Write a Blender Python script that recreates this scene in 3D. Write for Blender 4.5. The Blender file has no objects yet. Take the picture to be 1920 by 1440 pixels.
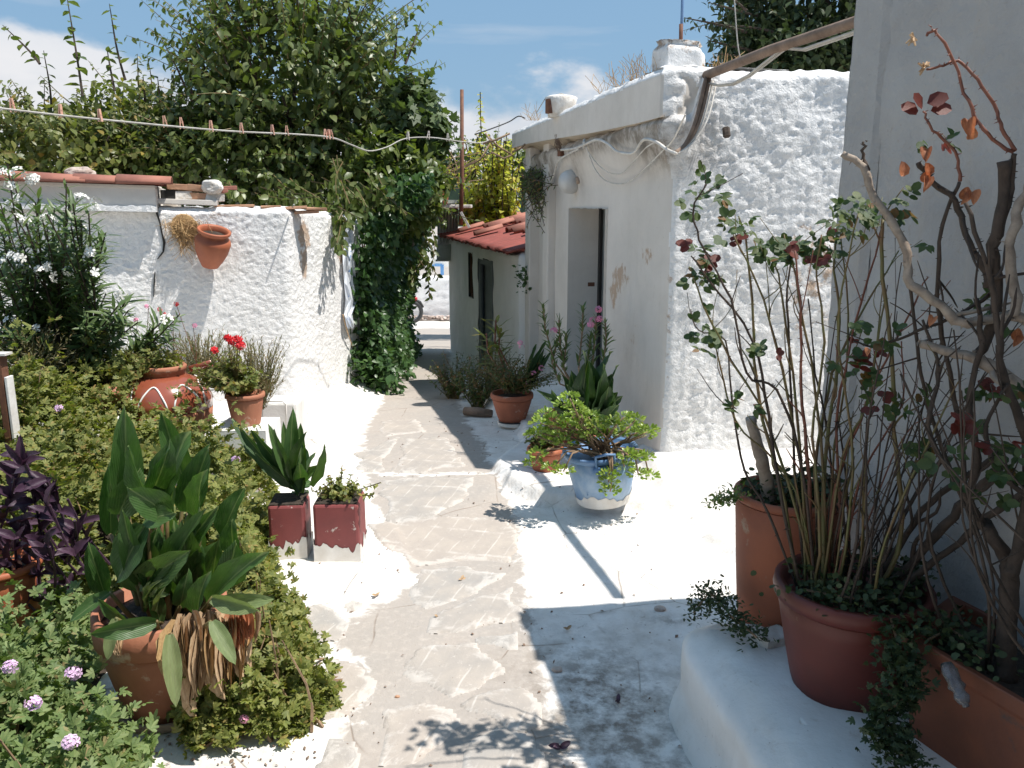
import bpy, math, random
import numpy as np
from mathutils import Vector, Matrix, Euler

# ------------------------------------------------------------------ camera, sky, sun, exposure
S = bpy.context.scene
COL = S.collection
FOC, EYE = 1550.0, 1.6
TH = math.atan(335 / FOC)
cam = bpy.data.cameras.new('camera'); cam.lens = 36 * FOC / 1920; cam.sensor_width = 36
cam.clip_start = 0.05; cam.clip_end = 2000
camo = bpy.data.objects.new('camera', cam); COL.objects.link(camo)
camo.location = (0, 0, EYE); camo.rotation_euler = (math.pi / 2 - TH, 0, 0)
S.camera = camo

SUN_DIR = Vector((.45, -.12, 1.0)).normalized()
SUN_EL = math.asin(SUN_DIR.z); SUN_AZ = math.atan2(SUN_DIR.x, SUN_DIR.y)
sun = bpy.data.lights.new('sun', 'SUN'); sun.energy = 5.0; sun.angle = math.radians(.53); sun.color = (1, .955, .89)
suno = bpy.data.objects.new('sun', sun); COL.objects.link(suno); suno.location = (4, -4, 12)
suno.rotation_euler = SUN_DIR.to_track_quat('Z', 'Y').to_euler()
S.view_settings.view_transform = 'Standard'; S.view_settings.look = 'None'
S.view_settings.gamma = 1; S.view_settings.use_curve_mapping = False
S.view_settings.exposure = 0.33
S.cycles.max_bounces = 8; S.cycles.transparent_max_bounces = 6

def N(nt, t, **k):
    n = nt.nodes.new(t)
    for a, b in k.items():
        if a.startswith('i_'):
            key = a[2:]; key = int(key) if key.isdigit() else key.replace('_', ' ')
            n.inputs[key].default_value = b
        else: setattr(n, a, b)
    return n

def math_node(nt, op, a, b=None, clamp=False):
    m = nt.nodes.new('ShaderNodeMath'); m.operation = op; m.use_clamp = clamp
    for i, v in enumerate((a, b)):
        if v is None: continue
        if hasattr(v, 'links'): nt.links.new(v, m.inputs[i])
        else: m.inputs[i].default_value = v
    return m.outputs[0]

def ramp(nt, src, stops, interp='LINEAR'):
    r = nt.nodes.new('ShaderNodeValToRGB'); r.color_ramp.interpolation = interp
    e = r.color_ramp.elements
    while len(e) < len(stops): e.new(.5)
    for el, (p, c) in zip(e, stops):
        el.position = p; el.color = (c, c, c, 1) if isinstance(c, (int, float)) else tuple(c) + (1,)
    nt.links.new(src, r.inputs[0]); return r.outputs[0]

def mix(nt, fac, a, b, blend='MIX'):
    m = nt.nodes.new('ShaderNodeMix'); m.data_type = 'RGBA'; m.blend_type = blend
    for i, v in ((0, fac), (6, a), (7, b)):
        if hasattr(v, 'links'): nt.links.new(v, m.inputs[i])
        elif isinstance(v, (int, float)): m.inputs[i].default_value = v
        else: m.inputs[i].default_value = tuple(v) + (1,)
    return m.outputs[2]

W = bpy.data.worlds.new('World'); S.world = W; W.use_nodes = True
nt = W.node_tree; nt.nodes.clear()
sky = N(nt, 'ShaderNodeTexSky', sky_type='NISHITA'); sky.sun_disc = False
sky.sun_elevation = SUN_EL; sky.sun_rotation = SUN_AZ; sky.air_density = 1.25; sky.dust_density = 1.2; sky.ozone_density = 1.2
tc = N(nt, 'ShaderNodeTexCoord')
sep = N(nt, 'ShaderNodeSeparateXYZ'); nt.links.new(tc.outputs['Generated'], sep.inputs[0])
az = math_node(nt, 'ARCTAN2', sep.outputs[0], sep.outputs[1])
comb = N(nt, 'ShaderNodeCombineXYZ'); nt.links.new(math_node(nt, 'ADD', az, 8.75), comb.inputs[0])
nt.links.new(math_node(nt, 'MULTIPLY', sep.outputs[2], 1.7), comb.inputs[1])
n1 = N(nt, 'ShaderNodeTexNoise', i_Scale=5.5, i_Detail=9.0, i_Roughness=.55, i_Distortion=.15); nt.links.new(comb.outputs[0], n1.inputs['Vector'])
n2 = N(nt, 'ShaderNodeTexNoise', i_Scale=2.3, i_Detail=2.0); nt.links.new(comb.outputs[0], n2.inputs['Vector'])
# cumulus banks sit low above the horizon all round; their tops vary
topv = math_node(nt, 'MULTIPLY_ADD', n2.outputs[0], .24); topv.node.inputs[2].default_value = .04
h = math_node(nt, 'SUBTRACT', topv, sep.outputs[2])
h = math_node(nt, 'MULTIPLY', h, 6.0)
d = math_node(nt, 'ADD', h, math_node(nt, 'MULTIPLY', math_node(nt, 'SUBTRACT', n1.outputs[0], .5), 1.25))
cm = ramp(nt, d, [(.10, 0), (.30, .85), (.7, 1)], 'EASE')
# thin streaks higher up
mp = N(nt, 'ShaderNodeMapping'); mp.inputs['Scale'].default_value = (2.2, 9, 1); mp.inputs['Location'].default_value = (.35, 0, 0)
nt.links.new(comb.outputs[0], mp.inputs[0])
n3 = N(nt, 'ShaderNodeTexNoise', i_Scale=1.6, i_Detail=6.0); nt.links.new(mp.outputs[0], n3.inputs['Vector'])
st = ramp(nt, n3.outputs[0], [(.60, 0), (.80, .35)])
cmask = math_node(nt, 'MAXIMUM', cm, st)
cshade = ramp(nt, n1.outputs[0], [(.3, (6.3, 6.6, 7.2)), (.62, (8.6, 8.5, 8.6))])
skyc = mix(nt, .72, sky.outputs[0], (2.5, 4.5, 6.9))
col = mix(nt, cmask, skyc, cshade)
bg = N(nt, 'ShaderNodeBackground', i_Strength=.083); nt.links.new(col, bg.inputs[0])
wo = N(nt, 'ShaderNodeOutputWorld'); nt.links.new(bg.outputs[0], wo.inputs[0])

# ------------------------------------------------------------------ geometry helpers
R = random.Random(7)
RN = np.random.RandomState(11)
cT, sT = math.cos(TH), math.sin(TH)
def ray(px, py):
    x = (px - 960) / FOC; y = -(py - 720) / FOC
    return Vector((x, cT + y * sT, -sT + y * cT))
def P(px, py, Y):                      # a point at distance Y, seen in direction (px, py)
    d = ray(px, py); t = Y / d.y
    return Vector((d.x * t, Y, EYE + d.z * t))
def onz(px, py, z):
    d = ray(px, py); t = (z - EYE) / d.z
    return Vector((d.x * t, d.y * t, z))
def onplane(px, py, p0, n):
    d = ray(px, py); o = Vector((0, 0, EYE)); n = Vector(n)
    t = (Vector(p0) - o).dot(n) / d.dot(n)
    return o + d * t
def gz0(y):                            # the alley falls away behind the first houses
    y = np.asarray(y, float)
    t = y - 5.5
    return -.045 * (t + np.sqrt(t * t + .3)) + .0

_perm = np.random.RandomState(3).permutation(256); _perm = np.concatenate([_perm, _perm])
_val = np.random.RandomState(4).rand(256) * 2 - 1
def vn(x, y, z):
    x, y, z = np.broadcast_arrays(np.asarray(x, float), np.asarray(y, float), np.asarray(z, float))
    xi, yi, zi = np.floor(x).astype(int), np.floor(y).astype(int), np.floor(z).astype(int)
    fx, fy, fz = x - xi, y - yi, z - zi
    fx, fy, fz = [q * q * (3 - 2 * q) for q in (fx, fy, fz)]
    def hsh(a, b, c): return _val[_perm[_perm[_perm[a & 255] + (b & 255)] + (c & 255)]]
    r = 0
    for i in (0, 1):
        for j in (0, 1):
            for k in (0, 1):
                w = (fx if i else 1 - fx) * (fy if j else 1 - fy) * (fz if k else 1 - fz)
                r = r + w * hsh(xi + i, yi + j, zi + k)
    return r
def fbm(x, y, z=0, o=4, s=1.0):
    r, a = 0, 1.0
    x, y, z = np.asarray(x) * s, np.asarray(y) * s, np.asarray(z) * s
    for _ in range(o):
        r = r + a * vn(x, y, z); a *= .5; x = x * 2.03 + 7.1; y = y * 2.03 + 3.7; z = z * 2.03 + 1.3
    return r
def sstep(a, b, x):
    t = np.clip((np.asarray(x, float) - a) / (b - a), 0, 1); return t * t * (3 - 2 * t)
def polysdf(px, py, poly):             # signed distance, positive inside
    px = np.asarray(px, float); py = np.asarray(py, float)
    d = np.full(px.shape, 1e9); ins = np.zeros(px.shape, bool); n = len(poly)
    for i in range(n):
        x1, y1 = poly[i]; x2, y2 = poly[(i + 1) % n]
        ex, ey = x2 - x1, y2 - y1
        t = np.clip(((px - x1) * ex + (py - y1) * ey) / (ex * ex + ey * ey + 1e-12), 0, 1)
        d = np.minimum(d, np.hypot(px - x1 - t * ex, py - y1 - t * ey))
        c = ((y1 > py) != (y2 > py)) & (px < (x2 - x1) * (py - y1) / (y2 - y1 + 1e-12) + x1)
        ins ^= c
    return np.where(ins, d, -d)
def linedist(px, py, pts):
    d = np.full(np.shape(px), 1e9)
    for (x1, y1), (x2, y2) in zip(pts[:-1], pts[1:]):
        ex, ey = x2 - x1, y2 - y1
        t = np.clip(((px - x1) * ex + (py - y1) * ey) / (ex * ex + ey * ey), 0, 1)
        d = np.minimum(d, np.hypot(px - x1 - t * ex, py - y1 - t * ey))
    return d

def np_mesh(name, V, F, smooth=True, attrs=None):
    """V (n,3); F a list of arrays of equal-size faces, or one array"""
    me = bpy.data.meshes.new(name)
    V = np.asarray(V, np.float32)
    if not isinstance(F, (list, tuple)): F = [F]
    F = [np.asarray(f, np.int32) for f in F if len(f)]
    me.vertices.add(len(V)); me.vertices.foreach_set('co', V.ravel())
    tot = sum(f.size for f in F); nf = sum(len(f) for f in F)
    me.loops.add(tot); me.polygons.add(nf)
    me.loops.foreach_set('vertex_index', np.concatenate([f.ravel() for f in F]))
    sizes = np.concatenate([np.full(len(f), f.shape[1], np.int32) for f in F])
    st = np.zeros(nf, np.int32); st[1:] = np.cumsum(sizes)[:-1]
    me.polygons.foreach_set('loop_start', st)
    me.polygons.foreach_set('use_smooth', np.full(nf, smooth, bool))
    me.update(calc_edges=True); me.validate()
    for k, v in (attrs or {}).items():
        a = me.attributes.new(k, 'FLOAT', 'POINT'); a.data.foreach_set('value', np.asarray(v, np.float32))
    return me

def link(name, me, m=None, parent=None):
    o = bpy.data.objects.new(name, me); COL.objects.link(o)
    if m and not me.materials: me.materials.append(m)
    if parent: o.parent = parent
    return o

class MB:
    def __init__(s): s.v = []; s.f = []; s.n = 0
    def add(s, V, F):
        V = np.asarray(V, float).reshape(-1, 3); s.v.append(V)
        s.f += [tuple(i + s.n for i in f) for f in F]; s.n += len(V); return s
    def box(s, c, size, rz=0, taper=1, rot=None, jit=0):
        hx, hy, hz = [q / 2 for q in size]
        V = [(sx * hx * (taper if sz > 0 else 1), sy * hy * (taper if sz > 0 else 1), sz * hz) for sz in (-1, 1) for sy in (-1, 1) for sx in (-1, 1)]
        V = [Vector(v) + Vector((R.uniform(-jit, jit), R.uniform(-jit, jit), R.uniform(-jit, jit))) for v in V]
        M = (rot if rot is not None else Matrix.Rotation(rz, 3, 'Z'))
        V = [M @ v + Vector(c) for v in V]
        return s.add(V, [(0, 2, 3, 1), (4, 5, 7, 6), (0, 1, 5, 4), (2, 6, 7, 3), (0, 4, 6, 2), (1, 3, 7, 5)])
    def tube(s, pts, rad, n=6, cap=True):
        pts = [Vector(p) for p in pts]; k = len(pts)
        if not hasattr(rad, '__len__'): rad = [rad] * k
        V = []; ref = None
        for i in range(k):
            t = (pts[min(i + 1, k - 1)] - pts[max(i - 1, 0)])
            t = t.normalized() if t.length > 1e-9 else Vector((0, 0, 1))
            if ref is None: ref = t.orthogonal().normalized()
            ref = (ref - t * ref.dot(t)); ref = ref.normalized() if ref.length > 1e-6 else t.orthogonal().normalized()
            b = t.cross(ref)
            for j in range(n):
                a = 2 * math.pi * j / n
                V.append(pts[i] + (ref * math.cos(a) + b * math.sin(a)) * rad[i])
        F = [(i * n + j, i * n + (j + 1) % n, (i + 1) * n + (j + 1) % n, (i + 1) * n + j) for i in range(k - 1) for j in range(n)]
        if cap: F += [tuple(range(n - 1, -1, -1)), tuple((k - 1) * n + j for j in range(n))]
        return s.add(V, F)
    def lathe(s, prof, n=32, c=(0, 0, 0), M=None, wob=0):
        V = []; k = len(prof); c = Vector(c)
        for r, z in prof:
            for j in range(n):
                a = 2 * math.pi * j / n
                rr = r * (1 + wob * math.sin(2 * a + 1) )
                v = Vector((rr * math.cos(a), rr * math.sin(a), z))
                V.append((M @ v if M is not None else v) + c)
        F = [(i * n + j, i * n + (j + 1) % n, (i + 1) * n + (j + 1) % n, (i + 1) * n + j) for i in range(k - 1) for j in range(n)]
        if prof[0][0] > 1e-4: F.append(tuple(range(n - 1, -1, -1)))
        if prof[-1][0] > 1e-4: F.append(tuple((k - 1) * n + j for j in range(n)))
        return s.add(V, F)
    def sphere(s, c, r, n=12, m=8, M=None):
        return s.lathe([(max(1e-5, math.sin(math.pi * i / m)) * r, -math.cos(math.pi * i / m) * r) for i in range(m + 1)], n, c, M)
    def prism(s, poly, z0, z1):
        n = len(poly)
        V = [(x, y, z0) for x, y in poly] + [(x, y, z1) for x, y in poly]
        return s.add(V, [tuple(range(n - 1, -1, -1)), tuple(range(n, 2 * n))] + [(i, (i + 1) % n, n + (i + 1) % n, n + i) for i in range(n)])
    def build(s, name, m, parent=None, smooth=False, bevel=0, origin=None):
        V = np.concatenate(s.v) if s.v else np.zeros((0, 3))
        if parent is not None: V = V - np.array(wloc(parent))
        elif origin is not None: V = V - np.array(origin)
        me = bpy.data.meshes.new(name); me.from_pydata(V.tolist(), [], s.f); me.update()
        me.polygons.foreach_set('use_smooth', [smooth] * len(me.polygons))
        o = link(name, me, m, parent)
        if origin is not None and parent is None: o.location = origin
        if bevel:
            b = o.modifiers.new('edge', 'BEVEL'); b.width = bevel; b.segments = 2; b.limit_method = 'ANGLE'
        if smooth: 
            try:
                e = o.modifiers.new('ws', 'WEIGHTED_NORMAL') if bevel else None
            except Exception: pass
        return o
def wloc(o):
    v = Vector((0, 0, 0))
    while o is not None: v = v + o.location; o = o.parent
    return v

def tag(o, label=None, cat=None, group=None, kind=None):
    if label: o['label'] = label
    if cat: o['category'] = cat
    if group: o['group'] = group
    if kind: o['kind'] = kind
    return o
def thing(name, label, cat, loc, group=None):
    o = bpy.data.objects.new(name, None); COL.objects.link(o); o.location = loc; o.empty_display_size = .05
    return tag(o, label, cat, group)

# ------------------------------------------------------------------ materials
def newmat(name):
    m = bpy.data.materials.new(name); m.use_nodes = True; nt = m.node_tree; nt.nodes.clear()
    o = N(nt, 'ShaderNodeOutputMaterial'); b = N(nt, 'ShaderNodeBsdfPrincipled'); nt.links.new(b.outputs[0], o.inputs[0])
    return m, nt, b, o
def bump(nt, src, strength, dist, prev=None):
    b = N(nt, 'ShaderNodeBump', i_Strength=strength, i_Distance=dist); nt.links.new(src, b.inputs['Height'])
    if prev is not None: nt.links.new(prev, b.inputs['Normal'])
    return b.outputs[0]
def objc(nt):
    return N(nt, 'ShaderNodeTexCoord').outputs['Object']
def noise(nt, co, scale, detail=4, rough=.55, dist=0):
    n = N(nt, 'ShaderNodeTexNoise', i_Scale=scale, i_Detail=float(detail), i_Roughness=rough, i_Distortion=dist)
    nt.links.new(co, n.inputs['Vector']); return n.outputs[0]

def mat_simple(name, a, b=None, scale=8, rough=.6, bs=.3, bd=.004, bscale=60, metal=0, spec=.5, speck=None, coat=0):
    m, nt, p, o = newmat(name); co = objc(nt)
    n = noise(nt, co, scale, 6, .6, .3)
    c = mix(nt, ramp(nt, n, [(.35, 0), (.65, 1)]), a, b or tuple(q * .75 for q in a))
    if speck:
        n2 = noise(nt, co, speck[1], 5, .65)
        c = mix(nt, ramp(nt, n2, [(speck[2], 0), (speck[2] + .06, 1)]), c, speck[0])
    nt.links.new(c, p.inputs['Base Color'])
    p.inputs['Roughness'].default_value = rough; p.inputs['Metallic'].default_value = metal
    p.inputs['Specular IOR Level'].default_value = spec; p.inputs['Coat Weight'].default_value = coat
    p.inputs['Coat Roughness'].default_value = .12
    if bs: nt.links.new(bump(nt, noise(nt, co, bscale, 4), bs, bd), p.inputs['Normal'])
    return m

def mat_plaster(name, white=(.80, .785, .76), stain=(.42, .33, .24), bsc=(18, 90), bstr=(.5, .35), stain_amt=.5, crack=True, grey=(.60, .585, .56), vstreak=.3, attr=False, brick=None):
    m, nt, p, o = newmat(name); co = objc(nt)
    n = noise(nt, co, 2.2, 7, .6, .4)
    c = mix(nt, ramp(nt, n, [(.38, 0), (.72, .75)]), white, grey)
    n2 = noise(nt, co, 11, 7, .7, .6)
    c = mix(nt, ramp(nt, n2, [(.62, 0), (.80, stain_amt)]), c, stain)
    if vstreak:
        mp = N(nt, 'ShaderNodeMapping'); mp.inputs['Scale'].default_value = (9, 9, .7); nt.links.new(co, mp.inputs[0])
        n3 = noise(nt, mp.outputs[0], 1.6, 6, .65)
        c = mix(nt, ramp(nt, n3, [(.55, 0), (.8, vstreak)]), c, (.40, .36, .31))
    # specks of grit
    n4 = noise(nt, co, 75, 3, .6)
    c = mix(nt, ramp(nt, n4, [(.69, 0), (.74, .55)]), c, (.28, .23, .18))
    if attr:   # patches where the paint has come away ("wear" is stored on the mesh)
        at = N(nt, 'ShaderNodeAttribute', attribute_name='wear')
        n5 = noise(nt, co, 14, 7, .7)
        w = math_node(nt, 'ADD', at.outputs['Fac'], math_node(nt, 'MULTIPLY', math_node(nt, 'SUBTRACT', n5, .5), 1.1))
        wm = ramp(nt, w, [(.47, 0), (.60, .9)])
        bc = mix(nt, noise(nt, co, 25, 4), brick or (.50, .30, .17), (.42, .36, .30))
        c = mix(nt, wm, c, bc)
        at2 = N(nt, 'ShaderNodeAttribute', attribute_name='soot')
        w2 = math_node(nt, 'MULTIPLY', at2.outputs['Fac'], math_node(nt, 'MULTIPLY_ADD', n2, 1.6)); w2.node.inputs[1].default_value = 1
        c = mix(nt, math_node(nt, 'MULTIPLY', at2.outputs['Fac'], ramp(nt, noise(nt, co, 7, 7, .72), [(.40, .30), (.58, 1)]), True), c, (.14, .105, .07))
    nt.links.new(c, p.inputs['Base Color']); p.inputs['Roughness'].default_value = .88; p.inputs['Specular IOR Level'].default_value = .2
    b1 = bump(nt, noise(nt, co, bsc[0], 5, .6), bstr[0], .012)
    b2 = bump(nt, noise(nt, co, bsc[1], 4, .65), bstr[1], .005, b1)
    nt.links.new(b2, p.inputs['Normal'])
    return m

def mat_leaf(name, a, b, c=None, rough=.45, trans=.3, tcol=None, dead=None, deadp=.0, vein=False):
    m, nt, p, o = newmat(name)
    g = N(nt, 'ShaderNodeNewGeometry').outputs['Random Per Island']
    oi = N(nt, 'ShaderNodeObjectInfo').outputs['Random']
    r = math_node(nt, 'FRACT', math_node(nt, 'ADD', g, oi))
    co = objc(nt)
    stops = [(0, a), (.55, b), (1, c or b)]
    if dead and deadp: stops = [(0, a), (.45 * (1 - deadp), b), (1 - deadp - .01, c or b), (1 - deadp, dead), (1, dead)]
    col = ramp(nt, r, stops)
    col = mix(nt, ramp(nt, noise(nt, co, 3.2 if not vein else 9, 4), [(.35, 0), (.7, .6)]), col, tuple(q * 1.5 for q in b))
    if vein:
        sx = N(nt, 'ShaderNodeSeparateXYZ'); nt.links.new(co, sx.inputs[0]); ax_ = math_node(nt, 'ABSOLUTE', sx.outputs[0])
        st = N(nt, 'ShaderNodeMath', operation='SINE'); nt.links.new(math_node(nt, 'MULTIPLY', math_node(nt, 'SUBTRACT', ax_, math_node(nt, 'MULTIPLY', sx.outputs[1], .35)), 95), st.inputs[0])
        col = mix(nt, ramp(nt, st.outputs[0], [(.2, 0), (1, .12)]), col, tuple(q * 1.7 for q in b))
        col = mix(nt, ramp(nt, ax_, [(.008, .75), (.028, 0)]), col, (.20, .26, .11))
        nn_ = noise(nt, co, 6, 5, .7)
        col = mix(nt, ramp(nt, math_node(nt, 'ADD', math_node(nt, 'MULTIPLY', math_node(nt, 'MAXIMUM', math_node(nt, 'MULTIPLY', ax_, 2.0), sx.outputs[1]), .8), math_node(nt, 'MULTIPLY', nn_, .5)), [(1.0, 0), (1.08, .85)]), col, (.30, .20, .08))
        col = mix(nt, ramp(nt, noise(nt, co, 3, 6, .7), [(.5, 0), (.8, .35)]), col, (.26, .27, .18))
        nt.links.new(bump(nt, st.outputs[0], .22, .004), p.inputs['Normal'])
    nt.links.new(col, p.inputs['Base Color'])
    p.inputs['Roughness'].default_value = rough + (.1 if vein else 0); p.inputs['Specular IOR Level'].default_value = .45
    if not vein: nt.links.new(bump(nt, noise(nt, co, 45, 3), .25, .004), p.inputs['Normal'])
    tr = N(nt, 'ShaderNodeBsdfTranslucent')
    nt.links.new(mix(nt, 1.0, col, tcol or (1.5, 1.7, .6), 'MULTIPLY'), tr.inputs[0])
    ms = N(nt, 'ShaderNodeMixShader', i_0=trans); nt.links.new(p.outputs[0], ms.inputs[1]); nt.links.new(tr.outputs[0], ms.inputs[2])
    nt.links.new(ms.outputs[0], o.inputs[0])
    return m

M = {}
M['stucco'] = mat_plaster('rough_whitewashed_stucco', bsc=(42, 120), bstr=(1.0, .6), stain_amt=.35, vstreak=.12, attr=True, white=(.86, .85, .835), grey=(.74, .725, .70))
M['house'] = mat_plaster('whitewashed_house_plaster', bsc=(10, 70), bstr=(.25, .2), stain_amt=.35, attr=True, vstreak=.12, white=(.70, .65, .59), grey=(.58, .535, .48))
M['house_far'] = mat_plaster('far_house_plaster', bsc=(10, 70), bstr=(.25, .2), stain_amt=.3, attr=True, vstreak=.1, white=(.86, .83, .78), grey=(.76, .73, .68))
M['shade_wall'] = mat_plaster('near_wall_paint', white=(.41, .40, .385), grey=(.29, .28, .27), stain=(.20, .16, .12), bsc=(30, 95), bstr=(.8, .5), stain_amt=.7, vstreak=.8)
M['bench'] = mat_plaster('bench_whitewash', white=(.84, .825, .80), grey=(.60, .57, .52), bsc=(8, 60), bstr=(.5, .35), stain_amt=.75, vstreak=.3)
M['terracotta'] = mat_simple('terracotta', (.42, .135, .068), (.30, .095, .05), 7, .72, .35, .003, 70, speck=((.52, .36, .28), 9, .62))
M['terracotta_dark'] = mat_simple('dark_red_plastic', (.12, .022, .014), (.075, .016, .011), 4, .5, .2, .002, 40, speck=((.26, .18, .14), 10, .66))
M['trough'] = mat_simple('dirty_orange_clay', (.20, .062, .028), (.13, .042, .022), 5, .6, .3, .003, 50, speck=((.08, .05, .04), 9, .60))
M['tub'] = mat_simple('dull_orange_clay', (.33, .105, .05), (.24, .08, .045), 5, .7, .3, .003, 50, speck=((.30, .20, .14), 9, .62))
M['terracotta_orange'] = mat_simple('orange_clay', (.42, .13, .055), (.30, .085, .04), 5, .6, .3, .003, 50)
M['terracotta_pale'] = mat_simple('pale_clay', (.42, .17, .095), (.33, .125, .07), 5, .75, .4, .003, 70, speck=((.52, .36, .27), 7, .60))
M['glaze'] = mat_simple('brown_glaze', (.30, .085, .045), (.24, .06, .035), 4, .18, .05, .002, 20, spec=.6, coat=.5)
M['saucer'] = mat_simple('weathered_saucer', (.36, .28, .22), (.25, .18, .13), 12, .8, .5, .004, 40)
M['soil'] = mat_simple('potting_soil', (.06, .042, .03), (.03, .022, .016), 30, .95, 1, .02, 40)
M['bark'] = mat_simple('bark', (.075, .052, .038), (.04, .028, .02), 22, .85, .8, .006, 60)
M['bark_pale'] = mat_simple('pale_bark', (.36, .30, .24), (.22, .17, .13), 30, .8, .8, .004, 70)
M['stem_green'] = mat_simple('green_stem', (.12, .13, .04), (.16, .09, .04), 14, .55, .2, .002, 60)
M['stem_red'] = mat_simple('red_brown_stem', (.22, .075, .04), (.16, .06, .04), 14, .55, .3, .002, 60)
M['stem_tan'] = mat_simple('tan_stem', (.33, .22, .13), (.20, .13, .08), 18, .7, .4, .002, 60)
M['dry'] = mat_simple('dry_leaf', (.55, .40, .25), (.38, .24, .13), 12, .8, .4, .003, 60)
M['dry_orange'] = mat_leaf('withered_orange_leaf', (.36, .11, .045), (.42, .19, .10), (.24, .08, .04), .6, .3, (1.4, 1.1, .8))
M['straw'] = mat_simple('straw', (.50, .33, .15), (.34, .20, .09), 20, .8, .3, .002, 60)
M['red_paint'] = mat_simple('red_tin_paint', (.26, .062, .06), (.19, .05, .05), 5, .6, .3, .003, 30, speck=((.60, .50, .46), 26, .63))
M['white_paint'] = mat_simple('white_paint', (.80, .78, .75), (.66, .62, .57), 9, .6, .4, .003, 40, speck=((.3, .22, .16), 30, .70))
M['blue'] = mat_simple('faded_blue_paint', (.19, .32, .52), (.40, .51, .63), 9, .6, .5, .004, 30, speck=((.09, .19, .38), 13, .66))
M['blue_dark'] = mat_simple('blue_plastic', (.10, .20, .37), (.16, .26, .42), 9, .5, .2, .002, 30)
M['cable'] = mat_simple('cable_grey', (.50, .48, .44), (.38, .35, .31), 12, .6, .1, .001, 60)
M['cable_white'] = mat_simple('painted_cable', (.70, .67, .62), (.55, .50, .44), 14, .6, .1, .001, 60)
M['wood'] = mat_simple('weathered_beam', (.26, .18, .13), (.15, .10, .07), 10, .8, .7, .004, 50)
M['rust'] = mat_simple('rusty_metal', (.20, .085, .045), (.12, .05, .03), 16, .75, .5, .002, 60)
M['grey_metal'] = mat_simple('grey_metal', (.46, .48, .46), (.36, .37, .35), 6, .6, .2, .002, 40, speck=((.25, .2, .15), 18, .68))
M['door_grey'] = mat_simple('grey_door_paint', (.16, .18, .175), (.12, .13, .13), 6, .6, .3, .002, 50)
M['dark'] = mat_simple('dark_interior', (.03, .027, .024), (.02, .018, .016), 6, .8, .2, .002, 50)
M['brown_frame'] = mat_simple('brown_frame', (.13, .06, .03), (.09, .04, .02), 10, .7, .4, .002, 50)
M['tile'] = mat_simple('clay_tile', (.38, .155, .105), (.28, .11, .08), 7, .8, .5, .003, 60, speck=((.55, .42, .34), 14, .66))
M['roof_red'] = mat_simple('red_roof_sheet', (.30, .075, .055), (.22, .06, .045), 6, .7, .3, .002, 40, speck=((.5, .38, .32), 20, .68))
M['brick'] = mat_simple('flat_brick', (.48, .28, .17), (.38, .2, .12), 9, .85, .6, .004, 50)
M['rock'] = mat_simple('pale_rock', (.55, .47, .41), (.38, .28, .23), 9, .9, .8, .02, 18)
M['rock_white'] = mat_simple('whitewashed_rock', (.76, .74, .70), (.55, .50, .44), 9, .9, .8, .02, 18)
M['peg'] = mat_simple('peg_plastic', (.62, .30, .20), (.70, .45, .34), 9, .5, 0)
M['peg_pale'] = mat_simple('pale_peg', (.72, .66, .58), (.6, .52, .45), 9, .5, 0)
M['plastic_white'] = mat_simple('cream_plastic', (.78, .76, .72), (.70, .68, .63), 9, .35, .05)
M['lamp_shade'] = mat_simple('frosted_lamp', (.60, .60, .58), (.52, .51, .49), 5, .3, .05)
M['paper'] = mat_simple('torn_paper', (.72, .74, .78), (.55, .60, .68), 14, .7, .4, .003, 30, speck=((.14, .26, .50), 16, .60))
M['white_flower'] = mat_simple('white_petal', (.85, .84, .80), (.80, .78, .72), 9, .6, 0)
M['pink_flower'] = mat_simple('pink_petal', (.70, .22, .38), (.75, .35, .48), 9, .6, 0)
M['lilac_flower'] = mat_simple('lilac_petal', (.62, .40, .62), (.70, .50, .66), 9, .6, 0)
M['red_flower'] = mat_simple('scarlet_petal', (.72, .015, .02), (.60, .01, .02), 9, .6, 0)
M['black'] = mat_simple('black_rubber', (.02, .02, .02), (.03, .03, .03), 9, .6, .1)
M['chrome'] = mat_simple('dull_chrome', (.5, .5, .5), (.4, .4, .4), 9, .3, 0, metal=1)
M['tail'] = mat_simple('red_lens', (.5, .02, .03), (.4, .02, .03), 9, .2, 0)
M['bottle'] = mat_simple('dusty_clear_plastic', (.40, .38, .37), (.22, .19, .18), 22, .12, 1, .02, 35, coat=.8)
M['bottle'].node_tree.nodes['Principled BSDF'].inputs['Transmission Weight'].default_value = .75
M['blue_mark'] = mat_simple('blue_wall_paint', (.10, .26, .55), (.2, .4, .65), 14, .8, .2)
M['far_green'] = mat_simple('green_mesh_screen', (.05, .085, .05), (.035, .06, .04), 8, .9, .3)

M['mulberry'] = mat_leaf('mulberry_leaf', (.05, .08, .022), (.10, .13, .038), (.18, .20, .08), .38, .32)
M['mulberry_y'] = mat_leaf('mulberry_leaf_olive', (.08, .105, .028), (.125, .145, .045), (.17, .16, .055), .42, .35, dead=(.30, .20, .05), deadp=.05)
M['ivy'] = mat_leaf('climber_leaf', (.025, .060, .018), (.045, .095, .03), (.09, .15, .045), .38, .25)
M['fig'] = mat_leaf('fig_leaf', (.05, .08, .03), (.085, .12, .045), None, .5, .25)
M['pine'] = mat_leaf('dark_tree_leaf', (.02, .035, .014), (.035, .055, .02), (.06, .085, .03), .6, .15)
M['vine'] = mat_leaf('yellow_vine_leaf', (.22, .25, .05), (.36, .36, .07), (.50, .42, .08), .5, .4, dead=(.38, .22, .06), deadp=.12)
M['geranium'] = mat_leaf('scented_geranium_leaf', (.075, .105, .030), (.165, .185, .05), (.29, .27, .085), .6, .35, dead=(.33, .22, .08), deadp=.06)
M['geranium_g'] = mat_leaf('green_geranium_leaf', (.075, .12, .04), (.135, .19, .065), (.23, .27, .11), .6, .3, dead=(.32, .24, .12), deadp=.05)
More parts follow.
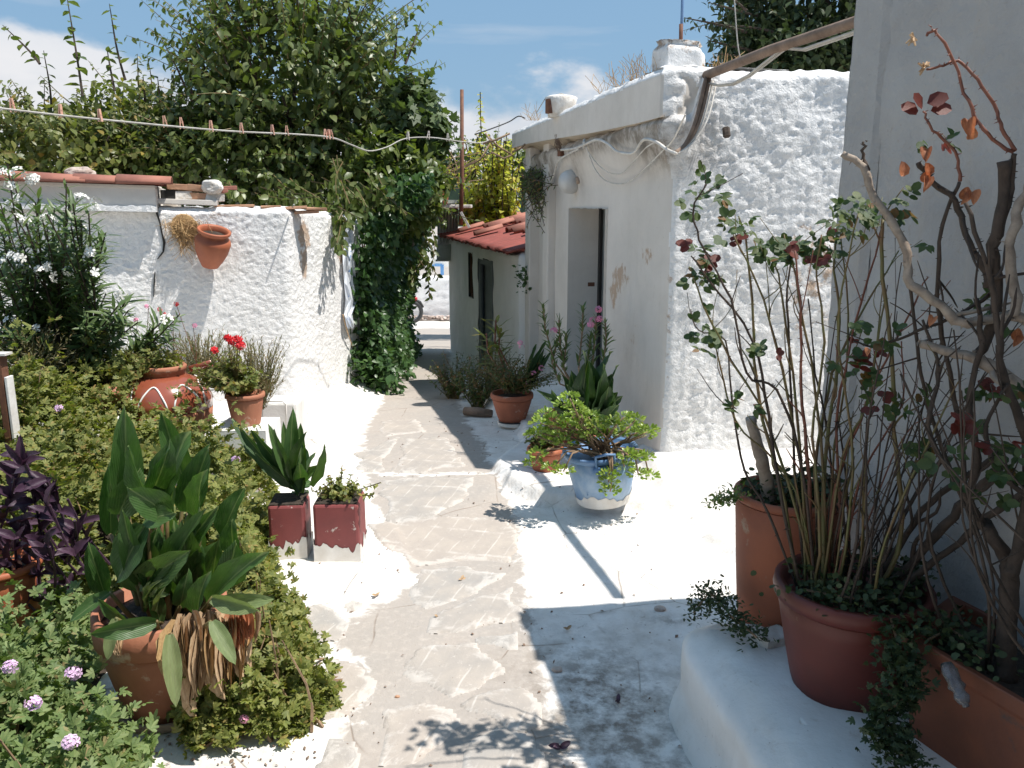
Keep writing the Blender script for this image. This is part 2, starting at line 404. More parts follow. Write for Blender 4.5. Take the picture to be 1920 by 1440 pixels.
M['purple'] = mat_leaf('purple_leaf', (.035, .017, .032), (.055, .027, .048), (.09, .05, .075), .45, .12, (1.3, .6, 1.1))
M['canna'] = mat_leaf('broad_leaf', (.030, .075, .020), (.050, .105, .028), (.085, .14, .05), .32, .3, vein=True)
M['canna_pale'] = mat_leaf('broad_leaf_pale', (.12, .17, .07), (.16, .20, .09), (.20, .22, .10), .42, .3, vein=True)
M['canna_dark'] = mat_leaf('dark_broad_leaf', (.020, .050, .018), (.030, .068, .022), (.045, .085, .03), .35, .22, vein=True)
M['oleander'] = mat_leaf('oleander_leaf', (.055, .095, .030), (.085, .13, .045), (.14, .18, .07), .42, .25)
M['succulent'] = mat_leaf('succulent_leaf', (.14, .22, .04), (.22, .31, .06), (.34, .38, .09), .35, .2)
M['rose'] = mat_leaf('rose_leaf', (.030, .058, .022), (.050, .085, .030), (.11, .13, .04), .45, .28, dead=(.20, .08, .03), deadp=.05)
M['rose_red'] = mat_leaf('red_rose_leaf', (.09, .022, .018), (.13, .035, .025), None, .45, .3, (1.6, .8, .6))
M['wiry'] = mat_leaf('wiry_grey_green_leaf', (.14, .15, .075), (.19, .18, .10), (.24, .20, .12), .7, .2, dead=(.24, .14, .08), deadp=.2)
M['mixed'] = mat_leaf('pot_plant_leaf', (.04, .07, .02), (.07, .10, .03), (.14, .13, .045), .5, .25, dead=(.22, .10, .04), deadp=.12)

# ground material : cement path <-> whitewash driven by a mesh attribute
def mat_ground():
    m, nt, p, o = newmat('whitewashed_ground'); co = objc(nt)
    at = N(nt, 'ShaderNodeAttribute', attribute_name='white').outputs['Fac']
    n = noise(nt, co, 9, 8, .68, .5); nb = noise(nt, co, 2.1, 5, .6)
    w = math_node(nt, 'ADD', at, math_node(nt, 'MULTIPLY', math_node(nt, 'SUBTRACT', n, .5), 1.0))
    w = math_node(nt, 'ADD', w, math_node(nt, 'MULTIPLY', math_node(nt, 'SUBTRACT', nb, .5), .5))
    wm = ramp(nt, w, [(.40, 0), (.56, 1)])
    cem = mix(nt, ramp(nt, nb, [(.3, 0), (.7, 1)]), (.41, .36, .315), (.36, .33, .30))
    cem = mix(nt, ramp(nt, noise(nt, co, 34, 5, .7), [(.5, 0), (.75, .5)]), cem, (.56, .50, .44))
    wh = mix(nt, ramp(nt, noise(nt, co, 5, 7, .7, .4), [(.42, 0), (.75, .8)]), (.80, .775, .74), (.56, .505, .44))
    # scuffs and grit in the paint
    wh = mix(nt, ramp(nt, noise(nt, co, 21, 7, .75, .8), [(.58, 0), (.70, .75)]), wh, (.34, .28, .23))
    c = mix(nt, wm, cem, wh)
    # hairline cracks
    v = N(nt, 'ShaderNodeTexVoronoi', feature='DISTANCE_TO_EDGE', i_Scale=2.6)
    mp = mix(nt, .16, co, N(nt, 'ShaderNodeTexNoise', i_Scale=5.0, i_Detail=5.0).outputs[1]); nt.links.new(co, nt.nodes[-2].inputs[0]) if False else None
    nt.links.new(mp, v.inputs['Vector'])
    cr = ramp(nt, v.outputs['Distance'], [(.0, 1), (.010, 0)])
    crm = math_node(nt, 'MULTIPLY', cr, ramp(nt, noise(nt, co, 1.7, 4, .6), [(.48, 0), (.56, .75)]))
    c = mix(nt, crm, c, (.22, .17, .13))
    c = mix(nt, ramp(nt, noise(nt, co, 120, 3, .6), [(.68, 0), (.73, .6)]), c, (.25, .19, .14))
    at3 = N(nt, 'ShaderNodeAttribute', attribute_name='dirt').outputs['Fac']
    dm = math_node(nt, 'MULTIPLY', at3, ramp(nt, noise(nt, co, 12, 7, .7), [(.40, 0), (.60, 1)]))
    c = mix(nt, dm, c, (.20, .17, .14))
    nt.links.new(c, p.inputs['Base Color']); p.inputs['Roughness'].default_value = .9; p.inputs['Specular IOR Level'].default_value = .2
    b = bump(nt, noise(nt, co, 16, 7, .65), .55, .012); b = bump(nt, noise(nt, co, 90, 4, .7), .4, .003, b); b = bump(nt, crm, .5, -.004, b)
    nt.links.new(b, p.inputs['Normal'])
    return m
M['ground'] = mat_ground()

def mat_slab():
    m, nt, p, o = newmat('cement_slab'); co = objc(nt)
    at = N(nt, 'ShaderNodeAttribute', attribute_name='edge').outputs['Fac']
    n = noise(nt, co, 16, 8, .7, .5)
    rim = ramp(nt, math_node(nt, 'ADD', at, math_node(nt, 'MULTIPLY', math_node(nt, 'SUBTRACT', noise(nt, co, 7, 9, .75, 1.0), .5), 4.2)), [(-.1, .38), (.40, 0)])
    oi = N(nt, 'ShaderNodeObjectInfo').outputs['Random']
    c = mix(nt, oi, (.39, .345, .305), (.33, .315, .295))
    c = mix(nt, ramp(nt, noise(nt, co, 6, 6, .6), [(.35, 0), (.7, .7)]), c, (.48, .42, .36))
    c = mix(nt, ramp(nt, noise(nt, co, 45, 6, .75), [(.60, 0), (.70, .6)]), c, (.66, .61, .55))
    # lines scored in the wet cement, filled with whitewash
    mp = N(nt, 'ShaderNodeMapping'); mp.inputs['Rotation'].default_value = (0, 0, .25); nt.links.new(co, mp.inputs[0])
    for sx, d in (((1, .06, 1), 'X'), ((.06, 1, 1), 'Y')):
        wv = N(nt, 'ShaderNodeTexWave', bands_direction=d, i_Scale=3.6 if d == 'X' else 1.2, i_Distortion=1.2, i_Detail=2.0); wv.inputs['Detail Scale'].default_value = .7
        nt.links.new(mp.outputs[0], wv.inputs['Vector'])
        ln = ramp(nt, wv.outputs[0], [(.975, 0), (.995, .35)])
        ln = math_node(nt, 'MULTIPLY', ln, ramp(nt, noise(nt, co, 7, 5, .7), [(.45, 0), (.6, 1)]))
        c = mix(nt, ln, c, (.76, .72, .67))
    c = mix(nt, rim, c, (.70, .66, .61))
    c = mix(nt, ramp(nt, noise(nt, co, 110, 3, .6), [(.70, 0), (.74, .7)]), c, (.18, .13, .1))
    nt.links.new(c, p.inputs['Base Color']); p.inputs['Roughness'].default_value = .92; p.inputs['Specular IOR Level'].default_value = .15
    b = bump(nt, noise(nt, co, 24, 7, .7), .5, .008); b = bump(nt, noise(nt, co, 120, 3, .7), .4, .002, b)
    nt.links.new(b, p.inputs['Normal'])
    return m
M['slab'] = mat_slab()

# ------------------------------------------------------------------ ground
PATH_POLY = [(-1.75, 14), (-1.02, 14), (-.78, 10), (-.52, 7.6), (-.28, 6.0), (-.12, 5.0), (.02, 4.2), (.06, 3.3), (.10, 2.6), (.25, 1.6), (.3, .5), (-.6, .5), (-.55, 1.9),
             (-.50, 2.5), (-.70, 2.9), (-.42, 3.35), (-.62, 3.9), (-.86, 4.6), (-1.0, 5.2), (-1.12, 6.0), (-1.22, 7.7), (-1.4, 10)]
PLAT = [(-.12, 4.95), (-.02, 4.55), (.12, 4.32), (.32, 4.2), (.75, 4.15), (2, 4.3), (2, 9), (.15, 9), (-.25, 7.0), (-.05, 6.5), (.10, 5.6)]
LEDGE = [(.80, 5.0), (.80, 4.32), (.88, 3.95), (1.02, 3.5), (1.25, 3.1), (1.6, 2.9), (5, 2.9), (5, 5.0)]
SHED_PTS = [(-5.4, 5.70), (-1.80, 6.76), (-1.486, 8.15)]
H1_PTS = [(.20, 8.7), (.88, 4.70), (3.8, 4.80)]
def ground_h(x, y):
    z = gz0(y)
    z = z + .006 * fbm(x, y, 0, 4, 3.0) + .012 * fbm(x, y, 5, 2, .8)
    pl = polysdf(x, y, PLAT) + .03 * fbm(x, y, 2, 3, 4)
    z = z + .075 * sstep(-.035, .045, pl) + .10 * sstep(.0, .7, pl) * sstep(5.4, 7.5, y)
    lg = polysdf(x, y, LEDGE) + .015 * fbm(x, y, 9, 3, 5)
    z = z + .05 * sstep(-.05, .06, lg) + .05 * sstep(0, .6, lg)
    # whitewash run up against the wall feet
    ds = linedist(x, y, SHED_PTS); z = z + .13 * (1 - sstep(0, .42, ds)) ** 1.6
    dh = linedist(x, y, H1_PTS); z = z + .05 * (1 - sstep(0, .22, dh)) ** 1.6
    # small kerb round the oil tins
    tk = polysdf(x, y, [(-1.3, 4.2), (-.62, 4.0), (-.45, 3.55), (-.55, 3.2), (-.85, 3.0), (-1.3, 2.95)]) + .02 * fbm(x, y, 3, 3, 5)
    z = z + .022 * sstep(-.02, .025, tk)
    # shallow step across the path
    z = z + .03 * (1 - sstep(4.72, 4.80, y + .06 * x + .02 * fbm(x, y, 8, 3, 3))) * sstep(-1.2, -.9, x) * (1 - sstep(-.15, .0, x)) * sstep(3.9, 4.6, y)
    return z
def gh(x, y): return float(ground_h(np.array([x]), np.array([y]))[0])

def ground_sheet(name, x0, x1, y0, y1, st, extra=0, hole=None):
    nx = int((x1 - x0) / st) + 1; ny = int((y1 - y0) / st) + 1
    X, Y = np.meshgrid(np.linspace(x0, x1, nx), np.linspace(y0, y1, ny))
    Z = ground_h(X, Y) + extra
    idx = np.arange(nx * ny).reshape(ny, nx)
    F = np.stack([idx[:-1, :-1], idx[:-1, 1:], idx[1:, 1:], idx[1:, :-1]], -1).reshape(-1, 4)
    if hole is not None:
        cx = (X[:-1, :-1] + X[1:, 1:]).ravel() / 2; cy = (Y[:-1, :-1] + Y[1:, 1:]).ravel() / 2
        F = F[~((cx > hole[0]) & (cx < hole[1]) & (cy > hole[2]) & (cy < hole[3]))]
    sd = polysdf(X, Y, PATH_POLY).ravel()
    white = 1 - np.clip(.5 + sd * 3.5, 0, 1)
    pl = polysdf(X, Y, PLAT).ravel(); white = np.maximum(white, sstep(-.02, .03, pl))
    white = np.where((Y.ravel() > 14), .35 + .3 * (Y.ravel() > 19) * (Y.ravel() < 23.5), white)
    # step band stays white
    yy = (Y + .06 * X).ravel(); white = np.maximum(white, .55 * np.exp(-((yy - 4.78) / .14) ** 2))
    xr, yr = X.ravel(), Y.ravel()
    dirt = .95 * np.exp(-(((xr - .28) / .30) ** 2 + ((yr - 2.45) / .38) ** 2)) + .7 * np.exp(-(((xr - .45) / .35) ** 2 + ((yr - 1.9) / .3) ** 2))
    dirt += .6 * np.exp(-(((xr + .25) / .16) ** 2 + ((yr - 4.02) / .05) ** 2)) + .6 * np.exp(-(((xr - .62) / .12) ** 2 + ((yr - 2.98) / .05) ** 2))
    dirt += .8 * np.exp(-(((xr + .75) / .35) ** 2 + ((yr - 2.0) / .16) ** 2)) + .9 * sstep(.05, .35, linedist(xr, yr, [(-3.2, 3.0), (-1.6, 3.0), (-1.6, 5.6), (-3.2, 5.6)]) * -1 + .4)
    V = np.stack([X.ravel(), Y.ravel(), Z.ravel()], -1)
    return np_mesh(name, V, F, True, {'white': white, 'dirt': np.clip(dirt, 0, 1)})
g = link('ground', ground_sheet('ground', -2.6, 2.6, .3, 9.3, .018), M['ground']); tag(g, kind='structure')
def far_ground():
    # one sheet out to the horizon, with the detailed part cut out of it
    xs = np.unique(np.concatenate([np.linspace(-400, -30, 14), np.linspace(-30, -2.6, 40), np.linspace(-2.6, 2.6, 60), np.linspace(2.6, 30, 40), np.linspace(30, 400, 14)]))
    ys = np.unique(np.concatenate([np.linspace(-200, -8, 10), np.linspace(-8, .3, 40), np.linspace(.3, 9.3, 60), np.linspace(9.3, 30, 120), np.linspace(30, 900, 16)]))
    X, Y = np.meshgrid(xs, ys); ny, nx = X.shape
    Z = ground_h(X, np.minimum(Y, 30)); Z = np.where(Y > 30, Z - 0 * Y, Z)
    idx = np.arange(nx * ny).reshape(ny, nx)
    F = np.stack([idx[:-1, :-1], idx[:-1, 1:], idx[1:, 1:], idx[1:, :-1]], -1).reshape(-1, 4)
    cx = ((X[:-1, :-1] + X[1:, 1:]) / 2).ravel(); cy = ((Y[:-1, :-1] + Y[1:, 1:]) / 2).ravel()
    F = F[~((cx > -2.6) & (cx < 2.6) & (cy > .3) & (cy < 9.3))]
    sd = polysdf(X, Y, PATH_POLY).ravel(); Yr = Y.ravel()
    white = 1 - np.clip(.5 + sd * 3.5, 0, 1); white = np.where(Yr > 13.5, .22 + .75 * ((Yr > 19.5) & (Yr < 23)), white)
    return np_mesh('ground_beyond', np.stack([X.ravel(), Y.ravel(), Z.ravel()], -1), F, True, {'white': white, 'dirt': np.zeros(X.size)})
g2 = link('ground', far_ground(), M['ground']); tag(g2, kind='structure')

# cement slabs of the path, each its own piece
def px2g(pts): return [tuple(onz(x, y, 0)[:2]) for x, y in pts]
def c8(pts): return px2g([(640 + x / 3, 960 + y / 3) for x, y in pts])
SLABS = [c8([(450, 320), (700, 300), (940, 345), (890, 400), (600, 515), (470, 550), (350, 470)]),
         c8([(610, 545), (960, 430), (1030, 560), (990, 600), (640, 670), (490, 680), (510, 600)]),
         c8([(420, 770), (720, 765), (770, 810), (950, 880), (950, 920), (800, 970), (600, 1040), (390, 950), (350, 850)]),
         c8([(800, 730), (1010, 665), (1040, 800), (930, 810)]),
         c8([(220, 1130), (460, 1060), (610, 1120), (670, 1200), (610, 1330), (420, 1440), (190, 1440), (200, 1290)]),
         c8([(680, 1090), (1000, 1000), (1090, 1100), (1130, 1190), (1000, 1250), (860, 1180)]),
         c8([(-60, 840), (120, 880), (180, 950), (170, 1020), (20, 1150), (-140, 1200), (-180, 1060)]),
         c8([(-220, 560), (-20, 540), (60, 620), (20, 700), (-150, 740), (-260, 660)]),
         c8([(-20, 520), (100, 490), (190, 500), (120, 560), (30, 590)]),
         c8([(140, 80), (560, 30), (900, 20), (980, 120), (960, 290), (700, 270), (420, 290), (260, 200)]),
         c8([(700, 1290), (900, 1230), (1080, 1300), (1110, 1440), (880, 1500), (640, 1500)]),
         c8([(-60, 1260), (120, 1280), (150, 1440), (-30, 1560), (-200, 1480)]),
         px2g([(715, 905), (890, 902), (880, 935), (800, 975), (722, 978)]),
         px2g([(760, 815), (835, 812), (870, 872), (800, 882), (735, 880)]),
         px2g([(672, 845), (745, 812), (715, 878), (665, 880)]),
         px2g([(715, 770), (775, 765), (800, 800), (720, 810)])]
road = bpy.data.objects.new('path', None); COL.objects.link(road); tag(road, kind='structure')
for poly in SLABS:
    xs = [p[0] for p in poly]; ys = [p[1] for p in poly]
    stp = .013
    X, Y = np.meshgrid(np.arange(min(xs) - .03, max(xs) + .03, stp), np.arange(min(ys) - .03, max(ys) + .03, stp))
    e = polysdf(X, Y, poly) + .030 * fbm(X, Y, 4, 5, 7)
    Z = ground_h(X, Y) + np.where(e > 0, .0035, -.012) * 1.0 + .0045 * sstep(0, .03, e) + .0015 * fbm(X, Y, 1, 3, 30)
    idx = np.arange(X.size).reshape(X.shape)
    F = np.stack([idx[:-1, :-1], idx[:-1, 1:], idx[1:, 1:], idx[1:, :-1]], -1).reshape(-1, 4)
    ok = (e.ravel()[F] > -.016).all(1); F = F[ok]
    used = np.unique(F); remap = -np.ones(X.size, int); remap[used] = np.arange(len(used))
    V = np.stack([X.ravel(), Y.ravel(), Z.ravel()], -1)[used]; c0 = np.array([np.mean(xs), np.mean(ys), 0])
    me = np_mesh('paving_slab', V - c0, remap[F], True, {'edge': np.clip(e.ravel()[used] / .09, 0, 1)})
    o = link('paving_slab', me, M['slab'], road); o.location = c0

# ------------------------------------------------------------------ walls swept along a rounded plan line
def resample(pts, ds, rnd):
    P_ = np.array(pts, float); out = []; seg = []
    for i, (a, b) in enumerate(zip(P_[:-1], P_[1:])):
        L = np.linalg.norm(b - a); n = max(1, int(L / ds))
        for k in range(n): out.append(a + (b - a) * k / n)
    out.append(P_[-1]); Q = np.array(out)
    w = max(1, int(rnd / ds))
    if w > 1:
        pad = np.concatenate([np.repeat(Q[:1], w, 0) + (Q[0] - Q[1]) * np.arange(w, 0, -1)[:, None], Q, np.repeat(Q[-1:], w, 0) + (Q[-1] - Q[-2]) * np.arange(1, w + 1)[:, None]])
        k = np.ones(2 * w + 1) / (2 * w + 1)
        Q = np.stack([np.convolve(pad[:, j], k, 'valid') for j in (0, 1)], -1)
    s = np.concatenate([[0], np.cumsum(np.linalg.norm(np.diff(Q, axis=0), axis=1))])
    T = np.gradient(Q, axis=0); T /= np.linalg.norm(T, axis=1)[:, None]
    Nn = np.stack([T[:, 1], -T[:, 0]], -1)
    return Q, s, Nn
def swept_wall(name, pts, z0, z1, m, parent, ds=.02, dz=.02, rnd=.05, disp=None, holes=(), thick=.3, batter=0, wear=None, soot=None):
    Q, s, Nn = resample(pts, ds, rnd)
    z0 = z0(Q[:, 0], Q[:, 1], s) if callable(z0) else np.full(len(s), float(z0))
    z1 = z1(Q[:, 0], Q[:, 1], s) if callable(z1) else np.full(len(s), float(z1))
    nz = int((z1.max() - z0.min()) / dz) + 2
    v = np.linspace(0, 1, nz)[:, None]
    Z = z0[None] * (1 - v) + z1[None] * v
    SS = np.repeat(s[None], nz, 0); X = np.repeat(Q[None, :, 0], nz, 0); Y = np.repeat(Q[None, :, 1], nz, 0)
    NX = np.repeat(Nn[None, :, 0], nz, 0); NY = np.repeat(Nn[None, :, 1], nz, 0)
    D = disp(SS, Z, X, Y) if disp else 0 * SS
    top = sstep(0, .05, z1[None] - Z)
    D = D * 1 - .03 * (1 - top) ** 2 + batter * (z1.max() - Z)
    X2 = X + NX * D; Y2 = Y + NY * D
    V = [np.stack([X2.ravel(), Y2.ravel(), Z.ravel()], -1)]
    n = len(s); idx = np.arange(nz * n).reshape(nz, n)
    F = np.stack([idx[:-1, :-1], idx[:-1, 1:], idx[1:, 1:], idx[1:, :-1]], -1).reshape(-1, 4)
    keep = np.ones(len(F), bool)
    cs = ((SS[:-1, :-1] + SS[1:, 1:]) / 2).ravel(); cz = ((Z[:-1, :-1] + Z[1:, 1:]) / 2).ravel()
    for (a, b, c, d) in holes: keep &= ~((cs > a) & (cs < b) & (cz > c) & (cz < d))
    F = F[keep]
    # top cap going inward, then back face
    k = 6; base = nz * n; caps = []
    Zt = Z[-1]
    for j in range(1, k + 1):
        q = thick * j / k
        caps.append(np.stack([Q[:, 0] - Nn[:, 0] * q, Q[:, 1] - Nn[:, 1] * q, Zt + .012 + .012 * fbm(Q[:, 0], Q[:, 1], q * 9, 3, 9)], -1))
    caps.append(np.stack([Q[:, 0] - Nn[:, 0] * thick, Q[:, 1] - Nn[:, 1] * thick, z0], -1))
    V += caps; V = np.concatenate(V)
    rows = [idx[-1]] + [base + j * n + np.arange(n) for j in range(k + 1)]
    F2 = np.concatenate([np.stack([a[:-1], a[1:], b[1:], b[:-1]], -1) for a, b in zip(rows[:-1], rows[1:])])
    F = np.concatenate([F, F2])
    def at(fn):
        w = fn(SS, Z, X, Y) if fn else 0 * SS
        return np.concatenate([w.ravel(), np.tile(w[-1], k + 1)])
    loc = np.array(wloc(parent)) if parent else 0
    me = np_mesh(name, V - loc, F, True, {'wear': at(wear), 'soot': at(soot)})
    return link(name, me, m, parent), Q, s, Nn

def rough(a1, a2):
    def f(s, z, x, y):
        r = fbm(x, y, z, 2, 38); r2 = np.abs(fbm(x + 4, y, z, 3, 24))
        return a1 * r + a2 * r2 + .009 * fbm(x, y, z, 2, 2.2)
    return f

# ---- left shed
shed = thing('whitewashed_shed', 'low rough whitewashed shed with tiled roof edge and climber spilling over its end', 'building', (-1.80, 6.76, -.2))
SL = 3.41 / math.cos(math.atan2(1.06, 3.6))
def shed_top(x, y, s): 
    t = 1.575 + .01 * fbm(x, y, 0, 3, 8)
    sc = 3.75   # length of the front
    return np.where(s > sc, t - .02 * (s - sc) * 3, t)
def shed_wear(s, z, x, y):
    d = lambda a, b, ra, rb: np.exp(-(((s - a) / ra) ** 2 + ((z - b) / rb) ** 2))
    sc = 3.75
    w = .70 * d(sc + .25, 1.36, .16, .17) + .60 * d(sc + .22, 1.08, .12, .14) + .85 * d(sc + .95, 1.38, .14, .24) + .38 * d(sc + 1.0, 1.1, .15, .4)
    w += .45 * d(sc - .45, 1.52, .5, .06) + .25 * d(sc - .6, 1.38, .15, .12) + .4 * d(sc - 1.3, 1.4, .12, .1)
    return w
shed_wall, Q, s_, Nn = swept_wall('wall', SHED_PTS, lambda x, y, s: gz0(y) - .15, shed_top, M['stucco'], shed, .011, .011, .07,
                          disp=lambda s, z, x, y: rough(.0032, .0065)(s, z, x, y) * np.where(s > 4.5, .7, 1) + .006 * np.where(s > 4.4, 1, 0) * fbm(s * 26, z * 1.5, 0, 3, 1), wear=shed_wear, thick=.35)
SHD = Vector((3.6, 1.06, 0)).normalized(); SHN = Vector((1.06, -3.6, 0)).normalized()
def shedpt(px, py, off=0): return onplane(px, py, Vector((-1.80, 6.76, 0)) + SHN * off, SHN)
# fascia + concrete roof slab, smooth band under it
def along_box(mb, a, b, thick, h, nrm):       # a, b top-front edge ends
    a, b = Vector(a), Vector(b); nrm = Vector(nrm) * thick; dn = Vector((0, 0, -h))
    V = [a, b, b + dn, a + dn, a - nrm, b - nrm, b - nrm + dn, a - nrm + dn]
    return mb.add(V, [(0, 3, 2, 1), (4, 5, 6, 7), (0, 1, 5, 4), (3, 7, 6, 2), (0, 4, 7, 3), (1, 2, 6, 5)])
LE = shedpt(-330, 300, .10); RE = shedpt(290, 352, .10)
LE.z = 1.80; RE.z = 1.745
mb = MB(); n = 60
pts = [LE.lerp(RE, i / n) for i in range(n + 1)]
# fascia board: vertical slab slightly recessed between roof edge and ledge
along_box(mb, LE - SHN * .03, RE - SHN * .03, .45, .165, SHN)
mb.build('fascia', M['house'], shed, bevel=.006)
mb = MB()
V = []; F = []
for i, p in enumerate(pts):
    j1, j2 = R.uniform(-.008, .008), R.uniform(-.007, .007)
    a = p + Vector((0, 0, -.165)) + SHN * (.015 + j2)
    V += [a + Vector((0, 0, .012 + j1)), a + Vector((0, 0, -.030)), a - SHN * .2 + Vector((0, 0, -.03)), a - SHN * .2 + Vector((0, 0, .012))]
for i in range(n):
    for k in range(4): F.append((i * 4 + k, i * 4 + (k + 1) % 4, (i + 1) * 4 + (k + 1) % 4, (i + 1) * 4 + k))
F += [(0, 3, 2, 1), (n * 4, n * 4 + 1, n * 4 + 2, n * 4 + 3)]
mb.add(V, F).build('ledge', M['stucco'], shed)
# flat roof behind
mb = MB(); a, b = LE - SHN * .02, RE - SHN * .02
mb.add([a + Vector((0, 0, -.0)), b, b - SHN * 2.2 + Vector((0, 0, -.05)), a - SHN * 2.2 + Vector((0, 0, -.05)), a + Vector((0, 0, -.02)), b + Vector((0, 0, -.02)), b - SHN * 2.2 + Vector((0, 0, -.2)), a - SHN * 2.2 + Vector((0, 0, -.2))],
       [(0, 1, 2, 3), (7, 6, 5, 4), (0, 4, 5, 1), (1, 5, 6, 2), (2, 6, 7, 3), (3, 7, 4, 0)])
mb.build('roof_slab', M['house'], shed)
mb = MB(); c0 = Vector((-1.80, 6.76, 1.52))
mb.add([c0 - SHD * 1.2 - SHN * .3, c0 - SHN * .32 - SHD * .3, Vector((-1.75, 8.2, 1.48)), Vector((-3.3, 8.2, 1.5))], [(0, 1, 2, 3)]).build('flat_roof', M['house'], shed)
# barrel tiles on the roof edge
def tile_mesh(L=.38, w=.17, name='roof_tile'):
    mb = MB(); nn = 8; V = []
    for k, (yy, sc) in enumerate(((0, 1.0), (L, .82))):
        for rr in (1.0, .86):
            for i in range(nn + 1):
                a = math.pi * i / nn
                V.append((-math.cos(a) * w / 2 * sc * rr, yy, math.sin(a) * w * .42 * sc * rr))
    n1 = nn + 1; F = []
    for i in range(nn):
        F += [(i, i + 1, 2 * n1 + i + 1, 2 * n1 + i), (n1 + i, 3 * n1 + i, 3 * n1 + i + 1, n1 + i + 1), (i, n1 + i, n1 + i + 1, i + 1), (2 * n1 + i, 2 * n1 + i + 1, 3 * n1 + i + 1, 3 * n1 + i)]
    F += [(0, 2 * n1, 3 * n1, n1), (nn, n1 + nn, 3 * n1 + nn, 2 * n1 + nn)]
    mb.add(V, F); me = bpy.data.meshes.new(name)
    me.from_pydata(np.concatenate(mb.v).tolist(), [], mb.f); me.materials.append(M['tile'])
    me.polygons.foreach_set('use_smooth', [True] * len(me.polygons)); me.update(); return me
TILE = tile_mesh()
ang = math.atan2(1.06, 3.6)
k = 0
t = 0.0
L = (RE - LE).length
while t < L - .1:      # tiles laid lengthwise along the edge, lapping
    o = link('roof_tile', TILE, None, shed)
    p = LE + (RE - LE) * (t / L) + Vector((0, 0, .005 + R.uniform(-.004, .006))) - SHN * R.uniform(.02, .05)
    o.location = p - shed.location; o.rotation_euler = (-.02 + R.uniform(-.02, .02), R.uniform(-.08, .08), ang - math.pi / 2 + R.uniform(-.05, .05))
    t += R.uniform(.29, .335); k += 1
t = .1
while t < L - .2:
    o = link('roof_tile', TILE, None, shed); p = LE + (RE - LE) * (t / L) + Vector((0, 0, .0)) - SHN * R.uniform(.19, .24)
    o.location = p - shed.location; o.rotation_euler = (R.uniform(-.03, .03), R.uniform(-.08, .08), ang - math.pi / 2 + R.uniform(-.06, .06)); t += R.uniform(.30, .345)
# bricks and broken tile at the end of the roof edge
def brick_part(px, py, size, rz, m='brick', off=-.1, name='brick', rx=0):
    p = shedpt(px, py, off); mb = MB(); mb.box((0, 0, 0), size, 0, jit=.006)
    o = mb.build(name, M[m], None, bevel=.004); o.parent = shed; o.location = p - shed.location; o.rotation_euler = (rx, R.uniform(-.06, .06), ang + rz); return o
for px, py, sz, rz, m in [(335, 351, (.17, .12, .05), .1, 'brick'), (372, 353, (.15, .11, .05), -.1, 'brick'), (405, 358, (.16, .12, .035), .2, 'tile'), (318, 366, (.12, .1, .07), 0, 'dark'),
                          (345, 366, (.12, .1, .06), .1, 'rock_white'), (375, 368, (.13, .1, .05), -.2, 'brick'), (402, 371, (.14, .1, .07), .15, 'rock_white'), (345, 378, (.5, .2, .04), 0, 'house'),
                          (430, 352, (.11, .06, .03), .3, 'tile'), (508, 388, (.16, .12, .022), .02, 'brick'), (555, 390, (.17, .12, .022), -.03, 'brick'), (592, 392, (.17, .12, .022), .05, 'brick'), (575, 398, (.2, .1, .022), 0, 'brick'),
                          (440, 386, (.3, .14, .02), 0, 'brick')]:
    brick_part(px, py, sz, rz, m)
# crack down the wall, as a thin recessed dark strip of geometry
def ribbon(mb, pts, w, n):
    pts = [Vector(p) for p in pts]; n = Vector(n); V = []
    for i, p in enumerate(pts):
        t = (pts[min(i + 1, len(pts) - 1)] - pts[max(i - 1, 0)]).normalized(); sd = t.cross(n).normalized()
        ww = w[i] if hasattr(w, '__len__') else w
        V += [p + sd * ww / 2, p - sd * ww / 2, p + sd * ww / 2 - n * .02, p - sd * ww / 2 - n * .02]
    F = []
    for i in range(len(pts) - 1):
        a, b = i * 4, (i + 1) * 4; F += [(a, b, b + 1, a + 1), (a, a + 2, b + 2, b), (a + 1, b + 1, b + 3, a + 3)]
    mb.add(V, F)
mb = MB()
ribbon(mb, [shedpt(x, y, .016) for x, y in [(296, 388), (294, 400), (300, 418), (303, 436), (308, 455), (306, 472), (295, 486)]], [.012, .014, .012, .01, .018, .012, .006], SHN)
ribbon(mb, [shedpt(x, y, .016) for x, y in [(290, 510), (289, 530), (288, 556)]], [.004, .009, .004], SHN)
mb.build('crack', M['dark'], shed)
mb = MB(); SN2 = Vector((1.352, -.303, 0)).normalized()
def sidept(px, py, off=0): return onplane(px, py, Vector((-1.80, 6.76, 0)) + SN2 * off, SN2)

# torn poster on the alley side of the shed
po = sidept(655, 480, .02)
post = thing('torn_poster', 'torn blue and white paper poster peeling off the shed end', 'poster', sidept(655, 615, .02))
mb = MB(); V = []; F = []
rows = [(642, 662, 405), (641, 662, 440), (642, 664, 470), (643, 665, 500), (645, 668, 530), (648, 670, 560), (645, 660, 590), (650, 664, 612)]
for i, (a, b, y) in enumerate(rows):
    for q in range(5):
        x = a + (b - a) * q / 4
        V.append(sidept(x, y + (q % 2) * 6, .028 + .022 * ((q + i) % 2) + .01 * (i > 4)))
for i in range(len(rows) - 1):
    for q in range(4): F.append((i * 5 + q, i * 5 + q + 1, (i + 1) * 5 + q + 1, (i + 1) * 5 + q))
o = mb.add(V, F).build('sheet', M['paper'], post); so = o.modifiers.new('thick', 'SOLIDIFY'); so.thickness = .002
mb = MB(); mb.tube([sidept(643, 590, .03), sidept(652, 625, .04), sidept(661, 650, .03)], [.008, .006, .004], 5).build('torn_strip', M['dry'], post)
mb = MB(); mb.box(sidept(638, 420, .015), (.03, .08, .34), 0).build('plank', M['brick'], shed)

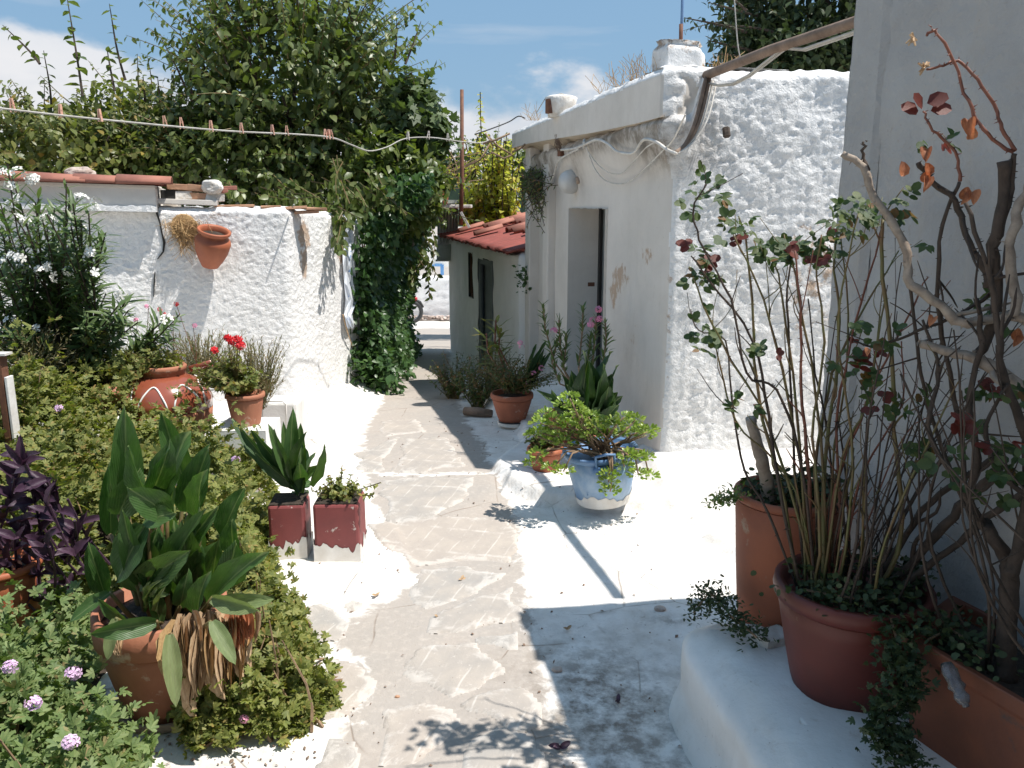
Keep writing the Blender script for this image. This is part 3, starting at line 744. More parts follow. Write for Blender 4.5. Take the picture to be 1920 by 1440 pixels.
# ---- first house
house = thing('whitewashed_house', 'whitewashed stone house with deep roof slab, chimney and recessed door', 'house', (.88, 4.70, 0))
FA = Vector((.20, 8.7, 0)); FB = Vector((.88, 4.70, 0)); FD = (FB - FA).normalized(); FN = Vector((FD.y, -FD.x, 0))
def fac(px, py, off=0): return onplane(px, py, FB + FN * off, FN)
flen = (FB - FA).length
dA = fac(1068, 560); dB = fac(1136, 560)
sA = (Vector((dA.x, dA.y, 0)) - FA).dot(FD); sB = (Vector((dB.x, dB.y, 0)) - FA).dot(FD)
dtop = fac(1100, 391).z
def h1_disp(s, z, x, y):
    st = sstep(flen - .02, flen + .12, s)
    big = 1 + .8 * sstep(1.2, 2.0, z)
    smooth = .004 * fbm(x, y, z, 3, 2.0) + .0012 * fbm(x, y, z, 3, 25)
    rg = (.0035 * fbm(x, y, z, 2, 36) + .0085 * np.abs(fbm(x + 4, y, z, 3, 27)) + .008 * big * fbm(x, y, z, 4, 3.6))
    cove = .09 * sstep(1.72, 2.06, z) * (1 - st)
    foot = .03 * (1 - sstep(0, .4, z)) ** 2
    return smooth * (1 - st) + rg * st + cove + foot
def h1_wear(s, z, x, y):
    d = lambda p, ra, rb: np.exp(-(((s - p[0]) / ra) ** 2 + ((z - p[1]) / rb) ** 2))
    def q(px, py): v = fac(px, py); return ((Vector((v.x, v.y, 0)) - FA).dot(FD), v.z)
    w = .62 * d(q(1165, 515), .22, .13) + .58 * d(q(1215, 480), .18, .10) + .58 * d(q(1150, 560), .16, .14) + .50 * d((flen, 1.0), .05, .6) + .42 * d(q(1190, 620), .2, .3)
    w += .43 * d((flen + .9, 1.45), .45, .35) + .38 * d((flen + .75, 1.0), .35, .3)
    return w
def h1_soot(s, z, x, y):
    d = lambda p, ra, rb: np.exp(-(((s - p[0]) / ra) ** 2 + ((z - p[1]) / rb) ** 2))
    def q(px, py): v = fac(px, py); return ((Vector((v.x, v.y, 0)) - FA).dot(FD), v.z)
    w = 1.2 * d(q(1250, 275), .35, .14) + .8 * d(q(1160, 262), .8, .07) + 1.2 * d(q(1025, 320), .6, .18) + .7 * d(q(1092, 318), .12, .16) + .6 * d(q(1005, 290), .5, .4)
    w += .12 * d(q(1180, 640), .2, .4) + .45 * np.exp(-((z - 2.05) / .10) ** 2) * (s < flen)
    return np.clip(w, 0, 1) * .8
h1_wall, HQ, Hs, HN = swept_wall('wall', H1_PTS, lambda x, y, s: gz0(y) - .1, lambda x, y, s: 2.08 + .225 * sstep(flen + .06, flen + .14, s) + .012 * fbm(x, y, 0, 3, 7) , M['stucco'], house, .0125, .0125, .05,
                      disp=h1_disp, holes=[(sA, sB, -1, dtop)], thick=.35, wear=h1_wear, soot=h1_soot)
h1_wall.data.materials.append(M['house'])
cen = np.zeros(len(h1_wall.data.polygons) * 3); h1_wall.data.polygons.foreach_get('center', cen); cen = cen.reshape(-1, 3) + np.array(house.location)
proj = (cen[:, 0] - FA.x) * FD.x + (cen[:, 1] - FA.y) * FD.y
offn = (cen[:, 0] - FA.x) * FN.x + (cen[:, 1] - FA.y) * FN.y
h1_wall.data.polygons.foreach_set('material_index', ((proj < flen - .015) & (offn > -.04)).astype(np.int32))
# door recess
def fp(s, depth, z): 
    v = FA + FD * s - FN * depth; return Vector((v.x, v.y, z))
mb = MB(); zb = -.2; r = .27
V = [fp(sA, -.02, zb), fp(sA, -.02, dtop), fp(sA, r, dtop), fp(sA, r, zb), fp(sB, -.02, zb), fp(sB, -.02, dtop), fp(sB, r, dtop), fp(sB, r, zb)]
mb.add(V, [(0, 1, 2, 3), (4, 7, 6, 5), (1, 5, 6, 2)]).build('door_reveal', M['house'], house)
dr = MB().add([fp(sA, r - .005, zb), fp(sB, r - .005, zb), fp(sB, r - .005, dtop), fp(sA, r - .005, dtop), fp(sA, r + .04, zb), fp(sB, r + .04, zb), fp(sB, r + .04, dtop), fp(sA, r + .04, dtop)],
              [(0, 1, 2, 3), (7, 6, 5, 4), (0, 4, 5, 1), (1, 5, 6, 2), (2, 6, 7, 3), (3, 7, 4, 0)]).build('door', M['door_grey'], house)
mb = MB()
for u in (.02, .98, .5):
    a = sA + (sB - sA) * u; mb.add([fp(a - .03, r - .03, zb), fp(a + .03, r - .03, zb), fp(a + .03, r - .03, dtop), fp(a - .03, r - .03, dtop), fp(a - .03, r, zb), fp(a + .03, r, zb), fp(a + .03, r, dtop), fp(a - .03, r, dtop)],
                                   [(0, 1, 2, 3), (7, 6, 5, 4), (0, 4, 5, 1), (1, 5, 6, 2), (2, 6, 7, 3), (3, 7, 4, 0)])
mb.build('door_frame', M['dark'], house)
lk = fp(sA, 0, 0); lkp = onplane(1108, 533, FA + FD * (sA - .008), FD)
MB().box(lkp, (.06, .02, .035), math.atan2(FN.y, FN.x)).build('latch', M['rust'], house, bevel=.003)
# roof slab
so_ = .16
SP = [(FA + FN * .20)[:2], (FB + FN * .085 + FD * .015)[:2], (1.12, 4.705)]
def slab_disp(s, z, x, y):
    L0 = flen + .0
    return .004 * fbm(x, y, z, 3, 3) + sstep(L0, L0 + .1, s) * (.02 * fbm(x, y, z, 3, 6) + .012 * fbm(x, y, z, 3, 22))
def slab_top(x, y, s): return 2.33 + .008 * fbm(x, y, 0, 4, 9) - .0 * s
slab_o, *_ = swept_wall('roof_slab', SP, lambda x, y, s: 2.165 - .10 * sstep(0, flen, s), slab_top, M['stucco'], house, .014, .014, .018, disp=slab_disp, thick=.75,
           wear=lambda s, z, x, y: .35 * np.exp(-((z - 2.3) / .03) ** 2), soot=lambda s, z, x, y: .4 * np.exp(-((s) / .15) ** 2) + .10)
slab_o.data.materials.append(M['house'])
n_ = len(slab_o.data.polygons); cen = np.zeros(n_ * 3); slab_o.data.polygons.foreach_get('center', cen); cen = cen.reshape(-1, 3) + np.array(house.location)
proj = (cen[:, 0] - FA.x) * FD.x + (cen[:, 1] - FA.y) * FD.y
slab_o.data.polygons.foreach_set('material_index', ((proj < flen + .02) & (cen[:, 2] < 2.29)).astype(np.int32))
# soffit
mb = MB(); V = []; F = []; nn = 60
for i in range(nn + 1):
    s = flen * i / nn + .03 * (i == nn); zz = 2.165 - .10 * float(sstep(0, flen, s))
    o1 = FA + FD * s + FN * (.20 - .115 * s / flen); o2 = FA + FD * s - FN * .03
    V += [Vector((o1.x, o1.y, zz + .001)), Vector((o1.x * .5 + o2.x * .5, o1.y * .5 + o2.y * .5, zz - .005 + .01 * math.sin(s * 5))), Vector((o2.x, o2.y, zz - .06))]
for i in range(nn):
    for q in range(2): F.append((i * 3 + q, i * 3 + q + 1, (i + 1) * 3 + q + 1, (i + 1) * 3 + q))
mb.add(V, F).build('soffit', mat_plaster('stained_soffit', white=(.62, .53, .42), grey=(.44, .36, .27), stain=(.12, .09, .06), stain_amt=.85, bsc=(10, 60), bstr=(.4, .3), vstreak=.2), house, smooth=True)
# roof surface behind the slab edge
MB().add([(.75, 8.7, 2.29), (1.4, 4.9, 2.29), (3.8, 5.0, 2.29), (3.8, 8.9, 2.29)], [(0, 1, 2, 3)]).build('roof', M['house'], house)
# end wall of the first house (rises above the lower house)
MB().add([(.20, 8.7, -.5), (3.8, 8.9, -.5), (3.8, 8.9, 2.29), (.20, 8.7, 2.29)], [(0, 1, 2, 3)]).build('end_wall', M['house'], house)
# chimney
mb = MB(); cA = P(1228, 135, 4.95); cw = .27
cpoly = [(cA.x, 5.06), (cA.x + .055, 4.90), (cA.x + .25, 4.90), (cA.x + .29, 5.0), (cA.x + .27, 5.2), (cA.x + .05, 5.2)]
ztop = P(1250, 76, 4.93).z
ch, *_ = swept_wall('chimney', [cpoly[4], cpoly[5], cpoly[0], cpoly[1], cpoly[2], cpoly[3], cpoly[4]], 2.22, lambda x, y, s: ztop - .03 * (x - cA.x) / .29 + 0 * s, M['stucco'], house, .01, .01, .012,
                     disp=lambda s, z, x, y: .003 * fbm(x, y, z, 3, 25) + .004 * fbm(x, y, z, 3, 8), thick=.10, wear=lambda s, z, x, y: .33 + .2 * np.exp(-((z - ztop) / .05) ** 2), soot=lambda s, z, x, y: .25 + 0 * z)
# two pilasters / boxed pipes near the far end of the facade
for px0, px1, dd in ((984, 1001, .10), (1016, 1030, .07)):
    a = fac(px0, 600, dd); b = fac(px1, 600, dd)
    s0 = (Vector((a.x, a.y, 0)) - FA).dot(FD); s1 = (Vector((b.x, b.y, 0)) - FA).dot(FD)
    if s1 < s0: s0, s1 = s1, s0
    s0 = max(s0, .02); s1 = min(s1, s0 + .22)
    V = [fp(s, d_, z) for z in (-.5, 2.15) for (s, d_) in ((s0, 0), (s0, -dd), (s1, -dd), (s1, 0))]
    MB().add(V, [(0, 1, 5, 4), (1, 2, 6, 5), (2, 3, 7, 6), (4, 5, 6, 7)]).build('pilaster', M['house'], house, bevel=.012)

# antenna mast on the chimney
m0 = P(1277, 78, 4.99)
an = thing('antenna_mast', 'thin dark metal mast rising from the chimney top', 'mast', m0 - Vector((0, 0, .1)))
MB().tube([m0 - Vector((0, 0, .1)), P(1279, 30, 4.99), P(1283, -120, 4.99)], .009, 6).build('mast', M['blue_dark'], an, smooth=True)
MB().tube([m0 - Vector((0, 0, .05)), P(1277, 45, 4.985)], .011, 6).build('sleeve', M['rust'], an, smooth=True)
# old pot on the roof edge
cp = P(1052, 208, 6.9)
rp = thing('roof_vent_stub', 'small rusty and whitewashed stub standing on the roof slab edge', 'chimney stub', cp)
MB().lathe([(.10, -.05), (.115, .06), (.125, .10), (.09, .115), (.085, .05), (.01, .04)], 20, cp, wob=.05).build('stub', M['rock_white'], rp, smooth=True)
MB().box(cp + Vector((-.085, -.05, .03)), (.07, .06, .11), .4).build('rusty_plate', M['rust'], rp, bevel=.004)
MB().tube([cp + Vector((-.2, 0, -.02)), cp + Vector((-.13, 0, .09)), cp + Vector((0, .02, .135)), cp + Vector((.12, .02, .10))], .004, 5).build('wire', M['cable'], rp)

# wall lamp (round bulkhead)
lp = fac(1069, 341, .05)
lamp = thing('wall_lamp', 'round frosted lamp globe on the house wall above the recessed door', 'lamp', fac(1085, 338, 0))
mb = MB(); mb.sphere(lp, .095, 24, 14).build('globe', M['lamp_shade'], lamp, smooth=True)
mb = MB(); mb.tube([fac(1090, 336, -.01), fac(1080, 339, .03)], [.034, .028], 12).build('bracket', M['saucer'], lamp, smooth=True)

def wire(name, label, pts, r, m, cat='cable', grp=None, n=6, smooth=True):
    """pts through a Catmull-Rom curve"""
    pts = [Vector(p) for p in pts]; out = []
    for i in range(len(pts) - 1):
        p0 = pts[max(i - 1, 0)]; p1 = pts[i]; p2 = pts[i + 1]; p3 = pts[min(i + 2, len(pts) - 1)]
        for k in range(5):
            t = k / 5
            out.append(.5 * ((2 * p1) + (p2 - p0) * t + (2 * p0 - 5 * p1 + 4 * p2 - p3) * t * t + (3 * p1 - p0 - 3 * p2 + p3) * t ** 3))
    out.append(pts[-1])
    o = MB().tube(out, r, n).build(name, M[m], None, smooth=True, origin=pts[0])
    return tag(o, label, cat, grp)
def W_(L, off=.03):
    out = []
    for x, y in L:
        p = fac(x, y, off)
        for _ in range(3): p = fac(x, y, off * .5 + .012 + .09 * float(sstep(1.72, 2.06, p.z)))
        out.append(p)
    return out
wire('facade_cable', 'thick white cable waving under the roof slab from the knot to the corner', W_([(1052, 281), (1075, 279), (1098, 270), (1120, 262), (1140, 270), (1155, 283), (1175, 288), (1190, 285), (1207, 262), (1230, 266), (1250, 280), (1268, 288)], .05), .009, 'cable_white')
wire('facade_cable', 'double white cable falling from the rusty box to the far pilaster', W_([(1085, 279), (1060, 292), (1045, 305), (1038, 330), (1025, 355), (1008, 363), (998, 350)], .05), .008, 'cable_white')
wire('facade_cable', 'thin loose wire hanging in a deep loop to the house corner', W_([(1098, 272), (1112, 310), (1130, 335), (1155, 345), (1180, 340), (1210, 315), (1240, 285), (1262, 262), (1285, 215)], .04), .0045, 'cable_white')
wire('facade_cable', 'thin wire hanging in a shallower loop above the deep loop', W_([(1096, 274), (1115, 302), (1140, 323), (1165, 325), (1190, 300), (1210, 278), (1225, 268)], .04), .0038, 'cable_white')
kn = fac(1095, 271, .12)
tag(MB().tube([kn + Vector((-.0, -.04, .02)), kn + Vector((0, .0, -.02)), kn + Vector((0, .05, .02)), kn + Vector((0, -.02, .03)), kn], .012, 6).build('cable_knot', M['cable_white'], None, smooth=True, origin=kn), 'knot of taped white cable joints below the roof slab', 'cable')
rbx = fac(1053, 287, .10)
rbt = thing('junction_box', 'small rusty junction box with a tangle of loose wire above it', 'junction box', rbx)
MB().box(rbx, (.05, .07, .05), .3).build('box', M['rust'], rbt, bevel=.004)
mb = MB()
for i in range(9):
    p = [rbx + Vector((R.uniform(-.06, .0), R.uniform(-.1, .06), R.uniform(0, .16))) for _ in range(5)]
    mb.tube([rbx] + p, .0025, 4)
mb.build('loose_wire', M['wood'], rbt)

# beam of poles and cables from the house corner to the near building
bA = P(1322, 142, 4.72); bB = P(1640, 28, 3.35); bB = bA + (bB - bA) * 1.33
beam = thing('pole_beam', 'weathered round pole slung with cables between the two houses overhead', 'pole', bA)
MB().tube([bA, bA.lerp(bB, .35) + Vector((0, 0, .01)), bA.lerp(bB, .7), bB], [.024, .024, .022, .020], 10).build('pole', M['wood'], beam, smooth=True)
for k, dz_ in enumerate((-.035, -.05)):
    q = [bA.lerp(bB, t_) + Vector((.01 * k, 0, dz_ - .05 * math.sin(t_ * math.pi * 3) * (t_ < .5) + .01 * k)) for t_ in [i / 12 for i in range(13)]]
    MB().tube(q, .006, 5).build('cable', M['cable'], beam, smooth=True)
for k in range(4):
    q = [P(1325 + 6 * k, 142 + 5 * k, 4.68), P(1305 + 7 * k, 225, 4.6), P(1285 + 4 * k, 270, 4.58), fac(1266, 286 + k, .05)]
    wire('corner_cable', ['thick brown cable dropping down the house corner from the pole', 'second brown cable twisted along the house corner drop', 'pale cable beside the brown corner cables', 'outermost pale cable running down by the house corner'][k], q, (.011, .009, .006, .005)[k], ('wood', 'wood', 'cable', 'cable_white')[k])
wire('overhead_wire', 'single pale wire rising from the pole into the sky', [P(1388, 110, 4.4), P(1382, 70, 4.4), P(1373, -60, 4.4)], .003, 'cable')

# ---- second house
h2 = thing('low_tiled_house', 'low whitewashed house with red tiled roof down the alley', 'house', (-.97, 12.86, -.7))
B0 = Vector((-.97, 12.86, 0)); B1 = Vector((.07, 8.72, 0)); BD = (B1 - B0).normalized(); BN = Vector((BD.y, -BD.x, 0))
def h2p(px, py, off=0): return onplane(px, py, B1 + BN * off, BN)
def bs(px, py): v = h2p(px, py); return (Vector((v.x, v.y, 0)) - B0).dot(BD) + 2.4, v.z
L2 = (B1 - B0).length
wn0, wz1 = bs(879, 473); wn1, wz0 = bs(888, 560)
d0, dz1 = bs(898, 483); d1, _ = bs(924, 483)
swept_wall('wall', [(1.4, 13.3), (-.97, 12.86), (.07, 8.72), (.30, 8.66)], lambda x, y, s: gz0(y) - .2, lambda x, y, s: 1.10 + .02 * fbm(x, y, 0, 2, 5), M['house_far'], h2, .03, .03, .05,
           disp=lambda s, z, x, y: .015 * fbm(x, y, z, 3, 2.5), holes=[(wn0, wn1, wz0, wz1), (d0, d1, -2, dz1)], wear=lambda s, z, x, y: .30 * sstep(.85, 1.05, z))
def bp(s, dep, z): v = B0 + BD * (s - 2.4) - BN * dep; return Vector((v.x, v.y, z))
def recess(mname, s0, s1, z0, z1, dep, parent, m1):
    V = [bp(s0, -.01, z0), bp(s1, -.01, z0), bp(s1, -.01, z1), bp(s0, -.01, z1), bp(s0, dep, z0), bp(s1, dep, z0), bp(s1, dep, z1), bp(s0, dep, z1)]
    return MB().add(V, [(4, 5, 6, 7), (0, 4, 7, 3), (1, 2, 6, 5), (3, 7, 6, 2), (0, 1, 5, 4)]).build(mname, m1, parent)
wnd = recess('window', wn0, wn1, wz0, wz1, .12, h2, M['dark'])
def frame2(name, s0, s1, z0, z1, w, dep, parent, m):
    mb = MB()
    for (a, b, c, d) in ((s0, s0 + w, z0, z1), (s1 - w, s1, z0, z1), (s0, s1, z1 - w, z1), (s0, s1, z0, z0 + w)):
        V = [bp(a, dep, c), bp(b, dep, c), bp(b, dep, d), bp(a, dep, d), bp(a, dep + .03, c), bp(b, dep + .03, c), bp(b, dep + .03, d), bp(a, dep + .03, d)]
        mb.add(V, [(0, 1, 2, 3), (7, 6, 5, 4), (0, 4, 5, 1), (1, 5, 6, 2), (2, 6, 7, 3), (3, 7, 4, 0)])
    return mb.build(name, m, parent)
frame2('frame', wn0, wn1, wz0, wz1, .05, .02, wnd, M['brown_frame'])
recess('doorway', d0, d1, -.9, dz1, .06, h2, M['door_grey'])
frame2('door_frame', d0, d1, -.9, dz1, .07, .0, h2, M['door_grey'])
# roof: corrugated red sheet with loose barrel tiles on top
e0 = h2p(838, 440, .12) ; e0 = B0 + BN * .14 + Vector((0, 0, 1.16)) - BD * .1; e1 = B1 + BN * .14 + Vector((0, 0, 1.13))
ri0 = B0 - BN * 1.0 + Vector((0, 0, 1.37)); ri1 = B1 - BN * 1.0 + Vector((0, 0, 1.34))
nU, nV = 120, 12; V = []
for i in range(nU + 1):
    u = i / nU
    for j in range(nV + 1):
        v = j / nV; p = e0.lerp(e1, u).lerp(ri0.lerp(ri1, u), v)
        V.append(p + Vector((0, 0, .018 * math.sin(u * math.pi * 2 * 24) + .02 * math.sin(v * 3) )) + (BN * R.uniform(-.03, .03) if j == 0 else Vector()))
F = [(i * (nV + 1) + j, (i + 1) * (nV + 1) + j, (i + 1) * (nV + 1) + j + 1, i * (nV + 1) + j + 1) for i in range(nU) for j in range(nV)]
rs = MB().add(V, F).build('roof_sheet', M['roof_red'], h2, smooth=True); so = rs.modifiers.new('t', 'SOLIDIFY'); so.thickness = .02
adeg = math.atan2(-BN.y, -BN.x) - math.pi / 2
slope = math.atan2(.34, 1.14)
for row in range(3):
    for i in range(15):
        u = (i + .5 + .3 * (row % 2)) / 15.5
        if (row == 0 and R.random() < .93) or (row == 1 and R.random() < .6): continue
        p = e0.lerp(e1, u).lerp(ri0.lerp(ri1, u), .12 + row * .3) + Vector((0, 0, .04))
        o = link('roof_tile', TILE, None, h2); o.location = p - h2.location; o.scale = (1.15, 1.0, .9)
        o.rotation_euler = (slope, R.uniform(-.1, .1), adeg + R.uniform(-.12, .12))
MB().add([e0 - BN * .14 + Vector((0, 0, -.05)), e1 - BN * .14 + Vector((0, 0, -.05)), e1 + Vector((0, 0, -.02)), e0 + Vector((0, 0, -.02))], [(0, 1, 2, 3)]).build('eave_board', M['dark'], h2)
MB().add([(-.97, 12.86, 1.05), (1.4, 13.3, 1.05), ri0 + Vector((2, 0, 0)), ri0], [(0, 1, 2, 3)]).build('gable', M['house_far'], h2)

# grey corrugated panel, cabinet, white rail, rusty pole beyond the low house
pn = thing('corrugated_panel', 'grey corrugated metal sheet standing above the low house end', 'metal sheet', P(840, 455, 12.9))
V = []; 
for i in range(40):
    x = 820 + i; 
    for y in (378, 400, 432, 458): V.append(P(x, y, 12.9 + .025 * math.sin(i * 1.1)))
F = [(i * 4 + j, (i + 1) * 4 + j, (i + 1) * 4 + j + 1, i * 4 + j + 1) for i in range(39) for j in range(3)]
o = MB().add(V, F).build('sheet', M['grey_metal'], pn); q_ = o.modifiers.new('t', 'SOLIDIFY'); q_.thickness = .01
MB().box(P(855, 378, 12.88), (.36, .08, .05), 0).build('top_rail', M['grey_metal'], pn)
cb = P(833, 487, 12.75)
cabn = thing('meter_cabinet', 'small grey meter cabinet fixed over the alley corner', 'cabinet', cb)
MB().box(cb + Vector((0, 0, .12)), (.23, .14, .24), .1).build('body', M['grey_metal'], cabn, bevel=.008)
MB().box(cb + Vector((0, -.075, .12)), (.19, .012, .19), .1).build('door', M['grey_metal'], cabn, bevel=.004)
MB().box(cb + Vector((-.0, 0, -.01)), (.27, .18, .02), .1).build('shelf', M['rock_white'], cabn)
pr0 = P(864, 425, 11.6)
tag(MB().tube([pr0 + Vector((0, 0, .02)), P(866, 330, 11.6), P(866, 168, 11.6)], [.030, .028, .024], 8).build('rusty_pole', M['rust'], None, smooth=True, origin=pr0), 'tall thin rusty pole standing above the red roof', 'pole')
wr = thing('white_rail', 'white horizontal rail of the far terrace behind the yellow vine', 'railing', P(900, 346, 13.6))
MB().tube([P(832, 345, 13.6), P(975, 347, 13.6)], .022, 8).build('top_rail', M['white_paint'], wr, smooth=True)
for px in (836, 872, 905, 940, 970): MB().tube([P(px, 346, 13.6), P(px, 440, 13.6)], .014, 6).build('post', M['grey_metal'], wr, smooth=True)
MB().tube([P(832, 392, 13.6), P(975, 393, 13.6)], .012, 6).build('lower_rail', M['grey_metal'], wr, smooth=True)
ws = P(665 / 3 + 640, 1260 / 3, 10.4)
tag(MB().box(P(872, 412, 10.6), (.03, .03, .22), 0, rot=Matrix.Rotation(-.5, 3, 'Y')).build('white_stick', M['white_paint'], None, origin=P(872, 425, 10.6)), 'short white stick leaning on the red roof beside the pole', 'stick')
# terrace screen beyond
tag(MB().box(P(905, 385, 15.2), (2.6, .06, .75), 0).build('green_screen', M['far_green'], None, origin=P(905, 410, 15.2)), 'dark green mesh screen behind the white rail', 'screen')

# far whitewashed wall closing the alley
fw = thing('far_wall', 'low rough whitewashed wall across the end of the alley with blue marks', 'wall', (-2.5, 23.8, -1.7))
swept_wall('wall', [(-9, 23.6), (2, 24.0)], -2.1, lambda x, y, s: P(820, 520, 23.8).z + 0 * x, M['stucco'], fw, .08, .06, .05, disp=rough(.01, .03), thick=.3)
MB().box(Vector((-3, 24.4, P(820, 470, 24.4).z)), (12, .3, .9), 0).build('upper_wall', M['house_far'], fw)
for x, y, w, h_ in ((829, 506, .10, .30), (822, 497, .22, .08), (812, 500, .06, .12), (836, 520, .3, .03)):
    MB().box(P(x, y, 24.22), (w, .02, h_), R.uniform(-.05, .05)).build('blue_mark', M['blue_mark'], fw)
rub = RN.rand(200, 3); mb = MB()
for a, b, c in rub: mb.box((-4.5 + 4 * a, 23.3 + .35 * b, float(gz0(23.4)) + .05 + .12 * c * (1 - b)), (.12, .09, .05), a * 6, jit=.02)
tag(mb.build('rubble', M['rock'], None, origin=(-2.5, 23.4, -1.6)), 'strip of broken stone rubble at the foot of the far wall', 'rubble', kind='stuff')

# ---- near building on the right, in shade
nb = thing('near_building', 'tall near whitewashed building in shade at the right edge', 'building', (1.08, 2.76, 0))
NB = [(5.5, 3.35), (1.085, 2.80), (1.90, -1.8)]
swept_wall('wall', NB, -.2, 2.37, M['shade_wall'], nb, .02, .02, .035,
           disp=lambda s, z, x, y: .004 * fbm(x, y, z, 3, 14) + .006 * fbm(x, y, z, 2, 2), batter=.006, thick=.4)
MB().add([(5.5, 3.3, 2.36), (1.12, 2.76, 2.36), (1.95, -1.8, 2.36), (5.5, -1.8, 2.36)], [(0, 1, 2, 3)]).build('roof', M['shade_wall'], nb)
MB().lathe([(.055, -.02), (.062, .04), (.060, .10), (.045, .13), (.001, .135)], 20, (1.43, 2.72, 2.37)).build('chimney_pot', M['tub'], nb, smooth=True)
# raised render strip behind the corner margin
NDir = Vector((1.90 - 1.085, -1.8 - 2.80, 0)).normalized(); NNrm = Vector((NDir.y, -NDir.x, 0))
def nbp(s, off, z): v = Vector((1.085, 2.80, 0)) + NDir * s + NNrm * (off + .006 * (2.37 - z)); v.z = z; return v
mb = MB(); V = []; zs = [(-.1 + 2.45 * i / 30) for i in range(31)]
for z in zs:
    V += [nbp(.04 + .003 * math.sin(z * 9), 0, z), nbp(.04, .018, z), nbp(.175 + .004 * math.sin(z * 7 + 1), .016, z), nbp(.20, 0, z)]
F = [(i * 4 + q, i * 4 + q + 1, (i + 1) * 4 + q + 1, (i + 1) * 4 + q) for i in range(30) for q in range(3)]
mb.add(V, F).build('corner_strip', M['shade_wall'], nb, smooth=False)

# unseen house added behind the viewer to block sky light and deepen shade
bh = thing('sky_blocker_house', 'unseen two storey house added behind the viewer to block sky light', 'house', (-1.5, -2.4, 0))
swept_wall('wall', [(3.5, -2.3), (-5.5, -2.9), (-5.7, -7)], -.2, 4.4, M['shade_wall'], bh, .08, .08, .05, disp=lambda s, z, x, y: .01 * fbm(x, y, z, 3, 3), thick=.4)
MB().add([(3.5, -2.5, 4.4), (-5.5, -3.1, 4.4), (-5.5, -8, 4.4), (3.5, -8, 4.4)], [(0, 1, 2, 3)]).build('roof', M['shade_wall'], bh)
# bench along the near building
bench = thing('whitewashed_bench', 'whitewashed masonry bench along the shaded wall carrying the big pots', 'bench', (.6, 2.4, 0))
bo = [(2.0, 2.56), (.95, 2.53), (.60, 2.49), (.535, 2.40), (.555, 2.1), (.60, 1.7), (.72, .6), (.95, -1.2)]
swept_wall('seat', bo, -.1, .30, M['bench'], bench, .015, .015, .05, disp=lambda s, z, x, y: .012 * fbm(x, y, z, 3, 4) - .05 * sstep(.22, .30, z) ** 2 + .03 * (1 - sstep(0, .12, z)), thick=.9)
MB().add([(2.2, 2.45, .285), (.66, 2.40, .285), (.68, 1.9, .285), (1.0, -1.2, .285), (2.4, -1.2, .285)], [(0, 1, 2, 3, 4)]).build('top', M['bench'], bench)

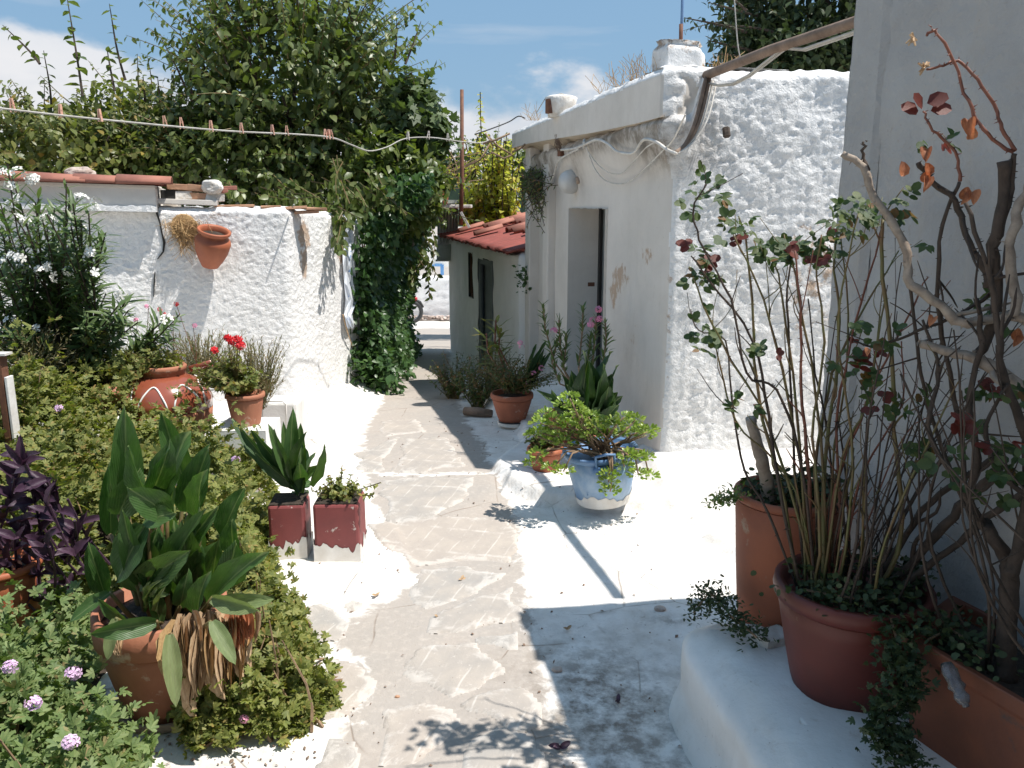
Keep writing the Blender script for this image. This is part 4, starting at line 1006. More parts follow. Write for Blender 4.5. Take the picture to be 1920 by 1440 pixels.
# ------------------------------------------------------------------ foliage helpers
def tmpl(kind):
    if kind == 'ovate':
        V = [(0, 0, 0), (-.27, .30, .05), (0, .33, 0), (.27, .30, .05), (-.24, .62, .02), (0, .66, -.03), (.24, .62, .02), (0, 1.02, -.12)]
        F = [(0, 2, 1), (0, 3, 2), (1, 2, 5), (1, 5, 4), (2, 3, 6), (2, 6, 5), (4, 5, 7), (5, 6, 7)]
    elif kind == 'round':
        V = [(0, 0, 0), (-.34, .22, .06), (-.38, .58, .04), (-.16, .92, -.02), (.16, .92, -.02), (.38, .58, .04), (.34, .22, .06), (0, .5, -.02)]
        F = [(7, 1, 0), (7, 2, 1), (7, 3, 2), (7, 4, 3), (7, 5, 4), (7, 6, 5), (7, 0, 6)]
    elif kind == 'lance':
        V = [(0, 0, 0), (-.095, .3, .025), (0, .3, 0), (.095, .3, .025), (-.085, .66, -.01), (0, .66, -.035), (.085, .66, -.01), (0, 1.0, -.10)]
        F = [(0, 2, 1), (0, 3, 2), (1, 2, 5), (1, 5, 4), (2, 3, 6), (2, 6, 5), (4, 5, 7), (5, 6, 7)]
    elif kind == 'needle':
        V = [(-.03, 0, 0), (.03, 0, 0), (0, 1, 0)]; F = [(0, 1, 2)]
    elif kind == 'blob':
        V = [(0, 0, 0), (-.2, .45, 0), (0, .45, .10), (.2, .45, 0), (-.19, .85, .03), (.19, .85, .03), (0, 1.0, .02)]
        F = [(0, 2, 1), (0, 3, 2), (1, 2, 4), (2, 3, 5), (2, 6, 4), (2, 5, 6)]
    elif kind == 'frond':      # finely cut leaf of the scented geranium
        V = []; F = []
        for a, l, y0 in ((0, 1, .15), (.62, .78, .1), (-.62, .78, .1), (1.25, .6, .08), (-1.25, .6, .08)):
            dx, dy = math.sin(a), math.cos(a); nx, ny = dy, -dx; b = len(V)
            w = .085
            V += [(0, y0 * .3, 0), (dx * l * .5 - nx * w * 1.9, y0 + dy * l * .55 - ny * w * 1.9, .05), (dx * l * .42, y0 + dy * l * .42, .0), (dx * l * .5 + nx * w * 1.9, y0 + dy * l * .55 + ny * w * 1.9, .05), (dx * l - nx * w, y0 + dy * l * .92 - ny * w, -.05), (dx * l + nx * w, y0 + dy * l * .92 + ny * w, -.05)]
            F += [(b, b + 2, b + 1), (b, b + 3, b + 2), (b + 2, b + 4, b + 1), (b + 2, b + 5, b + 4), (b + 2, b + 3, b + 5)]
    elif kind == 'lobed':      # ivy / fig / geranium outline
        P2 = [(0, 0), (-.28, .05), (-.48, .22), (-.30, .36), (-.45, .66), (-.18, .62), (0, 1.0), (.18, .62), (.45, .66), (.30, .36), (.48, .22), (.28, .05)]
        V = [(x, y, .06 * abs(x) * 2 - .06 * y * y) for x, y in P2] + [(0, .38, -.02)]
        F = [(12, (i + 1) % 12, i) for i in range(12)]
    elif kind == 'petal5':
        V = [(0, 0, 0)]; F = []
        for k in range(5):
            a = 2 * math.pi * k / 5; b = len(V)
            for da, r_, z in ((-.42, .72, .10), (-.2, 1.0, .04), (.2, 1.0, .04), (.42, .72, .10)):
                V.append((math.sin(a + da) * r_, math.cos(a + da) * r_, z))
            F += [(0, b + 1, b), (0, b + 2, b + 1), (0, b + 3, b + 2)]
    return np.array(V, float), F
TM = {k: tmpl(k) for k in ('ovate', 'round', 'lance', 'needle', 'blob', 'frond', 'lobed', 'petal5')}
def norm(a): return a / (np.linalg.norm(a, axis=-1, keepdims=True) + 1e-9)
class Leaves:
    def __init__(s): s.p = []; s.d = []; s.n = []; s.s = []
    def add(s, p, d, n, size):
        s.p.append(np.atleast_2d(p)); s.d.append(np.atleast_2d(d)); s.n.append(np.atleast_2d(n)); s.s.append(np.atleast_1d(size))
    def count(s): return sum(len(q) for q in s.p)
    def mesh(s, kind, name, origin=(0, 0, 0), smooth=True):
        P_ = np.concatenate(s.p); D = norm(np.concatenate(s.d)); U = np.concatenate(s.n); Z = np.concatenate(s.s)
        X = norm(np.cross(D, U)); U = np.cross(X, D)
        V, F = TM[kind]
        W_ = P_[:, None] + Z[:, None, None] * (V[None, :, 0, None] * X[:, None] + V[None, :, 1, None] * D[:, None] + V[None, :, 2, None] * U[:, None])
        W_ = W_.reshape(-1, 3) - np.array(origin)
        n = len(V); off = (np.arange(len(P_)) * n)[:, None, None]
        tri = np.array([f for f in F if len(f) == 3])
        return np_mesh(name, W_, (tri[None] + off).reshape(-1, 3), smooth)
    def build(s, kind, name, m, parent=None, origin=None):
        if not s.p: return None
        o0 = np.array(wloc(parent)) if parent else np.array(origin if origin is not None else (0, 0, 0))
        o = link(name, s.mesh(kind, name, o0), m, parent)
        if origin is not None and parent is None: o.location = origin
        return o
def curve(p0, p1, sag=0, k=8, wob=.0, up=0):
    p0, p1 = Vector(p0), Vector(p1); L = (p1 - p0).length; out = []
    a = Vector((R.uniform(-1, 1), R.uniform(-1, 1), R.uniform(-.4, .4))) * wob * L
    for i in range(k + 1):
        t = i / k; out.append(p0.lerp(p1, t) + Vector((0, 0, up * L * math.sin(t * math.pi) - sag * L * t * t)) + a * math.sin(t * math.pi * 1.3))
    return out
def leafy(LV, pts, n, size, t0=.25, out=.8, droop=.3, spread=1, whorl=1, jit=.25, tip=.6, updir=.25):
    """alternate leaves along a stem polyline"""
    pts = [Vector(p) for p in pts]; k = len(pts) - 1
    ps, ds, ns, ss = [], [], [], []
    a0 = R.uniform(0, 6.28)
    for i in range(n):
        t = t0 + (1 - t0) * (i + .5) / n; f = t * k; j = min(int(f), k - 1)
        p = pts[j].lerp(pts[j + 1], f - j); tg = (pts[j + 1] - pts[j]).normalized()
        ref = tg.orthogonal().normalized(); b = tg.cross(ref)
        for w in range(whorl):
            a = a0 + i * 2.4 + w * 2 * math.pi / whorl + R.uniform(-.3, .3)
            o = ref * math.cos(a) + b * math.sin(a)
            d = o * out + tg * updir + Vector((R.gauss(0, jit), R.gauss(0, jit), R.gauss(0, jit) - droop))
            ps.append(p); ds.append(d); ns.append(tg + Vector((0, 0, .6)) + Vector((R.gauss(0, jit), R.gauss(0, jit), 0))); ss.append(size * R.uniform(.7, 1.2) * (1 - (1 - tip) * t))
    LV.add(np.array(ps), np.array(ds), np.array(ns), np.array(ss))
def cloud(LV, n, fn, size, up=.6, jit=.9, out=None):
    """n leaves at points drawn by fn(n)"""
    p = fn(n); d = RN.normal(size=(n, 3)); d[:, 2] = d[:, 2] * .6 + up * .4
    if out is not None: d = d * jit + norm(p - np.array(out)) * .9
    u = RN.normal(size=(n, 3)) * .6; u[:, 2] += 1.0
    LV.add(p, d, u, size * RN.uniform(.65, 1.25, n))

# ---- trees
def shoot_tree(name, label, cat, base, crown, rad, nshoot, nleaf, lsize, m, kind='ovate', trunk=.07, grp=None, fill=3000, reach=1.0, upb=.9, bark='bark', clip=None, droop=.5):
    t = thing(name, label, cat, base, grp); base = Vector(base); c = Vector(crown)
    mb = MB(); mb.tube(curve(base, c - Vector((0, 0, rad[2] * .3)), 0, 6, .08), [trunk * (1 - .08 * i) for i in range(7)], 8); 
    LV = Leaves(); limbs = []
    for i in range(9):
        a = i * 2.4; e = c + Vector((math.cos(a) * rad[0] * .6, math.sin(a) * rad[1] * .6, R.uniform(-.3, .4) * rad[2]))
        limbs.append(e); mb.tube(curve(c - Vector((0, 0, rad[2] * .55)), e, 0, 5, .15), [trunk * .5, trunk * .4, trunk * .32, trunk * .25, trunk * .18, .01], 6)
    mb.build('trunk', M[bark], t, smooth=True)
    sm = MB(); ns = 0
    for i in range(nshoot):
        v = Vector((R.gauss(0, 1), R.gauss(0, 1), R.gauss(0, 1))).normalized()
        s0 = c + Vector((v.x * rad[0], v.y * rad[1], v.z * rad[2])) * R.uniform(.25, .75)
        d = Vector((v.x * rad[0], v.y * rad[1], v.z * rad[2])) * .55 * reach + Vector((R.uniform(-.1, .1), R.uniform(-.1, .1), upb * R.uniform(.1, .5) * rad[2]))
        e = s0 + d * R.uniform(.6, 1.15)
        if clip and not clip(e): continue
        pt = curve(s0, e, R.uniform(0, .25), 6, .06)
        sm.tube(pt, [.009, .008, .007, .006, .005, .004, .002], 3, cap=False); ns += 1
        leafy(LV, pt, nleaf, lsize, .1, .8, droop, jit=.3)
    sm.build('branch', M['stem_green'], t)
    def fn(n):
        v = norm(RN.normal(size=(n, 3))) * (RN.uniform(.25, 1, (n, 1)) ** .45)
        q = v * np.array(rad) * .92 * (1 + .22 * fbm(v[:, :1] * 2, v[:, 1:2] * 2, v[:, 2:] * 2, 3, 1.6)) + np.array(c)
        if clip: q = q[[bool(clip(Vector(k))) for k in q]]
        return q
    q = fn(fill); dd = RN.normal(size=q.shape); dd[:, 2] -= droop; uu = RN.normal(size=q.shape) * .5; uu[:, 2] += 1
    LV.add(q, dd, uu, lsize * RN.uniform(.7, 1.2, len(q)))
    o = LV.build(kind, 'crown', M[m], t); o['kind'] = 'stuff'
    return t
shoot_tree('mulberry_tree', 'big dense mulberry tree with upright shoots behind the low shed', 'tree', (-2.3, 9.3, -.4), P(555, 180, 9.4), (1.28, 1.2, 1.22), 340, 20, .125, 'mulberry', fill=3600, trunk=.12, reach=1.2, upb=1.5)
shoot_tree('mulberry_tree', 'drooping leafy limb of the mulberry hanging over the shed end and alley', 'tree', (-2.2, 8.9, -.4), P(735, 345, 8.7), (.62, .5, .58), 70, 18, .11, 'mulberry', fill=2300, trunk=.04, upb=.2)
shoot_tree('mulberry_tree', 'leafy lower part of hedge-like tree between the big mulberry and the shed roof', 'tree', (-3.3, 8.9, -.3), P(420, 300, 9.0), (1.25, .8, .62), 110, 18, .10, 'mulberry', fill=3200)
shoot_tree('mulberry_tree', 'olive green tree with tall single shoots at the far left', 'tree', (-5.0, 8.8, -.3), P(100, 305, 8.8), (1.55, .9, .64), 170, 20, .10, 'mulberry_y', fill=4300)
shoot_tree('mulberry_tree', 'low leafy tree crown between the far left tree and the big mulberry', 'tree', (-4.0, 9.6, -.3), P(270, 255, 9.4), (.9, .8, .60), 110, 18, .095, 'mulberry_y', fill=2200)
# long single shoots standing above the crowns
def long_shoots(host_name, label, L, m, Y):
    b = P(L[0][0][0], L[0][0][1] + 60, Y)
    t = thing('tree_shoots', label, 'shoots', b)
    sm = MB(); LV = Leaves()
    for (a, e, n, sz) in L:
        pt = curve(P(a[0], a[1], Y + R.uniform(-.2, .2)), P(e[0], e[1], Y), 0, 8, .03)
        MB().tube(pt, [.014, .012, .011, .01, .009, .008, .006, .005, .003], 5, cap=False).build('stem', M['bark'], t); leafy(LV, pt, n + 3, sz * 1.35, .08, .8, .45, jit=.25, tip=.75, updir=.4)
    o = LV.build('ovate', 'leaves', M[m], t); o['kind'] = 'stuff'
long_shoots('x', 'tall bare-stemmed shoots rising into the clouds at the upper left', [((155, 180), (125, -12), 16, .115), ((235, 150), (203, 8), 13, .085), ((75, 120), (8, 48), 8, .09), ((95, 230), (85, 95), 10, .08), ((215, 170), (200, 90), 10, .09)], 'mulberry', 8.5)
long_shoots('x', 'upright shoots along the left flank of the big mulberry crown', [((390, 150), (352, 30), 12, .09), ((350, 170), (303, 70), 12, .09), ((440, 90), (372, -20), 14, .11), ((470, 80), (440, -30), 14, .11), ((360, 190), (340, 55), 14, .09), ((520, 40), (500, -50), 12, .1), ((600, 30), (590, -40), 12, .1), ((660, 40), (640, -40), 12, .1), ((430, 130), (395, 10), 14, .09), ((300, 200), (296, 145), 8, .08), ((740, 110), (745, 35), 8, .07), ((760, 120), (790, 40), 9, .07), ((272, 190), (268, 140), 8, .08)], 'mulberry', 8.7)
shoot_tree('fig_tree', 'dark fig tree with lobed leaves at the right flank of the mulberry', 'tree', (-2.3, 9.3, -.5), P(775, 250, 9.0), (.36, .4, .58), 46, 12, .15, 'fig', 'lobed', fill=900, trunk=.06, bark='bark_pale', droop=.2)
shoot_tree('dark_tree', 'dark dense tree behind the stucco wall at the upper right', 'tree', (4.3, 8.4, -.3), P(1560, 10, 8.0), (1.20, 1.0, 1.15), 160, 16, .085, 'pine', fill=9000, trunk=.14, reach=.8, upb=.1)
shoot_tree('dark_tree', 'lower dark tree crown just above the stucco wall top', 'tree', (3.4, 7.7, -.3), P(1520, 110, 7.6), (.85, .6, .42), 60, 12, .075, 'pine', fill=5000, trunk=.05, reach=.8, upb=.1)
# loose sprays at the left edge of the dark tree
long_shoots('x', 'loose leafy sprays at the left edge of the dark tree', [((1400, 60), (1282, 32), 30, .05), ((1410, 95), (1325, 75), 26, .05), ((1400, 130), (1315, 118), 26, .045), ((1420, 30), (1330, 5), 26, .05), ((1430, 110), (1340, 100), 26, .05), ((1400, 20), (1350, -20), 24, .05), ((1450, 60), (1360, 45), 30, .05)], 'pine', 7.3)

# ---- climber hanging over the shed end and along the alley
iv = thing('climber_hedge', 'dark green climber spilling down beside the shed end to the alley floor', 'climber', (-1.40, 8.6, -.3))
mb = MB()
for i in range(14):
    y = 8.3 + i * .42; x = -1.75 - .04 * i
    mb.tube(curve((x, y, gz0(y) - .1), (x + R.uniform(-.1, .15), y + R.uniform(-.2, .2), 1.5), 0, 6, .08), [.03, .028, .025, .02, .016, .012, .006], 6)
mb.build('stem', M['bark'], iv, smooth=True)
LV = Leaves()
def ivfn(n):
    # pixels of the silhouette give the profile: leaf wall along the alley's left side, bulging at the top
    y = 7.85 + 5.3 * RN.rand(n) ** 1.25; z0 = gz0(y); zt = 1.9 - .02 * (y - 8)
    z = z0 + (zt - z0) * RN.rand(n) ** .85; f = (z - z0) / (zt - z0)
    xr = -1.26 - .07 * (y - 8.0) + .42 * sstep(.35, .95, f) * (1 - sstep(8.5, 13.5, y) * .3) - .10 * np.sin(np.clip(f, 0, 1) * 3.14) + .12 * (1 - sstep(0, .3, f)) * (y < 9.5)
    xr = xr + .12 * fbm(y, z, 0, 3, 2.2)
    xr = xr + .12 * sstep(8.8, 10.5, y)
    x = xr - np.abs(RN.normal(size=n)) * .16
    return np.stack([x, y, z], -1)
q = ivfn(18000); dd = RN.normal(size=q.shape) * .7; dd[:, 0] += .5; dd[:, 2] -= .7; dd[:, 1] -= .3; uu = RN.normal(size=q.shape) * .5; uu[:, 0] += .7; uu[:, 1] -= .5; uu[:, 2] += .4
LV.add(q, dd, uu, .085 * RN.uniform(.6, 1.25, len(q)))
o = LV.build('ovate', 'foliage', M['ivy'], iv); o['kind'] = 'stuff'
LV = Leaves(); sm = MB()
for (a, b, c_) in [((650, 395), (640, 300), 7.6), ((655, 430), (600, 380), 7.4), ((700, 400), (640, 340), 7.7), ((740, 420), (690, 330), 7.8), ((780, 400), (740, 300), 8.2), ((800, 350), (760, 280), 8.6), ((640, 470), (650, 390), 7.2), ((740, 480), (730, 380), 8.0), ((810, 470), (780, 380), 9), ((700, 380), (600, 330), 8.2), ((600, 385), (540, 340), 8.0), ((560, 388), (480, 350), 8.0), ((470, 385), (420, 345), 7.9), ((520, 380), (500, 320), 8.2), ((820, 330), (780, 300), 9.4), ((830, 240), (800, 300), 9.6), ((790, 560), (780, 470), 10), ((800, 520), (790, 420), 10)]:
    for k in range(3):
        pt = curve(P(b[0] + R.uniform(-20, 20), b[1] + R.uniform(-15, 15), c_ + .3), P(a[0] + R.uniform(-25, 25), a[1] + R.uniform(-20, 15), c_), -.1, 7, .08)
        sm.tube(pt, .006, 4, cap=False); leafy(LV, pt, 18, .105, .05, .7, .8, jit=.3, tip=.8)
q = None
o = sm.build('runner', M['stem_green'], iv); o['kind'] = 'stuff'; o = LV.build('ovate', 'hanging_leaves', M['mulberry'], iv); o['kind'] = 'stuff'
# ivy tuft low by the shed foot
LV = Leaves()
def tf(n):
    v = norm(RN.normal(size=(n, 3))) * RN.rand(n, 1) ** .4
    return v * np.array([.24, .5, .42]) + np.array([-1.42, 8.15, .02])
cloud(LV, 1500, tf, .06, .2)
it = thing('ivy_bush', 'lower bright ivy tuft at the foot of the shed end', 'ivy', (-1.42, 8.15, -.25)); o = LV.build('round', 'foliage', M['ivy'], it); o['kind'] = 'stuff'
MB().tube(curve((-1.42, 8.15, -.25), (-1.4, 8.1, .3), 0, 5, .1), .012, 5).build('stem', M['bark'], it)

# ---- yellow vine on the far terrace
vt = thing('yellow_vine', 'yellow green vine climbing beyond the red roof behind the rusty pole', 'vine', P(910, 430, 12.9) - Vector((0, 0, .5)))
LV = Leaves(); sm = MB()
for i in range(44):
    x0 = R.uniform(868, 962); x1 = x0 + R.uniform(-25, 20); ytop = R.choice([255, 262, 275, 300, 320, 345]) if 880 < x0 < 950 else R.choice([300, 340, 370])
    pt = curve(P(x0, 425, 12.9 + R.uniform(-.4, .4)), P(x1, ytop, 12.9 + R.uniform(-.4, .4)), 0, 8, .05)
    sm.tube(pt, .011, 4, cap=False); leafy(LV, pt, 40, .15, .0, 1.1, .6, jit=.6)
pt = curve(P(903, 262, 12.8), P(900, 172, 12.8), 0, 8, .02); sm.tube(pt, .010, 4, cap=False); leafy(LV, pt, 22, .14, .1, .9, .45, jit=.3)
sm.build('stem', M['bark'], vt); o = LV.build('ovate', 'foliage', M['vine'], vt); o['kind'] = 'stuff'
shoot_tree('background_shrub', 'dark green tree behind the yellow vine beyond the far terrace', 'tree', (.3, 16.5, -.9), P(940, 330, 16), (1.1, .8, .75), 50, 16, .12, 'mulberry', fill=2200)
shoot_tree('background_shrub', 'low tree beyond the terrace left of the rusty pole', 'tree', (-3.0, 16.5, -.9), P(790, 340, 16), (1.1, .8, .72), 50, 14, .12, 'ivy', fill=2200)
shoot_tree('background_shrub', 'trees far beyond the shed seen under the mulberry crown', 'tree', (-4.5, 12.8, -.8), P(300, 400, 12.5), (3.6, 1.0, 1.15), 120, 14, .11, 'mulberry', fill=6500)

# ------------------------------------------------------------------ pots
def lathe_px(xl, xr, yrim, xbl, xbr, ybase, z0, hgt=None):
    """work out centre, rim radius, base radius and height of a pot from where it is seen"""
    cx = (xbl + xbr) / 2; B = onz(cx, ybase, z0); dep = lambda p: p.y * cT + (EYE - p.z) * sT
    rb = (xbr - xbl) / 2 / FOC * dep(B); cy = B.y + rb
    rr = (xr - xl) / 2 / FOC * (dep(B) + rb); F_ = P((xl + xr) / 2, yrim, cy - rr)
    cxr = onz((xl + xr) / 2, ybase, z0).x
    c = Vector((P(cx, ybase, cy).x, cy, z0))
    return c, rb, rr, F_.z - z0
def pot(name, label, cat, c, rb, rr, h, m, rimh=.04, lip=.012, saucer=None, soil=True, n=40, sd=.03, tilt=None, grp=None, rimname='rim'):
    t = thing(name, label, cat, c, grp)
    if tilt: t.rotation_euler = tilt
    th = .010
    prof = [(rb * .96, 0), (rb, .006)] + [(rb + (rr - lip - rb) * (i / 6) ** .85, h * (i / 6) * (1 - rimh / h)) for i in range(1, 7)]
    MB().lathe(prof + [(rr - lip - th, h - rimh), (rb * .8, .03), (.01, .025)], n, t.location).build('body', M[m], t, smooth=True).modifiers.new('e', 'BEVEL').width = .001
    r2 = [(rr - lip - .001, h - rimh + .002), (rr, h - rimh + .006), (rr + .003, h - rimh * .5), (rr, h - .004), (rr - .006, h), (rr - lip - th - .002, h - .004), (rr - lip - th - .004, h - rimh - .01)]
    MB().lathe(r2, n, t.location).build(rimname, M[m], t, smooth=True)
    if soil:
        q = []; 
        MB().lathe([(rr - lip - th - .003, h - sd - .01), (rr * .6, h - sd + .004), (rr * .3, h - sd - .004), (.001, h - sd + .006)], 20, t.location, wob=.0).build('soil', M['soil'], t, smooth=True)
    if saucer: 
        s = saucer; MB().lathe([(rb + .01, -.002), (rb + s * .7, .004), (rb + s, .038), (rb + s - .008, .04), (rb + s * .6, .014), (.01, .012)], n, t.location).build('saucer', M['saucer'], t, smooth=True)
    return t
GP = lambda x, y: gh(x, y)

# blade leaves (each one its own object)
def blade_mesh(L, w, bend, fold=.25, k=9, waist=.12, curl=0, name='leaf'):
    V = []; F = []; 
    for i in range(k + 1):
        t = i / k
        ww = w / 2 * (math.sin(math.pi * min(1, (t * .92 + .04)) ** .85) ** .8 * (1 - waist) + waist * (1 - t)) if t < 1 else .0008
        a = bend * t; y = L * (math.sin(a) / bend if abs(bend) > 1e-3 else t); z = -L * ((1 - math.cos(a)) / bend if abs(bend) > 1e-3 else 0)
        for u in (-1, -.5, 0, .5, 1):
            rip = .04 * w * math.sin(t * 17 + u * 2) * abs(u)
            V.append((u * ww, y, z + abs(u) * ww * fold * 2 * (1 - .3 * t) + rip + curl * u * t * w))
    for i in range(k):
        for j in range(4): F.append((i * 5 + j, i * 5 + j + 1, (i + 1) * 5 + j + 1, (i + 1) * 5 + j))
    me = bpy.data.meshes.new(name); me.from_pydata(V, [], F); me.polygons.foreach_set('use_smooth', [True] * len(F)); me.update(); return me
BL = {}
def blade(parent, base, tip, w, m='canna', bend=.6, name='leaf', face=None, fold=.22):
    base, tip = Vector(base), Vector(tip); d = tip - base; ch = d.length
    key = (m, round(bend, 1), round(fold, 1), R.randint(0, 2))
    if key not in BL:
        me = blade_mesh(1, 1, key[1] or .01, fold, curl=R.uniform(-.1, .1)); me.materials.append(M[m]); BL[key] = me
    b = key[1] or .01
    chord = Vector((0, math.sin(b) / b, -(1 - math.cos(b)) / b)); cl = chord.length
    # frame: leaf Y along chord direction, Z (upper face) turned to `face`
    yd = d.normalized(); f = Vector(face) if face is not None else Vector((R.uniform(-.5, .5), -.6, .8))
    xd = yd.cross(f).normalized(); zd = xd.cross(yd)
    a = math.atan2(-chord.z, chord.y)
    Rm = Matrix((xd, yd, zd)).transposed() @ Matrix.Rotation(a, 3, 'X')
    o = bpy.data.objects.new(name, BL[key]); COL.objects.link(o); o.parent = parent
    sc = ch / cl
    Mx = Rm.to_4x4() @ Matrix.Diagonal((w, sc, (w + sc) / 2 * .9, 1))
    Mx.translation = base - Vector(wloc(parent)); o.matrix_local = Mx
    return o

# --- big pot with broad leaves, front left
c, rb, rr, hh = lathe_px(228, 458, 1190, 250, 398, 1368, GP(-1.05, 2.4))
bigpot = pot('potted_broad_leaf_plant', 'large terracotta pot of broad green leaves with a skirt of dried leaves', 'potted plant', c, rb, rr, hh * 1.0, 'terracotta_pale', .10, .01, saucer=.045)
pc = c + Vector((0, 0, hh))
LL = [(232, 752, 235, 940, 54, 2.50), (300, 765, 345, 905, 44, 2.60), (318, 802, 275, 940, 54, 2.45), (360, 808, 300, 965, 70, 2.40), (248, 828, 292, 965, 46, 2.38), (400, 825, 350, 960, 56, 2.55), (207, 858, 208, 1000, 36, 2.5),
      (262, 878, 222, 965, 60, 2.42), (405, 872, 382, 980, 46, 2.42), (466, 912, 418, 1005, 44, 2.5), (237, 912, 312, 960, 56, 2.32), (222, 1092, 272, 985, 68, 2.3), (330, 962, 272, 975, 44, 2.3), (442, 1008, 420, 1095, 58, 2.35),
      (532, 1032, 392, 1135, 46, 2.3), (517, 1122, 402, 1130, 34, 2.25), (492, 1142, 398, 1122, 34, 2.22), (130, 1170, 205, 1112, 28, 2.3), (163, 1186, 292, 1166, 40, 2.2), (330, 1328, 318, 1190, 34, 2.13), (442, 1250, 398, 1165, 32, 2.14),
      (437, 972, 440, 1040, 40, 2.4), (355, 1058, 338, 1135, 34, 2.3), (410, 1062, 372, 1155, 36, 2.28), (203, 1238, 216, 1160, 24, 2.2), (250, 1000, 262, 1110, 46, 2.45), (310, 990, 330, 1110, 60, 2.5), (375, 930, 365, 1060, 50, 2.55), (425, 985, 400, 1110, 40, 2.5),
      (280, 1090, 300, 1165, 30, 2.3), (185, 1120, 235, 1165, 26, 2.28), (345, 880, 335, 1010, 54, 2.6), (290, 1045, 285, 1140, 44, 2.4), (165, 1010, 195, 1110, 40, 2.55), (400, 1020, 350, 1120, 44, 2.45)]
LL += [(230 + (i * 37) % 200, 940 + (i * 53) % 130, 262 + (i * 29) % 130, 1090 + (i * 17) % 50, 40 + (i * 7) % 22, 2.34 + .02 * (i % 9)) for i in range(20)]
st = MB()
for i, (tx, ty, bx, by, w, Y) in enumerate(LL):
    b = P(bx, by, Y); tp = P(tx, ty, Y + R.uniform(-.05, .05) - .04); dep = Y * 1.02
    pale = i in (16, 15, 19, 20, 24)
    blade(bigpot, b, tp, 1.12 * w / FOC * dep, 'canna_pale' if pale else 'canna', R.choice((.3, .5, .8)), face=(R.uniform(-.6, .7), -.9, R.uniform(.2, .8)))
    root = pc + Vector(((b.x - pc.x) * .45, (b.y - pc.y) * .4, -.06))
    if (b - root).length > .06: st.tube(curve(root, b, 0, 5, .03), [.010, .009, .008, .007, .006, .005], 6)
st.build('stalk', M['stem_green'], bigpot, smooth=True)
# yellowed centre leaves
for i in range(9):
    a = P(R.uniform(270, 300), R.uniform(1120, 1150), 2.3); b = P(R.uniform(300, 340), R.uniform(1070, 1140), 2.28)
    blade(bigpot, a, b, .018, 'canna_pale', 1.2, name='withered_leaf')
# dried hanging leaves over the rim
for i in range(110):
    px = 340 + 128 * (i / 109) + R.uniform(-8, 8); e = 1190 + R.uniform(30, 150) * (1 - abs(px - 390) / 160)
    Y = 2.18 + .0009 * (px - 330); a = P(px + R.uniform(-6, 6), R.uniform(1150, 1178), Y + .02); b = P(px + R.uniform(-14, 14), e, Y - .035)
    blade(bigpot, a, b + Vector((0, R.uniform(-.02, .02), 0)), R.uniform(.005, .015), R.choice(('dry', 'dry', 'straw')), R.choice((-.6, .4, .9, 1.4)), name='dried_leaf', face=(R.uniform(-1, 1), -.7, .1), fold=.7)
for i in range(7): blade(bigpot, P(455 + R.uniform(-15, 12), 1140, 2.3), P(462 + R.uniform(-15, 15), 1200 + R.uniform(0, 40), 2.25), .03, 'dry_orange', .8, name='dried_leaf', fold=.5)
for i in range(8): blade(bigpot, P(222 + R.uniform(-6, 12), 1195, 2.2), P(222 + R.uniform(-12, 12), 1235, 2.18), .012, 'dry', .8, name='dried_leaf', fold=.5)

# --- aspidistra-like smaller plant by the shed foot
cc = P(548, 960, 3.75); cc.z = GP(cc.x, cc.y)
c, rb, rr, hh = cc, .09, .11, .22
asp = thing('red_oil_tin', 'weathered red square tin of broad spiky leaves, left of the tin with trailing plant', 'tin planter', onz(537, 1052, GP(-1.03, 3.6)) + Vector((0, .10, 0)))
def tin(t, w, d, h, rz, whiteh=.05):
    c = t.location
    mb = MB(); mb.box(c + Vector((0, 0, h / 2 + .001)), (w, d, h), rz); mb.build('body', M['red_paint'], t, bevel=.014)
    # ragged whitewashed foot, 2 mm proud of the tin
    V = []; F = []; pr = []
    hw, hd = w / 2 + .003, d / 2 + .003
    for (x0, y0, x1, y1) in ((-hw, -hd, hw, -hd), (hw, -hd, hw, hd), (hw, hd, -hw, hd), (-hw, hd, -hw, -hd)):
        for i in range(24): pr.append((x0 + (x1 - x0) * i / 24, y0 + (y1 - y0) * i / 24))
    n = len(pr); Rm = Matrix.Rotation(rz, 3, 'Z')
    for i, (x, y) in enumerate(pr):
        zt = whiteh * (1 + .5 * float(fbm(i * .35, w * 50, 0, 3, 1)))
        V += [Rm @ Vector((x, y, .002)) + c, Rm @ Vector((x, y, zt)) + c]
    for i in range(n): j = (i + 1) % n; F.append((i * 2, j * 2, j * 2 + 1, i * 2 + 1))
    MB().add(V, F).build('whitewashed_foot', M['white_paint'], t)
    MB().box(c + Vector((0, 0, h - .002)), (w * .92, d * .92, .014), rz).build('soil', M['soil'], t)
tin(asp, .165, .17, .26, .08, .08)
ac = asp.location + Vector((.03, .0, .26))
for i, (tx, ty, w) in enumerate([(548, 760, 22), (590, 800, 22), (606, 828, 20), (520, 800, 20), (500, 790, 16), (565, 790, 18), (596, 870, 18), (585, 905, 20), (470, 800, 18), (440, 782, 18), (535, 880, 30), (510, 850, 20), (575, 840, 20), (560, 860, 22), (530, 830, 22), (600, 850, 16), (580, 930, 18), (500, 870, 20), (480, 845, 18), (545, 900, 22), (565, 820, 16), (528, 785, 14)]):
    b = ac + Vector((R.uniform(-.05, .05), R.uniform(-.05, .05), R.uniform(-.01, .06))); tp = P(tx, ty, 3.65 + R.uniform(-.14, .12))
    b = b.lerp(tp, .15); blade(asp, b, tp, w * 1.35 / FOC * 3.8, R.choice(('canna', 'canna_dark', 'canna')), R.choice((.3, .6)), face=(R.uniform(-.8, .8), -.8, .6))
